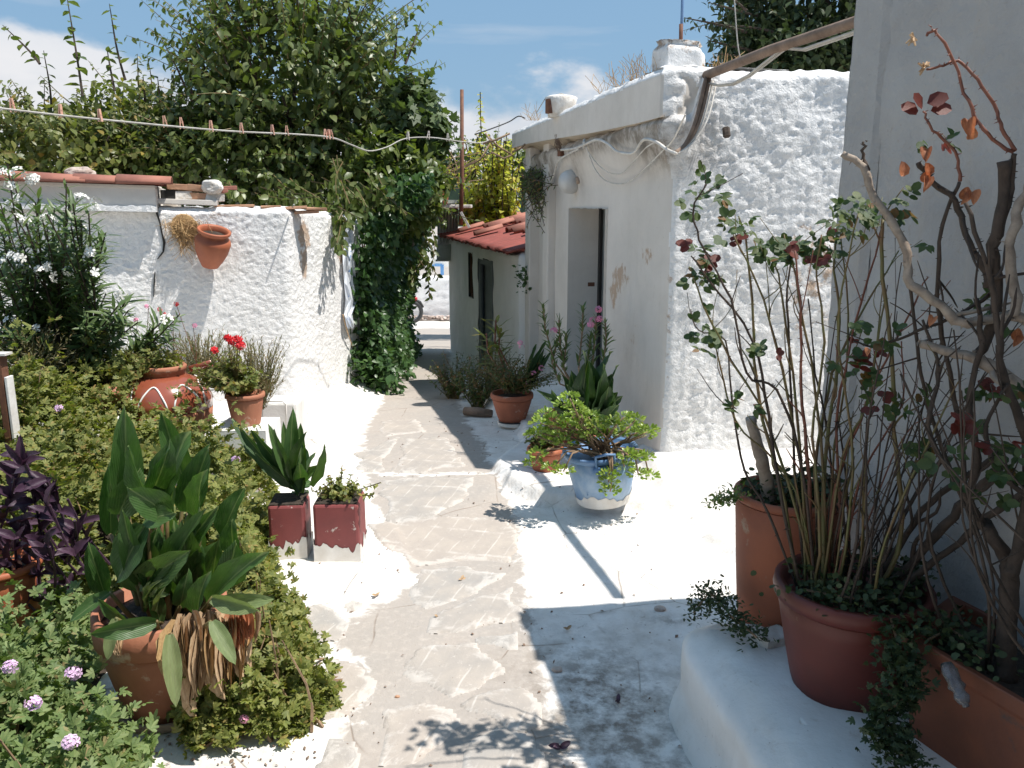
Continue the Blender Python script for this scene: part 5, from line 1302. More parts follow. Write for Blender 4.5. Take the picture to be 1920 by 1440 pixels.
# clean red tin
t2c = onz(632, 1055, GP(-.8, 3.56)) + Vector((0, .105, 0))
tin2 = thing('red_oil_tin', 'red square tin with flaking white foot holding a low trailing plant', 'tin planter', t2c)
tin(tin2, .205, .20, .275, .02, .075)
def bushy(parent, center, rad, nst, nl, size, kind, m, stem='stem_green', sr=.003, base=None, droop=.1, name='foliage', out=.8, updir=.25, whorl=1, t0=.2, flat=0):
    LV = Leaves(); sm = MB(); center = Vector(center); base = Vector(base) if base is not None else center - Vector((0, 0, rad[2]))
    for i in range(nst):
        v = Vector((R.gauss(0, 1), R.gauss(0, 1), abs(R.gauss(0, 1)) * (1 - flat) + flat * R.gauss(0, 1))).normalized() * R.uniform(.6, 1.08)
        e = center + Vector((v.x * rad[0], v.y * rad[1], v.z * rad[2]))
        b = base + Vector((R.uniform(-.2, .2) * rad[0], R.uniform(-.2, .2) * rad[1], 0))
        pt = curve(b, e, R.uniform(-.05, .15), 6, .08); sm.tube(pt, [sr * 1.4, sr * 1.3, sr * 1.2, sr, sr, sr * .8, sr * .5], 4, cap=False)
        leafy(LV, pt, nl, size, t0, out, droop, whorl=whorl, updir=updir)
    sm.build('stems', M[stem], parent); o = LV.build(kind, name, M[m], parent); o['kind'] = 'stuff'
    return o
bushy(tin2, t2c + Vector((.0, 0, .31)), (.13, .13, .09), 34, 14, .028, 'round', 'geranium', base=t2c + Vector((0, 0, .27)))
LV = Leaves(); sm = MB()
pt = curve(t2c + Vector((.08, -.05, .3)), P(700, 925, 3.5), .1, 6, .05); sm.tube(pt, .003, 4); leafy(LV, pt, 12, .035, .3)
pt = curve(t2c + Vector((.0, -.02, .3)), P(642, 872, 3.6), 0, 6, .03); sm.tube(pt, .002, 4); leafy(LV, pt, 12, .02, .3)
pt = curve(t2c + Vector((.05, -.02, .3)), P(712, 905, 3.5), 0, 6, .03); sm.tube(pt, .003, 4); leafy(LV, pt, 12, .032, .3)
sm.build('trailing_stem', M['stem_green'], tin2); LV.build('ovate', 'trailing_leaves', M['geranium'], tin2)

# --- clay urn
uc = Vector((P(312, 760, 4.75).x, 4.75, .16)); ur = .262
urn = thing('clay_urn', 'round brown glazed clay urn painted with white loops, standing among the geraniums', 'urn', uc)
zr = P(315, 700, 4.6).z
Hs_ = zr - uc.z; 
def upr(z): return None
body = [(.12, 0), (.17, .05), (.225, .14), (.255, .24), (.262, .30)]
top_ = [(.262, .30), (.255, .36), (.232, .42), (.19, .47), (.145, .50), (.118, .51)]
sc_ = Hs_ / .55
MB().lathe([(r_ , z * sc_) for r_, z in body], 48, uc).build('lower_body', M['terracotta_pale'], urn, smooth=True)
MB().lathe([(r_ + .0015, z * sc_) for r_, z in top_], 48, uc).build('glazed_shoulder', M['glaze'], urn, smooth=True)
MB().lathe([(.118, .505 * sc_), (.115, .53 * sc_), (.128, .54 * sc_), (.132, .565 * sc_), (.120, .575 * sc_), (.105, .56 * sc_), (.10, .48 * sc_)], 40, uc).build('rim', M['terracotta_pale'], urn, smooth=True)
def usurf(a, z):
    zz = z; rr_ = np.interp(zz, [q[1] for q in top_], [q[0] for q in top_]) + .004
    return uc + Vector((math.cos(a) * rr_, math.sin(a) * rr_, zz * sc_))
for k in range(7):
    a0 = -math.pi / 2 + (k - 3) * .78 + .1; q = []
    for i in range(17):
        t = i / 16; q.append(usurf(a0 + (t - .5) * .66, .335 + .135 * math.sin(t * math.pi) ** .7))
    MB().tube(q, .0055, 5).build('painted_loop', M['white_flower'], urn, smooth=True)
hq = [uc + Vector((-.20, -.06, .43 * sc_)), uc + Vector((-.27, -.07, .50 * sc_)), uc + Vector((-.255, -.06, .56 * sc_)), uc + Vector((-.19, -.05, .555 * sc_)), uc + Vector((-.13, -.03, .53 * sc_))]
MB().tube(hq, [.022, .024, .024, .022, .02], 10).build('handle', M['black'], urn, smooth=True)
hq = [uc + Vector((.20, .10, .43 * sc_)), uc + Vector((.26, .12, .50 * sc_)), uc + Vector((.24, .10, .56 * sc_)), uc + Vector((.13, .06, .53 * sc_))]
MB().tube(hq, .022, 10).build('handle', M['glaze'], urn, smooth=True)
bushy(urn, uc + Vector((-.10, 0, .60 * sc_)), (.24, .20, .12), 70, 10, .045, 'lobed', 'geranium', base=uc + Vector((0, 0, .5 * sc_)), droop=.0)
# broken pot pieces beside it
bk = P(205, 745, 4.5); tag(MB().lathe([(.05, -.09), (.055, .09), (.045, .09), (.04, -.09)], 16, bk, Matrix.Rotation(1.1, 3, 'Y')).build('broken_clay_pipe', M['terracotta_pale'], None, smooth=True, origin=bk), 'broken clay pipe lying at the foliage edge left of the urn', 'clay pipe')

# --- geranium pot with red flowers
gc = P(450, 795, 4.5); gc = Vector((gc.x, 4.62, gc.z - .04)); gr = .105
gpz = P(448, 745, 4.5).z - gc.z
gpot = pot('potted_geranium', 'pale clay pot of yellowing geranium with scarlet flower heads', 'potted plant', gc, .075, .112, gpz, 'terracotta_pale', .03, .008, n=12)
MB().box((gc.x, gc.y, (gc.z + gh(gc.x, gc.y)) / 2), (.3, .3, gc.z - gh(gc.x, gc.y) + .02)).build('pot_step', M['bench'], None, origin=(gc.x, gc.y, gh(gc.x, gc.y)))
tag(bpy.data.objects['pot_step'], 'low whitewashed masonry block under the geranium pot', 'block')
bushy(gpot, gc + Vector((-.10, -.03, gpz + .06)), (.23, .19, .20), 110, 10, .046, 'lobed', 'geranium', base=gc + Vector((0, 0, gpz)), droop=.0)
def flower_head(parent, p, r, n, size, m, name='flower_head', kind='petal5'):
    LV = Leaves(); v = norm(RN.normal(size=(n, 3)) + np.array([0, -.5, .5])); LV.add(np.array(p) + v * r * np.array([1, .8, .8]), np.cross(v, RN.normal(size=(n, 3))), v, size * RN.uniform(.8, 1.2, n))
    return LV.build(kind, name, m, parent)
sm = MB()
for px, py, n, r_ in ((438, 640, 9, .030), (450, 648, 8, .028), (428, 634, 5, .018), (402, 657, 5, .015), (446, 636, 5, .02)):
    p = P(px, py, 4.5); flower_head(gpot, p, r_, n * 2, .017, M['red_flower']); sm.tube(curve(gc + Vector((-.05, 0, gpz)), p, 0, 5, .03), .0025, 4)
sm.build('flower_stalk', M['stem_green'], gpot)

# --- wiry lavender-like bushes
def wiry(label, c, rad, n):
    t = thing('wiry_bush', label, 'shrub', (c.x, c.y, gh(c.x, c.y)), 'wiry bushes along the shed wall')
    LV = Leaves(); sm = MB(); b = Vector((c.x, c.y, c.z - rad[2]))
    for i in range(n):
        v = Vector((R.gauss(0, .6), R.gauss(0, .6), R.uniform(.6, 1.9)))
        e = b + Vector((v.x * rad[0], v.y * rad[1], v.z * rad[2])); pt = curve(b + Vector((R.uniform(-.04, .04), R.uniform(-.04, .04), -.05)), e, 0, 5, .05)
        sm.tube(pt, .0013, 3, cap=False); leafy(LV, pt, 26, .034, .10, .5, 0, updir=.9, tip=.8)
    sm.build('stems', M['stem_green'], t); o = LV.build('lance', 'foliage', M['wiry'], t); o['kind'] = 'stuff'; o.data.transform(Matrix())
wiry('wiry grey green bush right of the red geranium flowers', P(480, 690, 4.85), (.14, .14, .20), 150)
wiry('wiry bush behind the clay urn against the shed wall', P(375, 665, 5.2), (.26, .16, .17), 190)
wiry('wiry reddish bush left of the clay urn', P(200, 680, 4.9), (.30, .2, .18), 160)
wiry('wiry bush under the white oleander', P(60, 650, 4.6), (.3, .2, .16), 140)

# --- white block (masonry basin edge) behind the pot
wb = P(507, 800, 5.0)
wbt = thing('white_basin', 'white rectangular basin half hidden behind the geranium pot', 'basin', (wb.x, 5.3, gh(wb.x, 5.3)))
zt = P(505, 757, 5.15).z
MB().box((wb.x + .0, 5.3, zt / 2), (.24, .22, zt)).build('basin_body', M['bench'], wbt, bevel=.02)
MB().tube([P(482, 755, 5.15), P(500, 752, 5.15), P(530, 752, 5.15), P(536, 758, 5.15), P(537, 800, 5.15)], .007, 8).build('rim', M['white_paint'], wbt, smooth=True)

# --- scented geranium mass
def mound_h(x, y):
    base = .34 + .36 * sstep(2.6, 4.4, y) * 1.0
    base = base - .1 * sstep(4.6, 5.6, y)
    base = base * (1 - .50 * sstep(-2.42, -2.08, x + .35 * (4.1 - y)) * sstep(3.1, 3.7, y))
    base = base + .16 * np.exp(-(((x + 2.25) / .35) ** 2 + ((y - 3.45) / .3) ** 2))
    edge = np.minimum(sstep(-.98, -1.30, x - .0 * y), 1)
    return base * edge * (1 + .22 * fbm(x, y, 0, 3, 2.5)) + .02
def mass(name, label, cat, poly, hfn, n, size, m, flo=None, depthf=.55, lit=.05):
    LV = Leaves(); xs = [p[0] for p in poly]; ys = [p[1] for p in poly]
    x = RN.uniform(min(xs), max(xs), n * 4); y = RN.uniform(min(ys), max(ys), n * 4)
    e = polysdf(x, y, poly) + .06 * fbm(x, y, 7, 3, 5); k = e > 0; x, y, e = x[k][:n], y[k][:n], e[k][:n]
    hh = hfn(x, y) * np.sqrt(np.clip(e / .22, 0.05, 1)) + .11 * fbm(x, y, 2, 3, 4.5) + .06 * np.maximum(0, RN.normal(size=len(x))) ** 1.5
    z = ground_h(x, y) + hh * (1 - np.abs(RN.normal(size=len(x))) * depthf * .4)
    z = np.maximum(z, ground_h(x, y) + .01)
    p = np.stack([x, y, z], -1)
    # fronds grouped on short sprigs: several leaves share a root
    d = RN.normal(size=p.shape) * .8; d[:, 2] = np.abs(d[:, 2]) * .5 + .25; u = RN.normal(size=p.shape) * .45; u[:, 2] += 1; u[:, 1] -= .25
    g_ = RN.randint(3, 6, len(p)); P2 = np.repeat(p, g_, 0) + RN.normal(size=(g_.sum(), 3)) * size * .35; D2 = np.repeat(d, g_, 0) + RN.normal(size=(g_.sum(), 3)) * .8; U2 = np.repeat(u, g_, 0) + RN.normal(size=(g_.sum(), 3)) * .3
    LV.add(P2, D2, U2, size * RN.uniform(.6, 1.2, len(P2)))
    t = thing(name, label, cat, (sum(xs) / len(xs), sum(ys) / len(ys), 0)); 
    o = LV.build('frond', 'foliage', M[m], t); o['kind'] = 'stuff'
    sm = MB(); inner = np.where(e > .10)[0]
    for i in inner[::max(1, len(inner) // 260)]:
        q = Vector(p[i]); sm.tube(curve((q.x + R.uniform(-.12, .12), q.y + R.uniform(-.1, .2), gh(q.x, q.y)), q, 0, 4, .1), [.006, .005, .004, .003, .002], 4, cap=False)
    o = sm.build('stems', M['stem_tan'], t); o['kind'] = 'stuff'
    return t, p
BED = [(-4.2, 3.4), (-3.0, 2.75), (-1.95, 2.95), (-1.55, 2.95), (-1.30, 2.75), (-1.05, 2.85), (-.98, 3.15), (-1.08, 3.4), (-1.08, 3.9), (-1.25, 4.25), (-1.60, 4.45), (-1.95, 4.7), (-2.3, 5.1), (-3.4, 5.0), (-4.6, 4.6)]
bedt, bp_ = mass('scented_geranium_bed', 'yellow green mass of scented geranium filling the left bed around the urn', 'geraniums', BED, mound_h, 10500, .035, 'geranium')
# soil and woody litter under the mass
def patch_sheet(name, label, cat, poly, h, m, st=.03):
    xs = [p[0] for p in poly]; ys = [p[1] for p in poly]
    X, Y = np.meshgrid(np.arange(min(xs) - .05, max(xs) + .05, st), np.arange(min(ys) - .05, max(ys) + .05, st)); e = polysdf(X, Y, poly)
    Z = ground_h(X, Y) - .02 + h * sstep(0, .35, e) + .03 * fbm(X, Y, 3, 4, 8) * sstep(0, .1, e)
    idx = np.arange(X.size).reshape(X.shape); F = np.stack([idx[:-1, :-1], idx[:-1, 1:], idx[1:, 1:], idx[1:, :-1]], -1).reshape(-1, 4)
    F = F[(e.ravel()[F] > -.02).all(1)]; u = np.unique(F); rm = -np.ones(X.size, int); rm[u] = np.arange(len(u))
    o = link(name, np_mesh(name, np.stack([X.ravel(), Y.ravel(), Z.ravel()], -1)[u], rm[F]), M[m]); tag(o, kind='structure'); return o
patch_sheet('soil', '', '', [(x, y + (.12 if y < 3.5 else -.15)) for x, y in BED], .30, 'soil')
def flowers(parent, L, m, name='flower_cluster', r=.016, sz=.010, n=12):
    for px, py, Y in L: flower_head(parent, P(px, py, Y), r, n, sz, M[m], name)
flowers(bedt, [(110, 765, 3.6), (442, 862, 3.3), (335, 905, 3.2)], 'lilac_flower')
# front-left ground cover
FRONT = [(-3.2, 1.2), (-1.02, 1.2), (-.93, 1.75), (-.98, 2.0), (-1.12, 2.12), (-1.28, 2.22), (-1.38, 2.45), (-1.40, 2.8), (-1.6, 3.0), (-2.6, 3.1), (-3.2, 3.0)]
ft, fp_ = mass('ground_cover', 'fresh green geranium ground cover with mauve flowers in the near left corner', 'ground cover', FRONT, lambda x, y: .20 + .05 * fbm(x, y, 0, 3, 2), 8500, .033, 'geranium_g')
patch_sheet('soil', '', '', [(-3.2, 1.2), (-1.12, 1.2), (-1.05, 1.8), (-1.30, 2.2), (-1.38, 2.6), (-1.2, 3.0), (-3.2, 3.1)], .10, 'soil')
flowers(ft, [(137, 1262, 1.95), (132, 1392, 1.75), (62, 1318, 1.85), (20, 1250, 2.0)], 'lilac_flower', r=.018, sz=.012)
# trailing part right of the big pot
TR = [(-.93, 2.95), (-.78, 2.75), (-.70, 2.5), (-.58, 2.42), (-.62, 2.3), (-.72, 2.22), (-.86, 2.16), (-.95, 2.25), (-.92, 2.45), (-1.0, 2.7), (-1.3, 2.9), (-1.2, 3.15), (-1.0, 3.1)]
tt, tp_ = mass('ground_cover', 'trailing scented geranium spilling on the pavement right of the big pot', 'ground cover', TR, lambda x, y: .18 + .28 * sstep(2.4, 3.0, y) + .0 * x, 2800, .029, 'geranium')
flowers(tt, [(457, 1348, 2.2)], 'pink_flower', r=.012, sz=.009)

# --- purple heart plants
pp = thing('purple_leaf_plant', 'dark purple trailing plant among the geraniums at the left edge', 'plant', P(110, 1000, 2.75))
sm = MB()
for i in range(22):
    e = P(R.uniform(-10, 180), R.uniform(815, 1050), R.uniform(2.6, 2.9)); b = e + Vector((R.uniform(-.1, .1), R.uniform(0, .15), -R.uniform(.15, .3)))
    pt = curve(b, e, 0, 5, .06); sm.tube(pt, .005, 5)
    for j in range(R.randint(4, 7)):
        p = pt[R.randint(1, 5)]; d = Vector((R.uniform(-1, 1), R.uniform(-.8, .3), R.uniform(-.2, 1.1))).normalized()
        blade(pp, p, p + d * R.uniform(.075, .115), R.uniform(.028, .040), 'purple', R.choice((.3, .9)), fold=.3)
sm.build('stem', M['purple'], pp)

# --- red pot at the left edge below the purple plant
rp_ = pot('red_clay_pot', 'dark red clay pot in deep shade at the left edge under the purple plant', 'pot', Vector((P(10, 1180, 2.75).x, 2.75, .02)), .11, .15, .34, 'terracotta_orange', .03)
# rusty post at left edge
rq = P(4, 665, 3.7)
rpt = thing('rusty_post', 'rusty metal post with white side at the left frame edge', 'post', (rq.x, 3.7, gh(rq.x, 3.7)))
MB().box((rq.x - .01, 3.7, rq.z / 2), (.030, .05, rq.z)).build('post', M['rust'], rpt, bevel=.003)
MB().box((rq.x + .0165, 3.7, rq.z / 2 - .05), (.012, .052, rq.z - .1)).build('white_side', M['white_paint'], rpt, bevel=.002)
MB().box((rq.x, 3.7, rq.z + .004), (.06, .06, .010)).build('cap', M['white_paint'], rpt)

# --- white oleander
ol = thing('white_oleander', 'oleander bush with clusters of white flowers against the shed at the left', 'shrub', (-2.9, 4.9, .0))
LV = Leaves(); sm = MB(); ends = []
OL = [(30, 330), (15, 400), (75, 420), (120, 360), (160, 385), (185, 400), (95, 480), (40, 480), (10, 500), (130, 500), (170, 520), (200, 440), (150, 450), (60, 540), (20, 580), (110, 560), (160, 590), (235, 560), (205, 600), (90, 390), (55, 370), (180, 470), (140, 540), (70, 600), (0, 440), (-30, 380), (-40, 500), (215, 575), (110, 430), (30, 620), (300, 620), (320, 600)]
for i, (x, y) in enumerate(OL):
    Y = 4.75 + R.uniform(-.3, .3); e = P(x, y, Y); b = Vector((-2.85 + R.uniform(-.15, .2), 4.95 + R.uniform(-.1, .1), .3))
    pt = curve(b, e, 0, 7, .05); sm.tube(pt, [.012, .011, .010, .008, .007, .006, .005, .004], 5, cap=False)
    leafy(LV, pt, 22, .14, .36, .75, .05, whorl=3, updir=.55, tip=.85); ends.append(e)
    for k in range(2):
        e2 = e + Vector((R.uniform(-.16, .16), R.uniform(-.15, .15), R.uniform(-.14, .06))); p2 = curve(pt[4], e2, 0, 4, .05); sm.tube(p2, .004, 4, cap=False); leafy(LV, p2, 10, .125, .2, .75, .1, whorl=3, updir=.5)
sm.build('stem', M['bark'], ol); o = LV.build('lance', 'foliage', M['oleander'], ol); o['kind'] = 'stuff'
for x, y in [(38, 325), (60, 340), (12, 350), (35, 370), (20, 385), (150, 378), (145, 370), (175, 388), (185, 385), (90, 408), (110, 408), (35, 412), (45, 420), (22, 480), (38, 485), (30, 500), (92, 500), (75, 505), (125, 512), (110, 518), (60, 335), (160, 432), (228, 555), (165, 478), (22, 605), (70, 612), (175, 515), (5, 490), (312, 603), (5, 330)]:
    flower_head(ol, P(x + R.uniform(-5, 5), y + R.uniform(-5, 5), 4.5 + R.uniform(-.05, .15)), R.uniform(.018, .034), R.randint(3, 7), .022, M['white_flower'], 'flower_cluster')
# slender red-flowered sprigs in front of the shed
sp_ = thing('red_sage', 'slender sprigs with tiny red flowers in front of the shed wall', 'plant', P(270, 660, 5.0))
LV = Leaves(); sm = MB()
for x, y in [(300, 580), (310, 590), (275, 575), (325, 595), (240, 610), (255, 600), (180, 610), (175, 620), (120, 625), (285, 615), (365, 610), (330, 570)]:
    e = P(x, y, 4.95); pt = curve(e + Vector((R.uniform(-.1, .1), 0, -.35)), e, 0, 5, .05); sm.tube(pt, .002, 3, cap=False); leafy(LV, pt, 16, .04, .1, .7, 0, updir=.6)
    flower_head(sp_, e, .012, 6, .011, M['pink_flower' if x % 2 else 'red_flower'], 'flower')
sm.build('stems', M['stem_red'], sp_); LV.build('lance', 'leaves', M['oleander'], sp_)

# --- wall pot with straw
wp = shedpt(398, 463, .16)
wpt = thing('hanging_wall_pot', 'small terracotta jar hanging tilted on the shed wall', 'pot', wp)
Mx = Matrix.Rotation(-.20, 3, SHN) @ Matrix.Rotation(.30, 3, SHD)
k_ = .036 * 4
MB().lathe([(.05, -.165), (.062, -.16), (.095, -.10), (.120, -.04), (.134, .03), (.132, .055), (.118, .075), (.098, .085), (.098, .10), (.122, .118), (.126, .135), (.115, .142), (.10, .13), (.095, .08), (.11, .02), (.06, -.13), (.01, -.13)], 40, wp, Mx).build('jar', M['terracotta_orange'], wpt, smooth=True)
MB().lathe([(.1, .095), (.05, .09), (.001, .09)], 20, wp, Mx).build('soil', M['soil'], wpt)
sw = shedpt(350, 428, .05)
stw = thing('straw_clump', 'clump of dry straw stuffed in a hole of the shed wall beside the jar', 'straw', sw)
sm = MB()
for i in range(420):
    a = shedpt(R.gauss(343, 15), R.gauss(418, 6), .02 + R.uniform(0, .05)); b = shedpt(R.gauss(352, 17), 425 + abs(R.gauss(0, 24)), .02 + R.uniform(0, .07))
    sm.tube(curve(a, b, 0, 3, .35), R.uniform(.0010, .0022), 3, cap=False)
o = sm.build('stalks', M['straw'], stw); o['kind'] = 'stuff'
MB().lathe([(.001, -.02), (.10, -.01), (.09, .02), (.001, .03)], 16, shedpt(345, 424, .0), Matrix.Rotation(math.pi / 2, 3, SHD)).build('hole', M['straw'], stw)
# nail and stick protruding from the shed face
tag(MB().tube([shedpt(606, 376, -.01) if False else shedpt(548, 388, .0), shedpt(548, 388, .0) + SHN * .14], .006, 6).build('peg_stick', M['wood'], None, origin=shedpt(548, 388, 0)), 'short stick poking out of the shed wall near its top corner', 'stick')

# stones on the shed roof
def rock(name, label, c, size, m, seed):
    t = RN.rand(3) * 9; mb = MB(); mb.sphere((0, 0, 0), 1, 24, 16); V = np.concatenate(mb.v)
    n = 1 + .28 * fbm(V[:, 0] + seed, V[:, 1], V[:, 2], 3, 1.1)
    V = V * n[:, None]; V = np.sign(V) * np.abs(V) ** .85 * np.array(size)
    me = bpy.data.meshes.new(name); me.from_pydata(V.tolist(), [], mb.f); me.update(); me.polygons.foreach_set('use_smooth', [False] * len(me.polygons)); o = link(name, me, M[m]); o.location = c
    return tag(o, label, 'stone')
rock('roof_stone', 'reddish grey stone resting on the tiled roof edge', shedpt(150, 326, -.05) , (.10, .07, .05), 'rock', 3)
rock('roof_stone', 'whitewashed stone at the broken end of the roof edge', shedpt(398, 350, -.05), (.085, .07, .055), 'rock_white', 8)


# ------------------------------------------------------------------ pots by the house
# blue bucket
z0 = GP(.49, 4.35)
c, rb, rr, hh = lathe_px(1048, 1186, 860, 1080, 1182, 953, z0)
bkt = thing('blue_bucket_planter', 'faded blue builders bucket with whitewashed foot and trailing succulent by the house corner', 'bucket planter', c)
Tm = Matrix.Rotation(-.09, 3, 'Y') @ Matrix.Rotation(.04, 3, 'X')
def lz(prof, name, m, n=44, smooth=True, wob=0): return MB().lathe(prof, n, c, Tm, wob).build(name, M[m], bkt, smooth=smooth)
lz([(rb * .95, -.002), (rb, .006), (rb + (rr - rb) * .5, hh * .5), (rr - .012, hh - .03), (rr - .020, hh - .03), (rb * .9, .02), (.01, .02)], 'body', 'blue')
lz([(rr - .014, hh - .032), (rr - .006, hh - .03), (rr + .003, hh - .014), (rr + .003, hh), (rr - .006, hh + .003), (rr - .02, hh - .006), (rr - .022, hh - .035)], 'rim', 'blue_dark')
lz([(rr - .02, hh - .05), (rr * .5, hh - .04), (.001, hh - .035)], 'soil', 'soil')
V = []; F = []; n = 48
for i in range(n):
    a = 2 * math.pi * i / n; zt = .052 + .014 * math.sin(3 * a + 1) + R.uniform(-.010, .010)
    for zz in (.0, zt): 
        r_ = rb + (rr - rb) * zz / hh + .0022; V.append(Tm @ Vector((r_ * math.cos(a), r_ * math.sin(a), zz)) + c)
F = [(i * 2, ((i + 1) % n) * 2, ((i + 1) % n) * 2 + 1, i * 2 + 1) for i in range(n)]
MB().add(V, F).build('whitewashed_foot', M['white_paint'], bkt, smooth=True)
def brim(a, dr=0, dz=0): return c + Tm @ Vector(((rr + dr) * math.cos(a), (rr + dr) * math.sin(a), hh + dz))
a0 = -1.55
MB().tube([brim(a0 - .22, .006, -.035), brim(a0 - .22, .02, .03), brim(a0 + .02, .022, .04), brim(a0 + .22, .02, .035), brim(a0 + .22, .006, -.035)], .0075, 8).build('handle', M['blue_dark'], bkt, smooth=True)
MB().tube([brim(a0 - .3, .004, -.045), brim(a0, .008, -.05), brim(a0 + .3, .004, -.045)], .016, 8).build('handle_lug', M['blue_dark'], bkt, smooth=True)
sm = MB(); LV = Leaves(); sc = c + Vector((0, 0, hh))
CL = [(440, 640), (400, 680), (470, 700), (290, 745), (240, 860), (350, 830), (420, 810), (500, 800), (540, 850), (450, 880), (380, 880), (640, 800), (700, 790), (740, 820), (790, 760), (860, 780), (900, 850), (840, 870), (640, 850), (560, 760), (320, 930), (400, 930), (690, 880), (930, 880), (330, 1090), (400, 1110), (870, 1020), (920, 1020), (790, 1080), (880, 1130), (950, 1140), (690, 1130), (690, 1180), (700, 1240), (820, 1010), (250, 800), (330, 780), (510, 740), (600, 820), (760, 870), (210, 880), (455, 760), (820, 820), (950, 850), (540, 930), (580, 890), (230, 1000), (210, 1060)]
for x, y in CL:
    px, py = 940 + .2917 * x, 560 + .2917 * y
    low = py > 850; out = abs(px - 1118) / 75
    Y = c.y - (rr + .03 if low else R.uniform(-.02, .16)) * (1 - .5 * min(1, max(0, out - .6)))
    e = P(px, py, Y); b = sc + Vector((R.uniform(-.08, .08), R.uniform(-.10, .05), -.04))
    mid = b.lerp(e, .5) + Vector((0, -.02, .05 if low else .02)); 
    if low: mid.z = max(mid.z, sc.z + .03); mid = Vector((e.x * .8 + b.x * .2, min(e.y, c.y - rr * .6), mid.z))
    pt = [b, b.lerp(mid, .6) + Vector((0, 0, .02)), mid, mid.lerp(e, .5) + Vector((R.uniform(-.015, .015), 0, R.uniform(-.01, .01))), e]
    sm.tube(pt, [.006, .0055, .005, .0045, .004], 5)
    n = 64; v = norm(RN.normal(size=(n, 3))); v[:, 2] = np.abs(v[:, 2]) * .8 - .1
    LV.add(np.array(e) + v * np.array([.036, .03, .022]), v, RN.normal(size=(n, 3)) + np.array([0, 0, .6]), RN.uniform(.018, .034, n))
sm.build('stems', M['stem_tan'], bkt, smooth=True); o = LV.build('blob', 'foliage', M['succulent'], bkt); o['kind'] = 'stuff'

# small red pot left of the bucket
z0 = GP(.2, 4.85)
c2, rb2, rr2, h2_ = lathe_px(984, 1052, 848, 998, 1046, 887, z0)
rpot = pot('red_pot', 'small red pot with round leaves tucked behind the left of the blue bucket', 'potted plant', c2, rb2, rr2, h2_, 'terracotta_orange', .03)
bushy(rpot, c2 + Vector((-.03, 0, h2_ + .06)), (.11, .10, .10), 22, 6, .055, 'round', 'mixed', base=c2 + Vector((0, 0, h2_ - .03)))

# dark broad-leaved plant behind the bucket
zc = GP(.7, 4.85)
dk = pot('potted_dark_broad_leaf_plant', 'pot of dark sword leaves in shade behind the blue bucket', 'potted plant', Vector((P(1105, 850, 4.85).x, 4.85, zc)), .10, .13, .2, 'terracotta_orange', .03)
dkb = dk.location + Vector((0, 0, .2))
for tx, ty, w in [(1158, 658, 34), (1048, 700, 24), (1036, 722, 24), (1070, 690, 30), (1092, 672, 30), (1110, 665, 34), (1130, 680, 30), (1148, 700, 30), (1168, 742, 26), (1164, 758, 22), (1020, 745, 20), (1085, 650, 22), (1060, 720, 30), (1140, 720, 34), (1120, 700, 34), (1100, 700, 34), (1170, 680, 14), (1075, 740, 30), (1150, 790, 26), (1045, 770, 26), (1130, 760, 34), (1090, 750, 34), (1000, 735, 14), (1160, 735, 26)]:
    b = dkb + Vector((R.uniform(-.07, .07), R.uniform(-.06, .06), .0)); tp = P(tx, ty, 4.8 + R.uniform(-.1, .1)); b = b.lerp(tp, R.uniform(.05, .3))
    blade(dk, b, tp, w * 1.2 / FOC * 4.95, 'canna_dark', R.choice((.2, .5)), face=(R.uniform(-.8, .8), -.8, .5))
# pink oleander beside it
po_ = thing('pink_oleander', 'thin oleander with pink flowers standing in front of the house door', 'shrub', Vector((P(1060, 740, 5.2).x, 5.2, GP(.4, 5.2))))
LV = Leaves(); sm = MB(); b0 = po_.location
for (L_) in [[(1085, 740), (1040, 680), (1022, 615), (1018, 570)], [(1085, 740), (1060, 700), (1050, 650), (1048, 600)], [(1090, 740), (1085, 690), (1092, 620), (1093, 575)], [(1095, 740), (1110, 690), (1115, 640), (1118, 595)], [(1100, 735), (1130, 680), (1137, 640), (1135, 605)], [(1085, 735), (1055, 690), (1060, 660), (1062, 625)], [(1090, 735), (1100, 690), (1105, 655), (1107, 630)], [(1088, 735), (1050, 720), (1035, 680), (1045, 640)]]:
    pp_ = [P(x, y, 5.2) for x, y in L_]; pt = []
    for a, b in zip(pp_[:-1], pp_[1:]): pt += [a.lerp(b, k / 3) for k in range(3)]
    pt.append(pp_[-1]); pt = [b0 + Vector((R.uniform(-.03, .03), 0, .1))] + pt
    sm.tube(pt, .0055, 5); leafy(LV, pt[2:], 20, .085, .25, .65, -.05, whorl=2, updir=.8, tip=.7)
sm.build('stem', M['stem_tan'], po_, smooth=True); o = LV.build('lance', 'foliage', M['oleander'], po_); o['kind'] = 'stuff'
for x, y in ((1112, 600), (1124, 598), (1108, 608), (1038, 620), (1122, 580)): flower_head(po_, P(x, y, 5.15), .018, 7, .016, M['pink_flower'], 'flower_cluster')
pob = pot('terracotta_pot', 'half hidden terracotta pot of the pink oleander by the doorway', 'pot', po_.location.copy(), .10, .13, .24, 'terracotta_orange', .03)

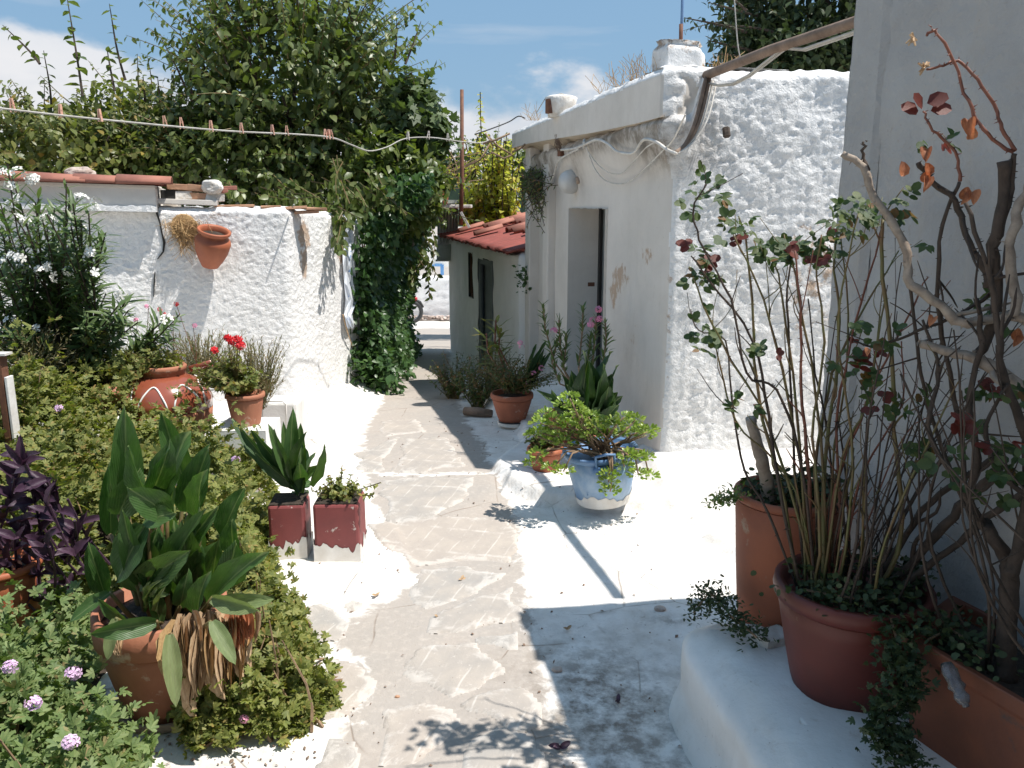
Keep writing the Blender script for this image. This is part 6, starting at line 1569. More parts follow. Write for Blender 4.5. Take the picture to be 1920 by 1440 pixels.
# terracotta pot with mixed plants
z0 = GP(.02, 6.4)
c3, rb3, rr3, h3 = lathe_px(919, 998, 745, 936, 984, 795, z0)
mp3 = pot('potted_mixed_plants', 'terracotta pot with tall lance leaved plant and geranium on a cream saucer', 'potted plant', c3, rb3, rr3, h3, 'terracotta', .045, .008)
MB().lathe([(rb3 * .9, -.03), (rb3 + .012, -.028), (rb3 + .016, .004), (rb3 + .006, .006), (rb3, -.01)], 32, c3).build('saucer', M['plastic_white'], mp3, smooth=True)
MB().tube([c3 + Vector((math.cos(a) * (rb3 + .02), math.sin(a) * (rb3 + .02), .006)) for a in [(-2.6 + .3 * i) for i in range(8)]], .005, 6).build('hose', M['black'], mp3)
t3 = c3 + Vector((0, 0, h3))
bushy(mp3, t3 + Vector((.0, 0, .16)), (.30, .22, .17), 80, 12, .034, 'lobed', 'mixed', base=t3, droop=.1)
bushy(mp3, t3 + Vector((.22, -.05, .10)), (.18, .16, .14), 40, 12, .030, 'lobed', 'mixed', base=t3, droop=.3)
LV = Leaves(); sm = MB()
for L_ in [[(955, 745), (945, 690), (928, 640), (930, 600)], [(955, 745), (940, 700), (915, 660), (912, 625)], [(958, 745), (955, 690), (935, 650), (938, 620)]]:
    pt = [P(x, y, 6.35) for x, y in L_]; pt = [pt[0], pt[0].lerp(pt[1], .5), pt[1], pt[1].lerp(pt[2], .5), pt[2], pt[2].lerp(pt[3], .5), pt[3]]
    sm.tube(pt, .007, 5); leafy(LV, pt, 15, .20, .42, .9, .0, updir=.35, tip=.75)
sm.build('tall_stem', M['stem_red'], mp3, smooth=True); LV.build('lance', 'tall_leaves', M['mulberry_y'], mp3)
for tx, ty in [(1030, 640), (1020, 650), (1035, 655), (1010, 645), (1025, 665)]: blade(mp3, t3 + Vector((.12, 0, .05)), P(tx, ty, 6.2), .04, 'canna_dark', .4)
for x, y in ((975, 642), (1000, 700), (990, 718), (1015, 690), (978, 650)): flower_head(mp3, P(x, y, 6.05), .02, 6, .012, M['pink_flower'], 'flower')
# dark shrubs along the low house foot
for nm, lb, px, py, Y, rad in (('dark_shrub', 'dark shrub with pale tips at the low house foot, farther from the terracotta pot', 850, 720, 7.6, (.26, .3, .24)), ('dark_shrub', 'dark shrub at the low house foot right beside the terracotta pot', 895, 735, 7.0, (.25, .25, .26)), ('dark_shrub', 'tall dark shrub behind the terracotta pot against the wall', 925, 690, 7.5, (.28, .25, .30))):
    p = P(px, py, Y); gzv = gh(p.x, p.y); t = thing(nm, lb, 'shrub', (p.x, p.y, gzv), 'shrubs in the shade of the alley')
    bushy(t, (p.x, p.y, gzv + rad[2]), rad, 60, 12, .05, 'ovate', 'mixed', base=(p.x, p.y, gzv), droop=.2)
lg = P(893, 757, 6.6); lgz = gh(lg.x, lg.y) + .04
tag(MB().tube([Vector((lg.x - .10, lg.y + .05, lgz)), Vector((lg.x + .02, lg.y, lgz + .005)), Vector((lg.x + .13, lg.y - .03, lgz))], [.035, .04, .03], 10).build('log', M['wood'], None, smooth=True, origin=(lg.x, lg.y, lgz)), 'short weathered log lying under the shrubs by the low house', 'log')
# dry weeds on the far pilaster
dw = fac(1003, 335, .1)
dwt = thing('wall_weed', 'dark dry weed clump growing on top of the far pilaster', 'weed', dw)
LV = Leaves(); sm = MB()
for i in range(90):
    e = fac(R.gauss(998, 13), R.gauss(338, 18), R.uniform(.05, .26)); b = fac(1003 + R.uniform(-6, 6), 335 + R.uniform(-8, 8), .06); pt = curve(b, e, R.uniform(-.1, .4), 4, .15); sm.tube(pt, .0035, 3, cap=False); leafy(LV, pt, 14, .07, .2, .8, .2)
sm.build('stalks', M['bark'], dwt); o = LV.build('lance', 'leaves', M['mixed'], dwt); o['kind'] = 'stuff'
fw_ = thing('wall_fern', 'small green tuft growing from the pilaster edge halfway up', 'fern', fac(985, 520, .08)); LV = Leaves()
cloud(LV, 90, lambda n: np.array(fac(984, 520, .12)) + RN.normal(size=(n, 3)) * np.array([.04, .05, .07]), .045); o = LV.build('lobed', 'foliage', M['ivy'], fw_); o['kind'] = 'stuff'
# hanging pot on the shelf above the corner
hp = P(822, 383, 12.2)
hpt = pot('balcony_pot', 'terracotta pot of tangled dry twigs on the ledge below the fig tree', 'potted plant', hp, .13, .17, .24, 'terracotta', .05, n=28)
sm = MB(); LV = Leaves()
for i in range(90):
    b = hp + Vector((R.uniform(-.08, .08), R.uniform(-.08, .08), .22)); e = hp + Vector((R.gauss(.02, .28), R.gauss(0, .2), R.uniform(.3, .95))); pt = curve(b, e, R.uniform(-.1, .3), 6, .3); sm.tube(pt, .006, 3, cap=False)
    leafy(LV, pt, 5, .07, .3, .8, .3)
sm.build('twigs', M['stem_tan'], hpt); o = LV.build('ovate', 'leaves', M['vine'], hpt); o['kind'] = 'stuff'
# ledge carrying it
tag(MB().box(hp + Vector((.16, .3, -.03)), (.62, .7, .05)).build('stone_ledge', M['rock_white'], None, bevel=.01, origin=hp), 'small pale ledge under the balcony pot above the alley', 'ledge')

# ------------------------------------------------------------------ clothes line and pegs
LINE = [((-260, 170), 3.9), ((0, 203), 4.2), ((190, 224), 4.7), ((420, 245), 5.4), ((560, 252), 5.9), ((622, 258), 6.1), ((660, 272), 6.3), ((692, 283), 6.5), ((725, 276), 6.7), ((760, 260), 6.9), ((810, 258), 7.1), ((860, 265), 7.4), ((900, 268), 7.6), ((918, 262), 7.7)]
lpts = [P(x, y, Y) for (x, y), Y in LINE]
wire('clothes_line', 'sagging grey clothes line strung across in front of the trees', lpts, .0052, 'cable', 'clothes line')
def peg_meshes():
    out = []
    for nm in range(2):
        mb = MB()
        mb.box((-.0055, 0, .018), (.0045, .010, .070), 0, rot=Matrix.Rotation(.08, 3, 'Y')); mb.box((.0055, 0, .018), (.0045, .010, .070), 0, rot=Matrix.Rotation(-.08, 3, 'Y')); mb.tube([(-.009, 0, .022), (.009, 0, .022)], .004, 6)
        me = bpy.data.meshes.new('clothes_peg'); me.from_pydata(np.concatenate(mb.v).tolist(), [], mb.f); me.materials.append(M[('peg', 'peg_pale')[nm]]); out.append(me)
    return out
PEG = peg_meshes()
def on_line(px):
    best = None
    for ((x0, y0), Y0), ((x1, y1), Y1) in zip(LINE[:-1], LINE[1:]):
        if x0 <= px <= x1:
            t = (px - x0) / (x1 - x0); return P(x0 + (x1 - x0) * t, y0 + (y1 - y0) * t, Y0 + (Y1 - Y0) * t)
for i, px in enumerate([24, 114, 188, 310, 341, 396, 453, 511, 538, 610, 616, 622, 765, 803, 840]):
    p = on_line(px); o = bpy.data.objects.new('clothes_peg', PEG[1 if px > 700 else 0]); COL.objects.link(o); o.location = p + Vector((0, 0, .004)); o.rotation_euler = (R.uniform(-.1, .1), R.uniform(-.15, .15), R.uniform(-.5, .5)); o.scale = (1.25, 1.25, .95)
    pos = {24: 'salmon clothes peg at the far left end of the line', 765: 'pale clothes peg just right of the sag in the line', 803: 'pale clothes peg in the middle of the right hump', 840: 'pale clothes peg nearest the rusty pole', 610: 'left peg of the tight trio just before the sag', 616: 'middle peg of the tight trio just before the sag', 622: 'right peg of the tight trio just before the sag'}.get(px)
    tag(o, pos or ['', 'second salmon clothes peg from the left end', 'third salmon clothes peg from the left end', 'left peg of the close pair after the third peg', 'right peg of the close pair after the third peg', 'sixth salmon clothes peg from the left end', 'seventh salmon clothes peg from the left end', 'eighth clothes peg, left one before the trio', 'ninth clothes peg, the last before the trio'][i], 'clothes peg', 'clothes pegs on the line')
# branch tangle where the line ends
tb = P(918, 262, 7.7)
tbt = thing('dry_branch', 'tangle of pale bare twigs tied where the clothes line ends', 'branch', tb)
for a, b, c_, d in [((905, 270), (930, 262), (956, 250), 7.7), ((918, 258), (935, 275), (960, 290), 7.8), ((960, 290), (945, 297), (920, 285), 7.8), ((918, 270), (900, 300), (872, 312), 7.7), ((960, 285), (975, 278), (985, 270), 7.9), ((910, 250), (918, 262), (925, 275), 7.7)]:
    MB().tube([P(*a, d), P(*b, d), P(*c_, d)], .009, 5).build('twig', M['stem_tan'], tbt, smooth=True)
wire('roof_wire', 'dark wire curling off the far corner of the roof slab', [P(890, 252, 8.2), P(925, 240, 8.3), P(955, 228, 8.4), P(972, 218, 8.4), P(985, 222, 8.4)], .006, 'black')
# dry grass on the roof edge
gr = thing('roof_grass', 'dry grass tufts along the top of the roof slab edge', 'grass', P(1180, 160, 5.6)); sm = MB()
for (x, y, Y, n) in [(1195, 148, 5.3, 26), (1165, 158, 5.6, 16), (1135, 170, 6.0, 12), (1000, 220, 8.0, 20), (1215, 142, 5.0, 10), (1345, 140, 4.9, 26), (1375, 138, 4.9, 22)]:
    for i in range(n):
        b = P(x + R.uniform(-12, 12), y + 6, Y); sm.tube(curve(b, b + Vector((R.uniform(-.1, .06), R.uniform(-.05, .05), R.uniform(.04, .16))), 0, 4, .2), .0016, 3, cap=False)
o = sm.build('blades', M['straw'], gr); o['kind'] = 'stuff'; tag(gr, kind='stuff')
tag(MB().tube([P(1361, 240, 4.62), P(1363, 256, 4.6)], .02, 6).build('wall_sprig_root', M['bark'], None, origin=P(1361, 248, 4.6)), 'tiny stub of a sprig growing from the stucco wall', 'sprig')

# ------------------------------------------------------------------ right side: roses in pots on the bench
pb = lathe_px(1443, 1716, 1158, 1482, 1668, 1352, .285)
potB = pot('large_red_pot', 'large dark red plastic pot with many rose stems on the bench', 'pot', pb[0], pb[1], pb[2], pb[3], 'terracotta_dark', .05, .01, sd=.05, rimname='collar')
MB().lathe([(pb[1] + .002, -.002), (pb[1] + .010, .004), (pb[1] + .012, .022), (pb[1] + .003, .026)], 40, pb[0]).build('mud_ring', M['saucer'], potB, smooth=True)
tb_ = lathe_px(1367, 1560, 955, 1378, 1540, 1205, .285)
tub = pot('tall_clay_tub', 'tall orange clay tub behind the large red pot at the bench end', 'pot', tb_[0], tb_[1], tb_[2], tb_[3], 'tub', .03, .004, sd=.04)
bkp = onz(1440, 1215, .31)
tag(MB().box((bkp.x + .02, bkp.y + .03, .315), (.10, .07, .055), .4, jit=.004).build('white_brick', M['rock_white'], None, bevel=.004, origin=bkp), 'small whitewashed brick wedged between the clay tub and red pot', 'brick')
# trough planter
tz = .575; A = Vector((.965, 1.855, 0)); Bv = Vector((1.185, 2.05, 0)); dl = Vector((.114, -.288, 0)).normalized() * 1.0
tr = thing('long_clay_trough', 'long orange clay trough planter in deep shade at the lower right', 'planter', (1.15, 1.6, .285))
crn = [A, Bv, Bv + dl * .9, A + dl * .9]; cen_ = sum(crn, Vector()) / 4
def ring(sc_, z, off=0): return [Vector(((p - cen_).x * sc_ + cen_.x, (p - cen_).y * sc_ + cen_.y, z)) for p in crn]
rings = [ring(.90, .285), ring(.91, .30), ring(.985, tz - .045), ring(1.0, tz - .04), ring(1.02, tz - .035), ring(1.02, tz - .005), ring(1.01, tz), ring(.90, tz), ring(.89, tz - .01), ring(.87, tz - .06)]
V = [p for r_ in rings for p in r_]; F = [(k * 4 + i, k * 4 + (i + 1) % 4, (k + 1) * 4 + (i + 1) % 4, (k + 1) * 4 + i) for k in range(len(rings) - 1) for i in range(4)]
F = [f[::-1] for f in F]
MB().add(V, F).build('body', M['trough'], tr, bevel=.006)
MB().add([Vector((p.x, p.y, tz - .04)) for p in ring(.88, tz)], [(3, 2, 1, 0)]).build('soil', M['soil'], tr)
# plastic bottle stuck over the trough edge
b1 = P(1785, 1268, 1.66); b2 = P(1812, 1325, 1.60)
MBb = MB(); dvec = (b2 - b1).normalized(); Mq = dvec.to_track_quat('Z', 'Y').to_matrix(); L_ = (b2 - b1).length
bt = MBb.lathe([(.001, -.03), (.011, -.03), (.015, -.01), (.013, L_ * .2), (.017, L_ * .35), (.010, L_ * .5), (.0145, L_ * .7), (.010, L_ * .88), (.006, L_ * .92), (.0065, L_), (.001, L_ + .002)], 20, b1, Mq, .18).build('crushed_bottle', M['bottle'], None, smooth=True, origin=b1)
tag(bt, 'crushed clear plastic bottle hanging over the trough rim', 'bottle')

def brpts(L, Y0, Y1, k=4):
    n = len(L); p = [P(x, y, Y0 + (Y1 - Y0) * i / (n - 1)) for i, (x, y) in enumerate(L)]; out = []
    for i in range(n - 1):
        p0 = p[max(i - 1, 0)]; p1 = p[i]; p2 = p[i + 1]; p3 = p[min(i + 2, n - 1)]
        for q in range(k):
            t = q / k; out.append(.5 * ((2 * p1) + (p2 - p0) * t + (2 * p0 - 5 * p1 + 4 * p2 - p3) * t * t + (3 * p1 - p0 - 3 * p2 + p3) * t ** 3) + Vector((R.gauss(0, .0015), R.gauss(0, .003), R.gauss(0, .0015))))
    out.append(p[-1]); return out
def rstem(parent, L, Y0, Y1, r0, r1, m='stem_green', thorns=True, name='stem', LVp=None, nl=0, ls=.03, t0=.5, side=0):
    pt = brpts(L, Y0, Y1); n = len(pt); rad = [r0 + (r1 - r0) * i / (n - 1) for i in range(n)]
    mb = MB(); mb.tube(pt, [q * R.uniform(.9, 1.12) for q in rad], 7 if r0 > .006 else 5)
    if thorns:
        for i in range(1, n - 1):
            for _ in range(2 if r0 > .004 else 1):
                tg = (pt[i + 1] - pt[i - 1]).normalized(); o_ = Vector((R.uniform(-1, 1), R.uniform(-.6, .3), R.uniform(-.3, .6))); o_ = (o_ - tg * o_.dot(tg)).normalized(); b = pt[i] + tg * R.uniform(-.02, .02)
                mb.tube([b, b + o_ * (rad[i] + R.uniform(.003, .007))], [min(.003, rad[i] * .6), .0004], 4)
    o = mb.build(name, M[m], parent, smooth=True)
    # side twigs
    for k in range(side):
        i = R.randint(n // 4, n - 2); tg = (pt[i + 1] - pt[i]).normalized(); d = (tg * .7 + Vector((R.uniform(-1, 1), R.uniform(-.4, .4), R.uniform(0, .8)))).normalized()
        L2_ = R.uniform(.06, .16); q = curve(pt[i], pt[i] + d * L2_, R.uniform(-.15, .1), 5, .12)
        MB().tube(q, [rad[i] * .6, rad[i] * .55, rad[i] * .5, rad[i] * .45, rad[i] * .4, .001], 5).build('twig', M[m], parent, smooth=True)
        if nl: 
            for s_ in range(R.randint(1, 3)): leafspray(parent, q[-1 - s_], ls)
    return pt
def leafmesh(kind, m):
    V, F = TM[kind]; V = V.copy(); 
    me = bpy.data.meshes.new('leaf'); me.from_pydata(V.tolist(), [], [tuple(f) for f in F]); me.polygons.foreach_set('use_smooth', [True] * len(F)); me.materials.append(M[m]); return me
RL = [leafmesh('round', 'rose'), leafmesh('ovate', 'rose'), leafmesh('round', 'rose_red'), leafmesh('ovate', 'dry_orange')]
def oneleaf(parent, p, d, up, s, k):
    d = Vector(d).normalized(); x = d.cross(Vector(up)).normalized(); z = x.cross(d)
    o = bpy.data.objects.new('leaf', RL[k]); COL.objects.link(o); o.parent = parent
    Mx = Matrix((x, d, z)).transposed().to_4x4() @ Matrix.Diagonal((s, s, s * 1.3, 1)); Mx.translation = Vector(p) - wloc(parent); o.matrix_local = Mx
NLEAF = {}
def leafspray(parent, p, s, k=None, n=None):
    """a rose leaf: 3 to 5 leaflets on a short stalk"""
    if NLEAF.get(parent.name, 0) > 270: return
    a = Vector((R.uniform(-1, 1), R.uniform(-.9, .4), R.uniform(-.3, .7))).normalized(); n = n or R.choice((3, 3, 5)); k = k if k is not None else R.choice((0, 0, 1, 1, 0, 0, 0, 1, 0, 0, 1, 2))
    q = p + a * s * .9; up = Vector((R.uniform(-.6, .6), R.uniform(-1, 0), R.uniform(.2, 1)))
    oneleaf(parent, q, a + Vector((0, 0, -.2)), up, s, k); sd = a.cross(up).normalized()
    for j in range((n - 1) // 2):
        b = p + a * s * (.8 - .45 * j)
        oneleaf(parent, b, a * .5 + sd + Vector((0, 0, -.25)), up, s * .85, k); oneleaf(parent, b, a * .5 - sd + Vector((0, 0, -.25)), up, s * .85, k)
    NLEAF[parent.name] = NLEAF.get(parent.name, 0) + n
def sprays(parent, L, Y, s, k=None):
    for (x, y, n) in L:
        for _ in range(n): leafspray(parent, P(x + R.uniform(-14, 14), y + R.uniform(-12, 12), Y + R.uniform(-.06, .06)), s * R.uniform(.8, 1.15), k)
bC = (pb[0] + Vector((0, 0, pb[3])))
# bush one: many thin stems fanning up from the red pot, over the sunlit stucco
r1 = thing('rose_bush', 'leggy rose bush with many thin thorny stems in front of the sunlit stucco', 'rose bush', bC - Vector((.06, 0, .05)))
S1 = [([(1515, 1140), (1475, 1000), (1440, 780), (1412, 640), (1330, 525), (1296, 480)], .0055), ([(1500, 1130), (1470, 940), (1420, 740), (1412, 600), (1400, 460), (1385, 405)], .006), ([(1520, 1130), (1505, 900), (1488, 700), (1465, 560), (1452, 485)], .005),
      ([(1530, 1140), (1515, 900), (1500, 720), (1502, 600), (1490, 470)], .006), ([(1540, 1140), (1530, 880), (1562, 700), (1630, 565), (1685, 470)], .0055), ([(1545, 1140), (1545, 900), (1560, 760), (1575, 600), (1562, 480), (1585, 395)], .0065),
      ([(1555, 1140), (1560, 950), (1600, 820), (1650, 700), (1700, 600), (1740, 520)], .005), ([(1510, 1140), (1500, 950), (1450, 860), (1380, 790), (1350, 690), (1335, 600)], .004), ([(1535, 1140), (1500, 860), (1455, 730), (1400, 700), (1370, 560), (1320, 470), (1300, 400), (1325, 345)], .0042),
      ([(1550, 1140), (1575, 980), (1568, 800), (1590, 660), (1640, 480), (1655, 420)], .005), ([(1560, 1140), (1590, 1000), (1620, 880), (1690, 760), (1690, 640)], .0045), ([(1525, 1140), (1540, 1000), (1525, 820), (1545, 640), (1530, 520), (1540, 440)], .005),
      ([(1505, 1130), (1440, 960), (1395, 880), (1375, 770), (1360, 640), (1310, 620), (1295, 580)], .0038), ([(1540, 1140), (1580, 860), (1625, 760), (1660, 560)], .0045), ([(1515, 1130), (1490, 880), (1480, 640), (1478, 520), (1500, 440)], .0045), ([(1530, 1130), (1560, 900), (1530, 700), (1515, 560)], .0042)]
for i, (L_, r_) in enumerate(S1):
    rstem(r1, L_, bC.y + R.uniform(-.06, .08), bC.y + R.uniform(-.15, .25), r_, .0018, R.choice(('stem_green', 'stem_green', 'stem_red', 'bark')), side=3)
for i in range(11):      # short dark stems crowding the pot
    x = R.uniform(1500, 1600); rstem(r1, [(x, 1145), (x + R.uniform(-25, 25), 1040), (x + R.uniform(-40, 50), R.uniform(820, 940))], bC.y + R.uniform(-.1, .1), bC.y + R.uniform(-.1, .15), R.uniform(.003, .005), .002, R.choice(('stem_green', 'bark', 'bark')), side=1)
sprays(r1, [(1322, 350, 3), (1300, 372, 2), (1345, 370, 2), (1330, 395, 2), (1388, 425, 5), (1375, 455, 2), (1315, 470, 3), (1345, 490, 2), (1325, 530, 3), (1305, 510, 2), (1450, 470, 4), (1475, 455, 4), (1500, 480, 3), (1440, 500, 2), (1465, 500, 2), (1530, 500, 3), (1545, 470, 4), (1520, 470, 3), (1300, 600, 3), (1310, 640, 2), (1330, 660, 2), (1425, 665, 3), (1455, 660, 2), (1380, 755, 2), (1370, 780, 2), (1395, 770, 2), (1360, 650, 2), (1590, 400, 3), (1570, 420, 3), (1600, 440, 2), (1560, 500, 3), (1540, 560, 2), (1580, 540, 3), (1440, 560, 2), (1500, 620, 2), (1480, 690, 2), (1545, 690, 2), (1500, 800, 2), (1470, 900, 2), (1560, 900, 2), (1430, 880, 1)], bC.y + .02, .029)
r1b = thing('rose_bush', 'upright rose shoots with small dark leaves beside the shaded wall corner', 'rose bush', bC + Vector((.02, .05, -.05)))
for L_ in ([(1560, 1140), (1560, 900), (1590, 650), (1575, 430)], [(1565, 1140), (1600, 880), (1570, 600), (1610, 400)], [(1550, 1140), (1540, 820), (1500, 560), (1470, 440)], [(1545, 1140), (1480, 760), (1430, 560), (1375, 440)], [(1540, 1140), (1450, 820), (1350, 640), (1300, 520)]):
    rstem(r1b, L_, bC.y + R.uniform(-.04, .1), bC.y + R.uniform(-.1, .2), .0045, .0018, R.choice(('stem_green', 'bark')), side=5)
sprays(r1b, [(1575, 400, 4), (1600, 390, 3), (1620, 410, 3), (1590, 430, 4), (1565, 440, 3), (1450, 460, 4), (1480, 470, 4), (1510, 490, 4), (1550, 470, 3), (1460, 490, 3), (1385, 430, 4), (1370, 450, 2), (1310, 480, 3), (1330, 510, 3), (1305, 345, 2), (1330, 360, 2), (1300, 520, 3), (1420, 480, 3), (1530, 455, 3), (1610, 620, 3), (1640, 650, 3), (1590, 690, 2)], bC.y + .05, .026)
# trowel-like sharp stump of pale wood
r2 = thing('cut_rose_stump', 'thick sawn pale rose stump rising from the clay tub', 'stump', tb_[0] + Vector((0, 0, tb_[3] - .04)))
rstem(r2, [(1455, 1000), (1437, 900), (1425, 850), (1408, 785)], tb_[0].y - .02, tb_[0].y - .05, .024, .017, 'bark_pale', thorns=False, name='trunk')
# bush two: thick stems sweeping right from the red pot, pale old wood, few leaves
r3 = thing('old_rose_bush', 'old rose with thick arching pale branches and withered orange leaves before the shaded wall', 'rose bush', bC + Vector((.06, .02, -.05)))
Yb = bC.y
rstem(r3, [(1600, 1150), (1690, 1080), (1770, 985), (1830, 925), (1880, 870)], Yb, Yb - .15, .014, .009, 'bark', side=1, name='branch')
rstem(r3, [(1610, 1155), (1680, 1110), (1780, 1030), (1850, 970), (1925, 920)], Yb - .02, Yb - .2, .010, .008, 'bark', side=1, name='branch')
rstem(r3, [(1590, 1150), (1670, 1050), (1730, 960), (1800, 900), (1860, 860), (1925, 800)], Yb + .03, Yb - .1, .010, .006, 'bark', side=2, name='branch')
rstem(r3, [(1640, 1120), (1690, 1000), (1680, 850), (1672, 660), (1655, 520), (1655, 410)], Yb - .05, Yb - .05, .0065, .004, 'stem_green', side=3)
rstem(r3, [(1580, 286), (1620, 318), (1640, 370), (1680, 430), (1702, 490), (1708, 532), (1762, 572), (1800, 605), (1860, 598), (1905, 592), (1940, 605)], Yb - .15, Yb - .25, .0075, .013, 'bark_pale', side=1, name='branch')
rstem(r3, [(1622, 265), (1618, 290), (1628, 320)], Yb - .15, Yb - .16, .003, .005, 'bark', name='branch')
rstem(r3, [(1940, 340), (1905, 400), (1895, 480), (1905, 560), (1900, 592)], Yb - .25, Yb - .25, .010, .012, 'bark_pale', name='branch')
rstem(r3, [(1882, 300), (1882, 380), (1862, 460), (1872, 540), (1850, 640), (1828, 672)], Yb - .22, Yb - .22, .0135, .011, 'bark', thorns=False, name='branch')
rstem(r3, [(1725, 645), (1780, 660), (1828, 672), (1875, 700), (1945, 745)], Yb - .2, Yb - .28, .009, .016, 'bark_pale', name='branch', side=1)
rstem(r3, [(1735, 65), (1755, 62), (1785, 110), (1805, 160), (1825, 215), (1850, 250), (1900, 285)], Yb - .2, Yb - .22, .0028, .0042, 'stem_red')
rstem(r3, [(1738, 130), (1770, 122), (1798, 113), (1830, 150), (1865, 200), (1880, 240), (1904, 282)], Yb - .2, Yb - .22, .0025, .0042, 'stem_red')
rstem(r3, [(1900, 285), (1900, 340), (1885, 400), (1860, 470), (1850, 540)], Yb - .22, Yb - .22, .006, .009, 'bark')
rstem(r3, [(1722, 305), (1750, 345), (1790, 375), (1812, 440), (1840, 500), (1860, 540)], Yb - .18, Yb - .22, .006, .008, 'bark', side=2)
rstem(r3, [(1732, 208), (1742, 238), (1770, 262), (1790, 285), (1800, 340)], Yb - .2, Yb - .2, .0022, .004, 'stem_red')
rstem(r3, [(1800, 340), (1770, 420), (1760, 560), (1780, 700), (1800, 800), (1810, 900)], Yb - .2, Yb - .12, .004, .007, 'bark', side=3)
rstem(r3, [(1870, 540), (1800, 590), (1720, 620), (1650, 650), (1600, 640)], Yb - .2, Yb - .1, .005, .002, 'bark', side=3)
rstem(r3, [(1700, 500), (1720, 640), (1740, 760), (1790, 900)], Yb - .12, Yb - .08, .004, .005, 'bark', side=2)
sprays(r3, [(1752, 262, 2), (1740, 268, 1), (1790, 270, 2), (1690, 375, 3), (1700, 410, 2), (1750, 450, 1), (1655, 420, 3), (1610, 400, 3), (1595, 420, 3), (1610, 440, 2), (1860, 560, 4), (1840, 580, 3), (1900, 610, 2), (1660, 640, 4), (1640, 660, 2), (1590, 680, 3), (1620, 690, 3), (1600, 620, 2), (1640, 760, 3), (1670, 780, 2), (1650, 740, 2), (1735, 740, 2), (1700, 770, 2), (1870, 730, 4), (1890, 750, 3), (1840, 760, 2), (1720, 840, 4), (1750, 850, 3), (1680, 900, 2), (1810, 810, 3), (1660, 905, 2), (1790, 640, 2), (1640, 560, 2)], Yb - .12, .030)
for x, y in ((1730, 200), (1722, 208), (1745, 208), (1738, 194)): oneleaf(r3, P(x, y, Yb - .2), ((x - 1733) * .1, -.2, .2), (0, -1, .6), .045, 2)
for x, y, s_ in ((1690, 312, .055), (1738, 290, .05), (1735, 315, .05), (1732, 348, .05), (1742, 330, .045), (1815, 235, .06), (1820, 245, .05), (1815, 360, .05), (1822, 370, .05), (1808, 372, .045), (1910, 625, .05), (1905, 640, .045), (1630, 665, .03), (1750, 605, .04)):
    b_ = P(x, y - 10, Yb - .2); blade(r3, b_, b_ + Vector((R.uniform(-.4, .4), R.uniform(-.3, .1), -1)).normalized() * s_ * .62, s_ * .50, 'dry_orange', R.choice((.9, 1.4, -1.1)), fold=.8, face=(R.uniform(-1, 1), -1, .3))
for x, y in ((1712, 70), (1733, 126)):
    t_ = MB(); 
    for i in range(14): t_.tube([P(x, y, Yb - .2), P(x + R.uniform(-14, 10), y + R.uniform(-10, 16), Yb - .2 + R.uniform(-.02, .02))], [.003, .002], 4)
    t_.build('dried_flower', M['dry'], r3)
for i in range(20):
    x0 = R.uniform(1560, 1680); x2 = R.uniform(1560, 1930); y2 = R.uniform(480, 860); Y = Yb + R.uniform(-.15, .12)
    rstem(r3, [(x0, 1140), (x0 * .8 + x2 * .2 + R.uniform(-15, 15), 1010), (x0 * .45 + x2 * .55 + R.uniform(-40, 40), 820 + R.uniform(-50, 50)), (x2, y2)], Y, Y + R.uniform(-.15, .1), R.uniform(.0028, .0052), .0012, R.choice(('bark', 'bark', 'bark', 'stem_green', 'stem_red')), side=3)
# bush three: thick trunk in the trough
r4 = thing('trough_rose', 'rose with a thick dark trunk growing from the trough at the right edge', 'rose bush', P(1890, 1190, 1.72))
rstem(r4, [(1885, 1275), (1886, 1200), (1893, 1110), (1890, 1050), (1862, 1010), (1850, 980)], 1.72, 1.78, .026, .013, 'bark', thorns=False, name='trunk')
rstem(r4, [(1893, 1080), (1915, 1010), (1930, 900), (1925, 800)], 1.72, 1.7, .018, .010, 'bark', thorns=False, name='trunk')
rstem(r4, [(1855, 995), (1820, 950), (1830, 860), (1820, 740), (1840, 640), (1830, 560)], 1.78, 1.8, .010, .005, 'bark', side=4, name='branch')
rstem(r4, [(1925, 820), (1880, 700), (1870, 600), (1850, 500), (1810, 380)], 1.7, 1.75, .010, .004, 'bark', side=4, name='branch')
rstem(r4, [(1860, 1000), (1790, 900), (1740, 800), (1760, 700), (1730, 600)], 1.78, 1.85, .008, .003, 'bark', side=4, name='branch')
rstem(r4, [(1925, 930), (1870, 880), (1850, 800), (1890, 720)], 1.7, 1.7, .007, .003, 'bark', side=3, name='branch')
sprays(r4, [(1850, 880, 4), (1880, 900, 4), (1900, 860, 3), (1870, 840, 4), (1820, 900, 3), (1780, 870, 3), (1900, 960, 3), (1840, 820, 3), (1895, 740, 3), (1850, 940, 2), (1770, 800, 2)], 1.72, .033)
for i in range(10):
    t_, u_ = R.uniform(.05, .5), R.uniform(.25, .8); b_ = A + (Bv - A) * u_ + dl * t_; b_.z = tz - .05
    x2 = R.uniform(1660, 1920); e_ = P(x2, R.uniform(600, 850), b_.y + R.uniform(-.05, .05)); r0 = R.uniform(.003, .005)
    pt = curve(b_, e_, 0, 9, .10); MB().tube(pt, [r0 * (1 - .07 * k) for k in range(10)], 5).build('stem', M['bark'], r4, smooth=True)
    for k in range(3):
        q_ = pt[R.randint(3, 8)]; MB().tube(curve(q_, q_ + Vector((R.uniform(-.1, .1), R.uniform(-.05, .05), R.uniform(.02, .12))), 0, 4, .1), [.002, .0018, .0015, .0012, .0008], 4).build('twig', M['bark'], r4)
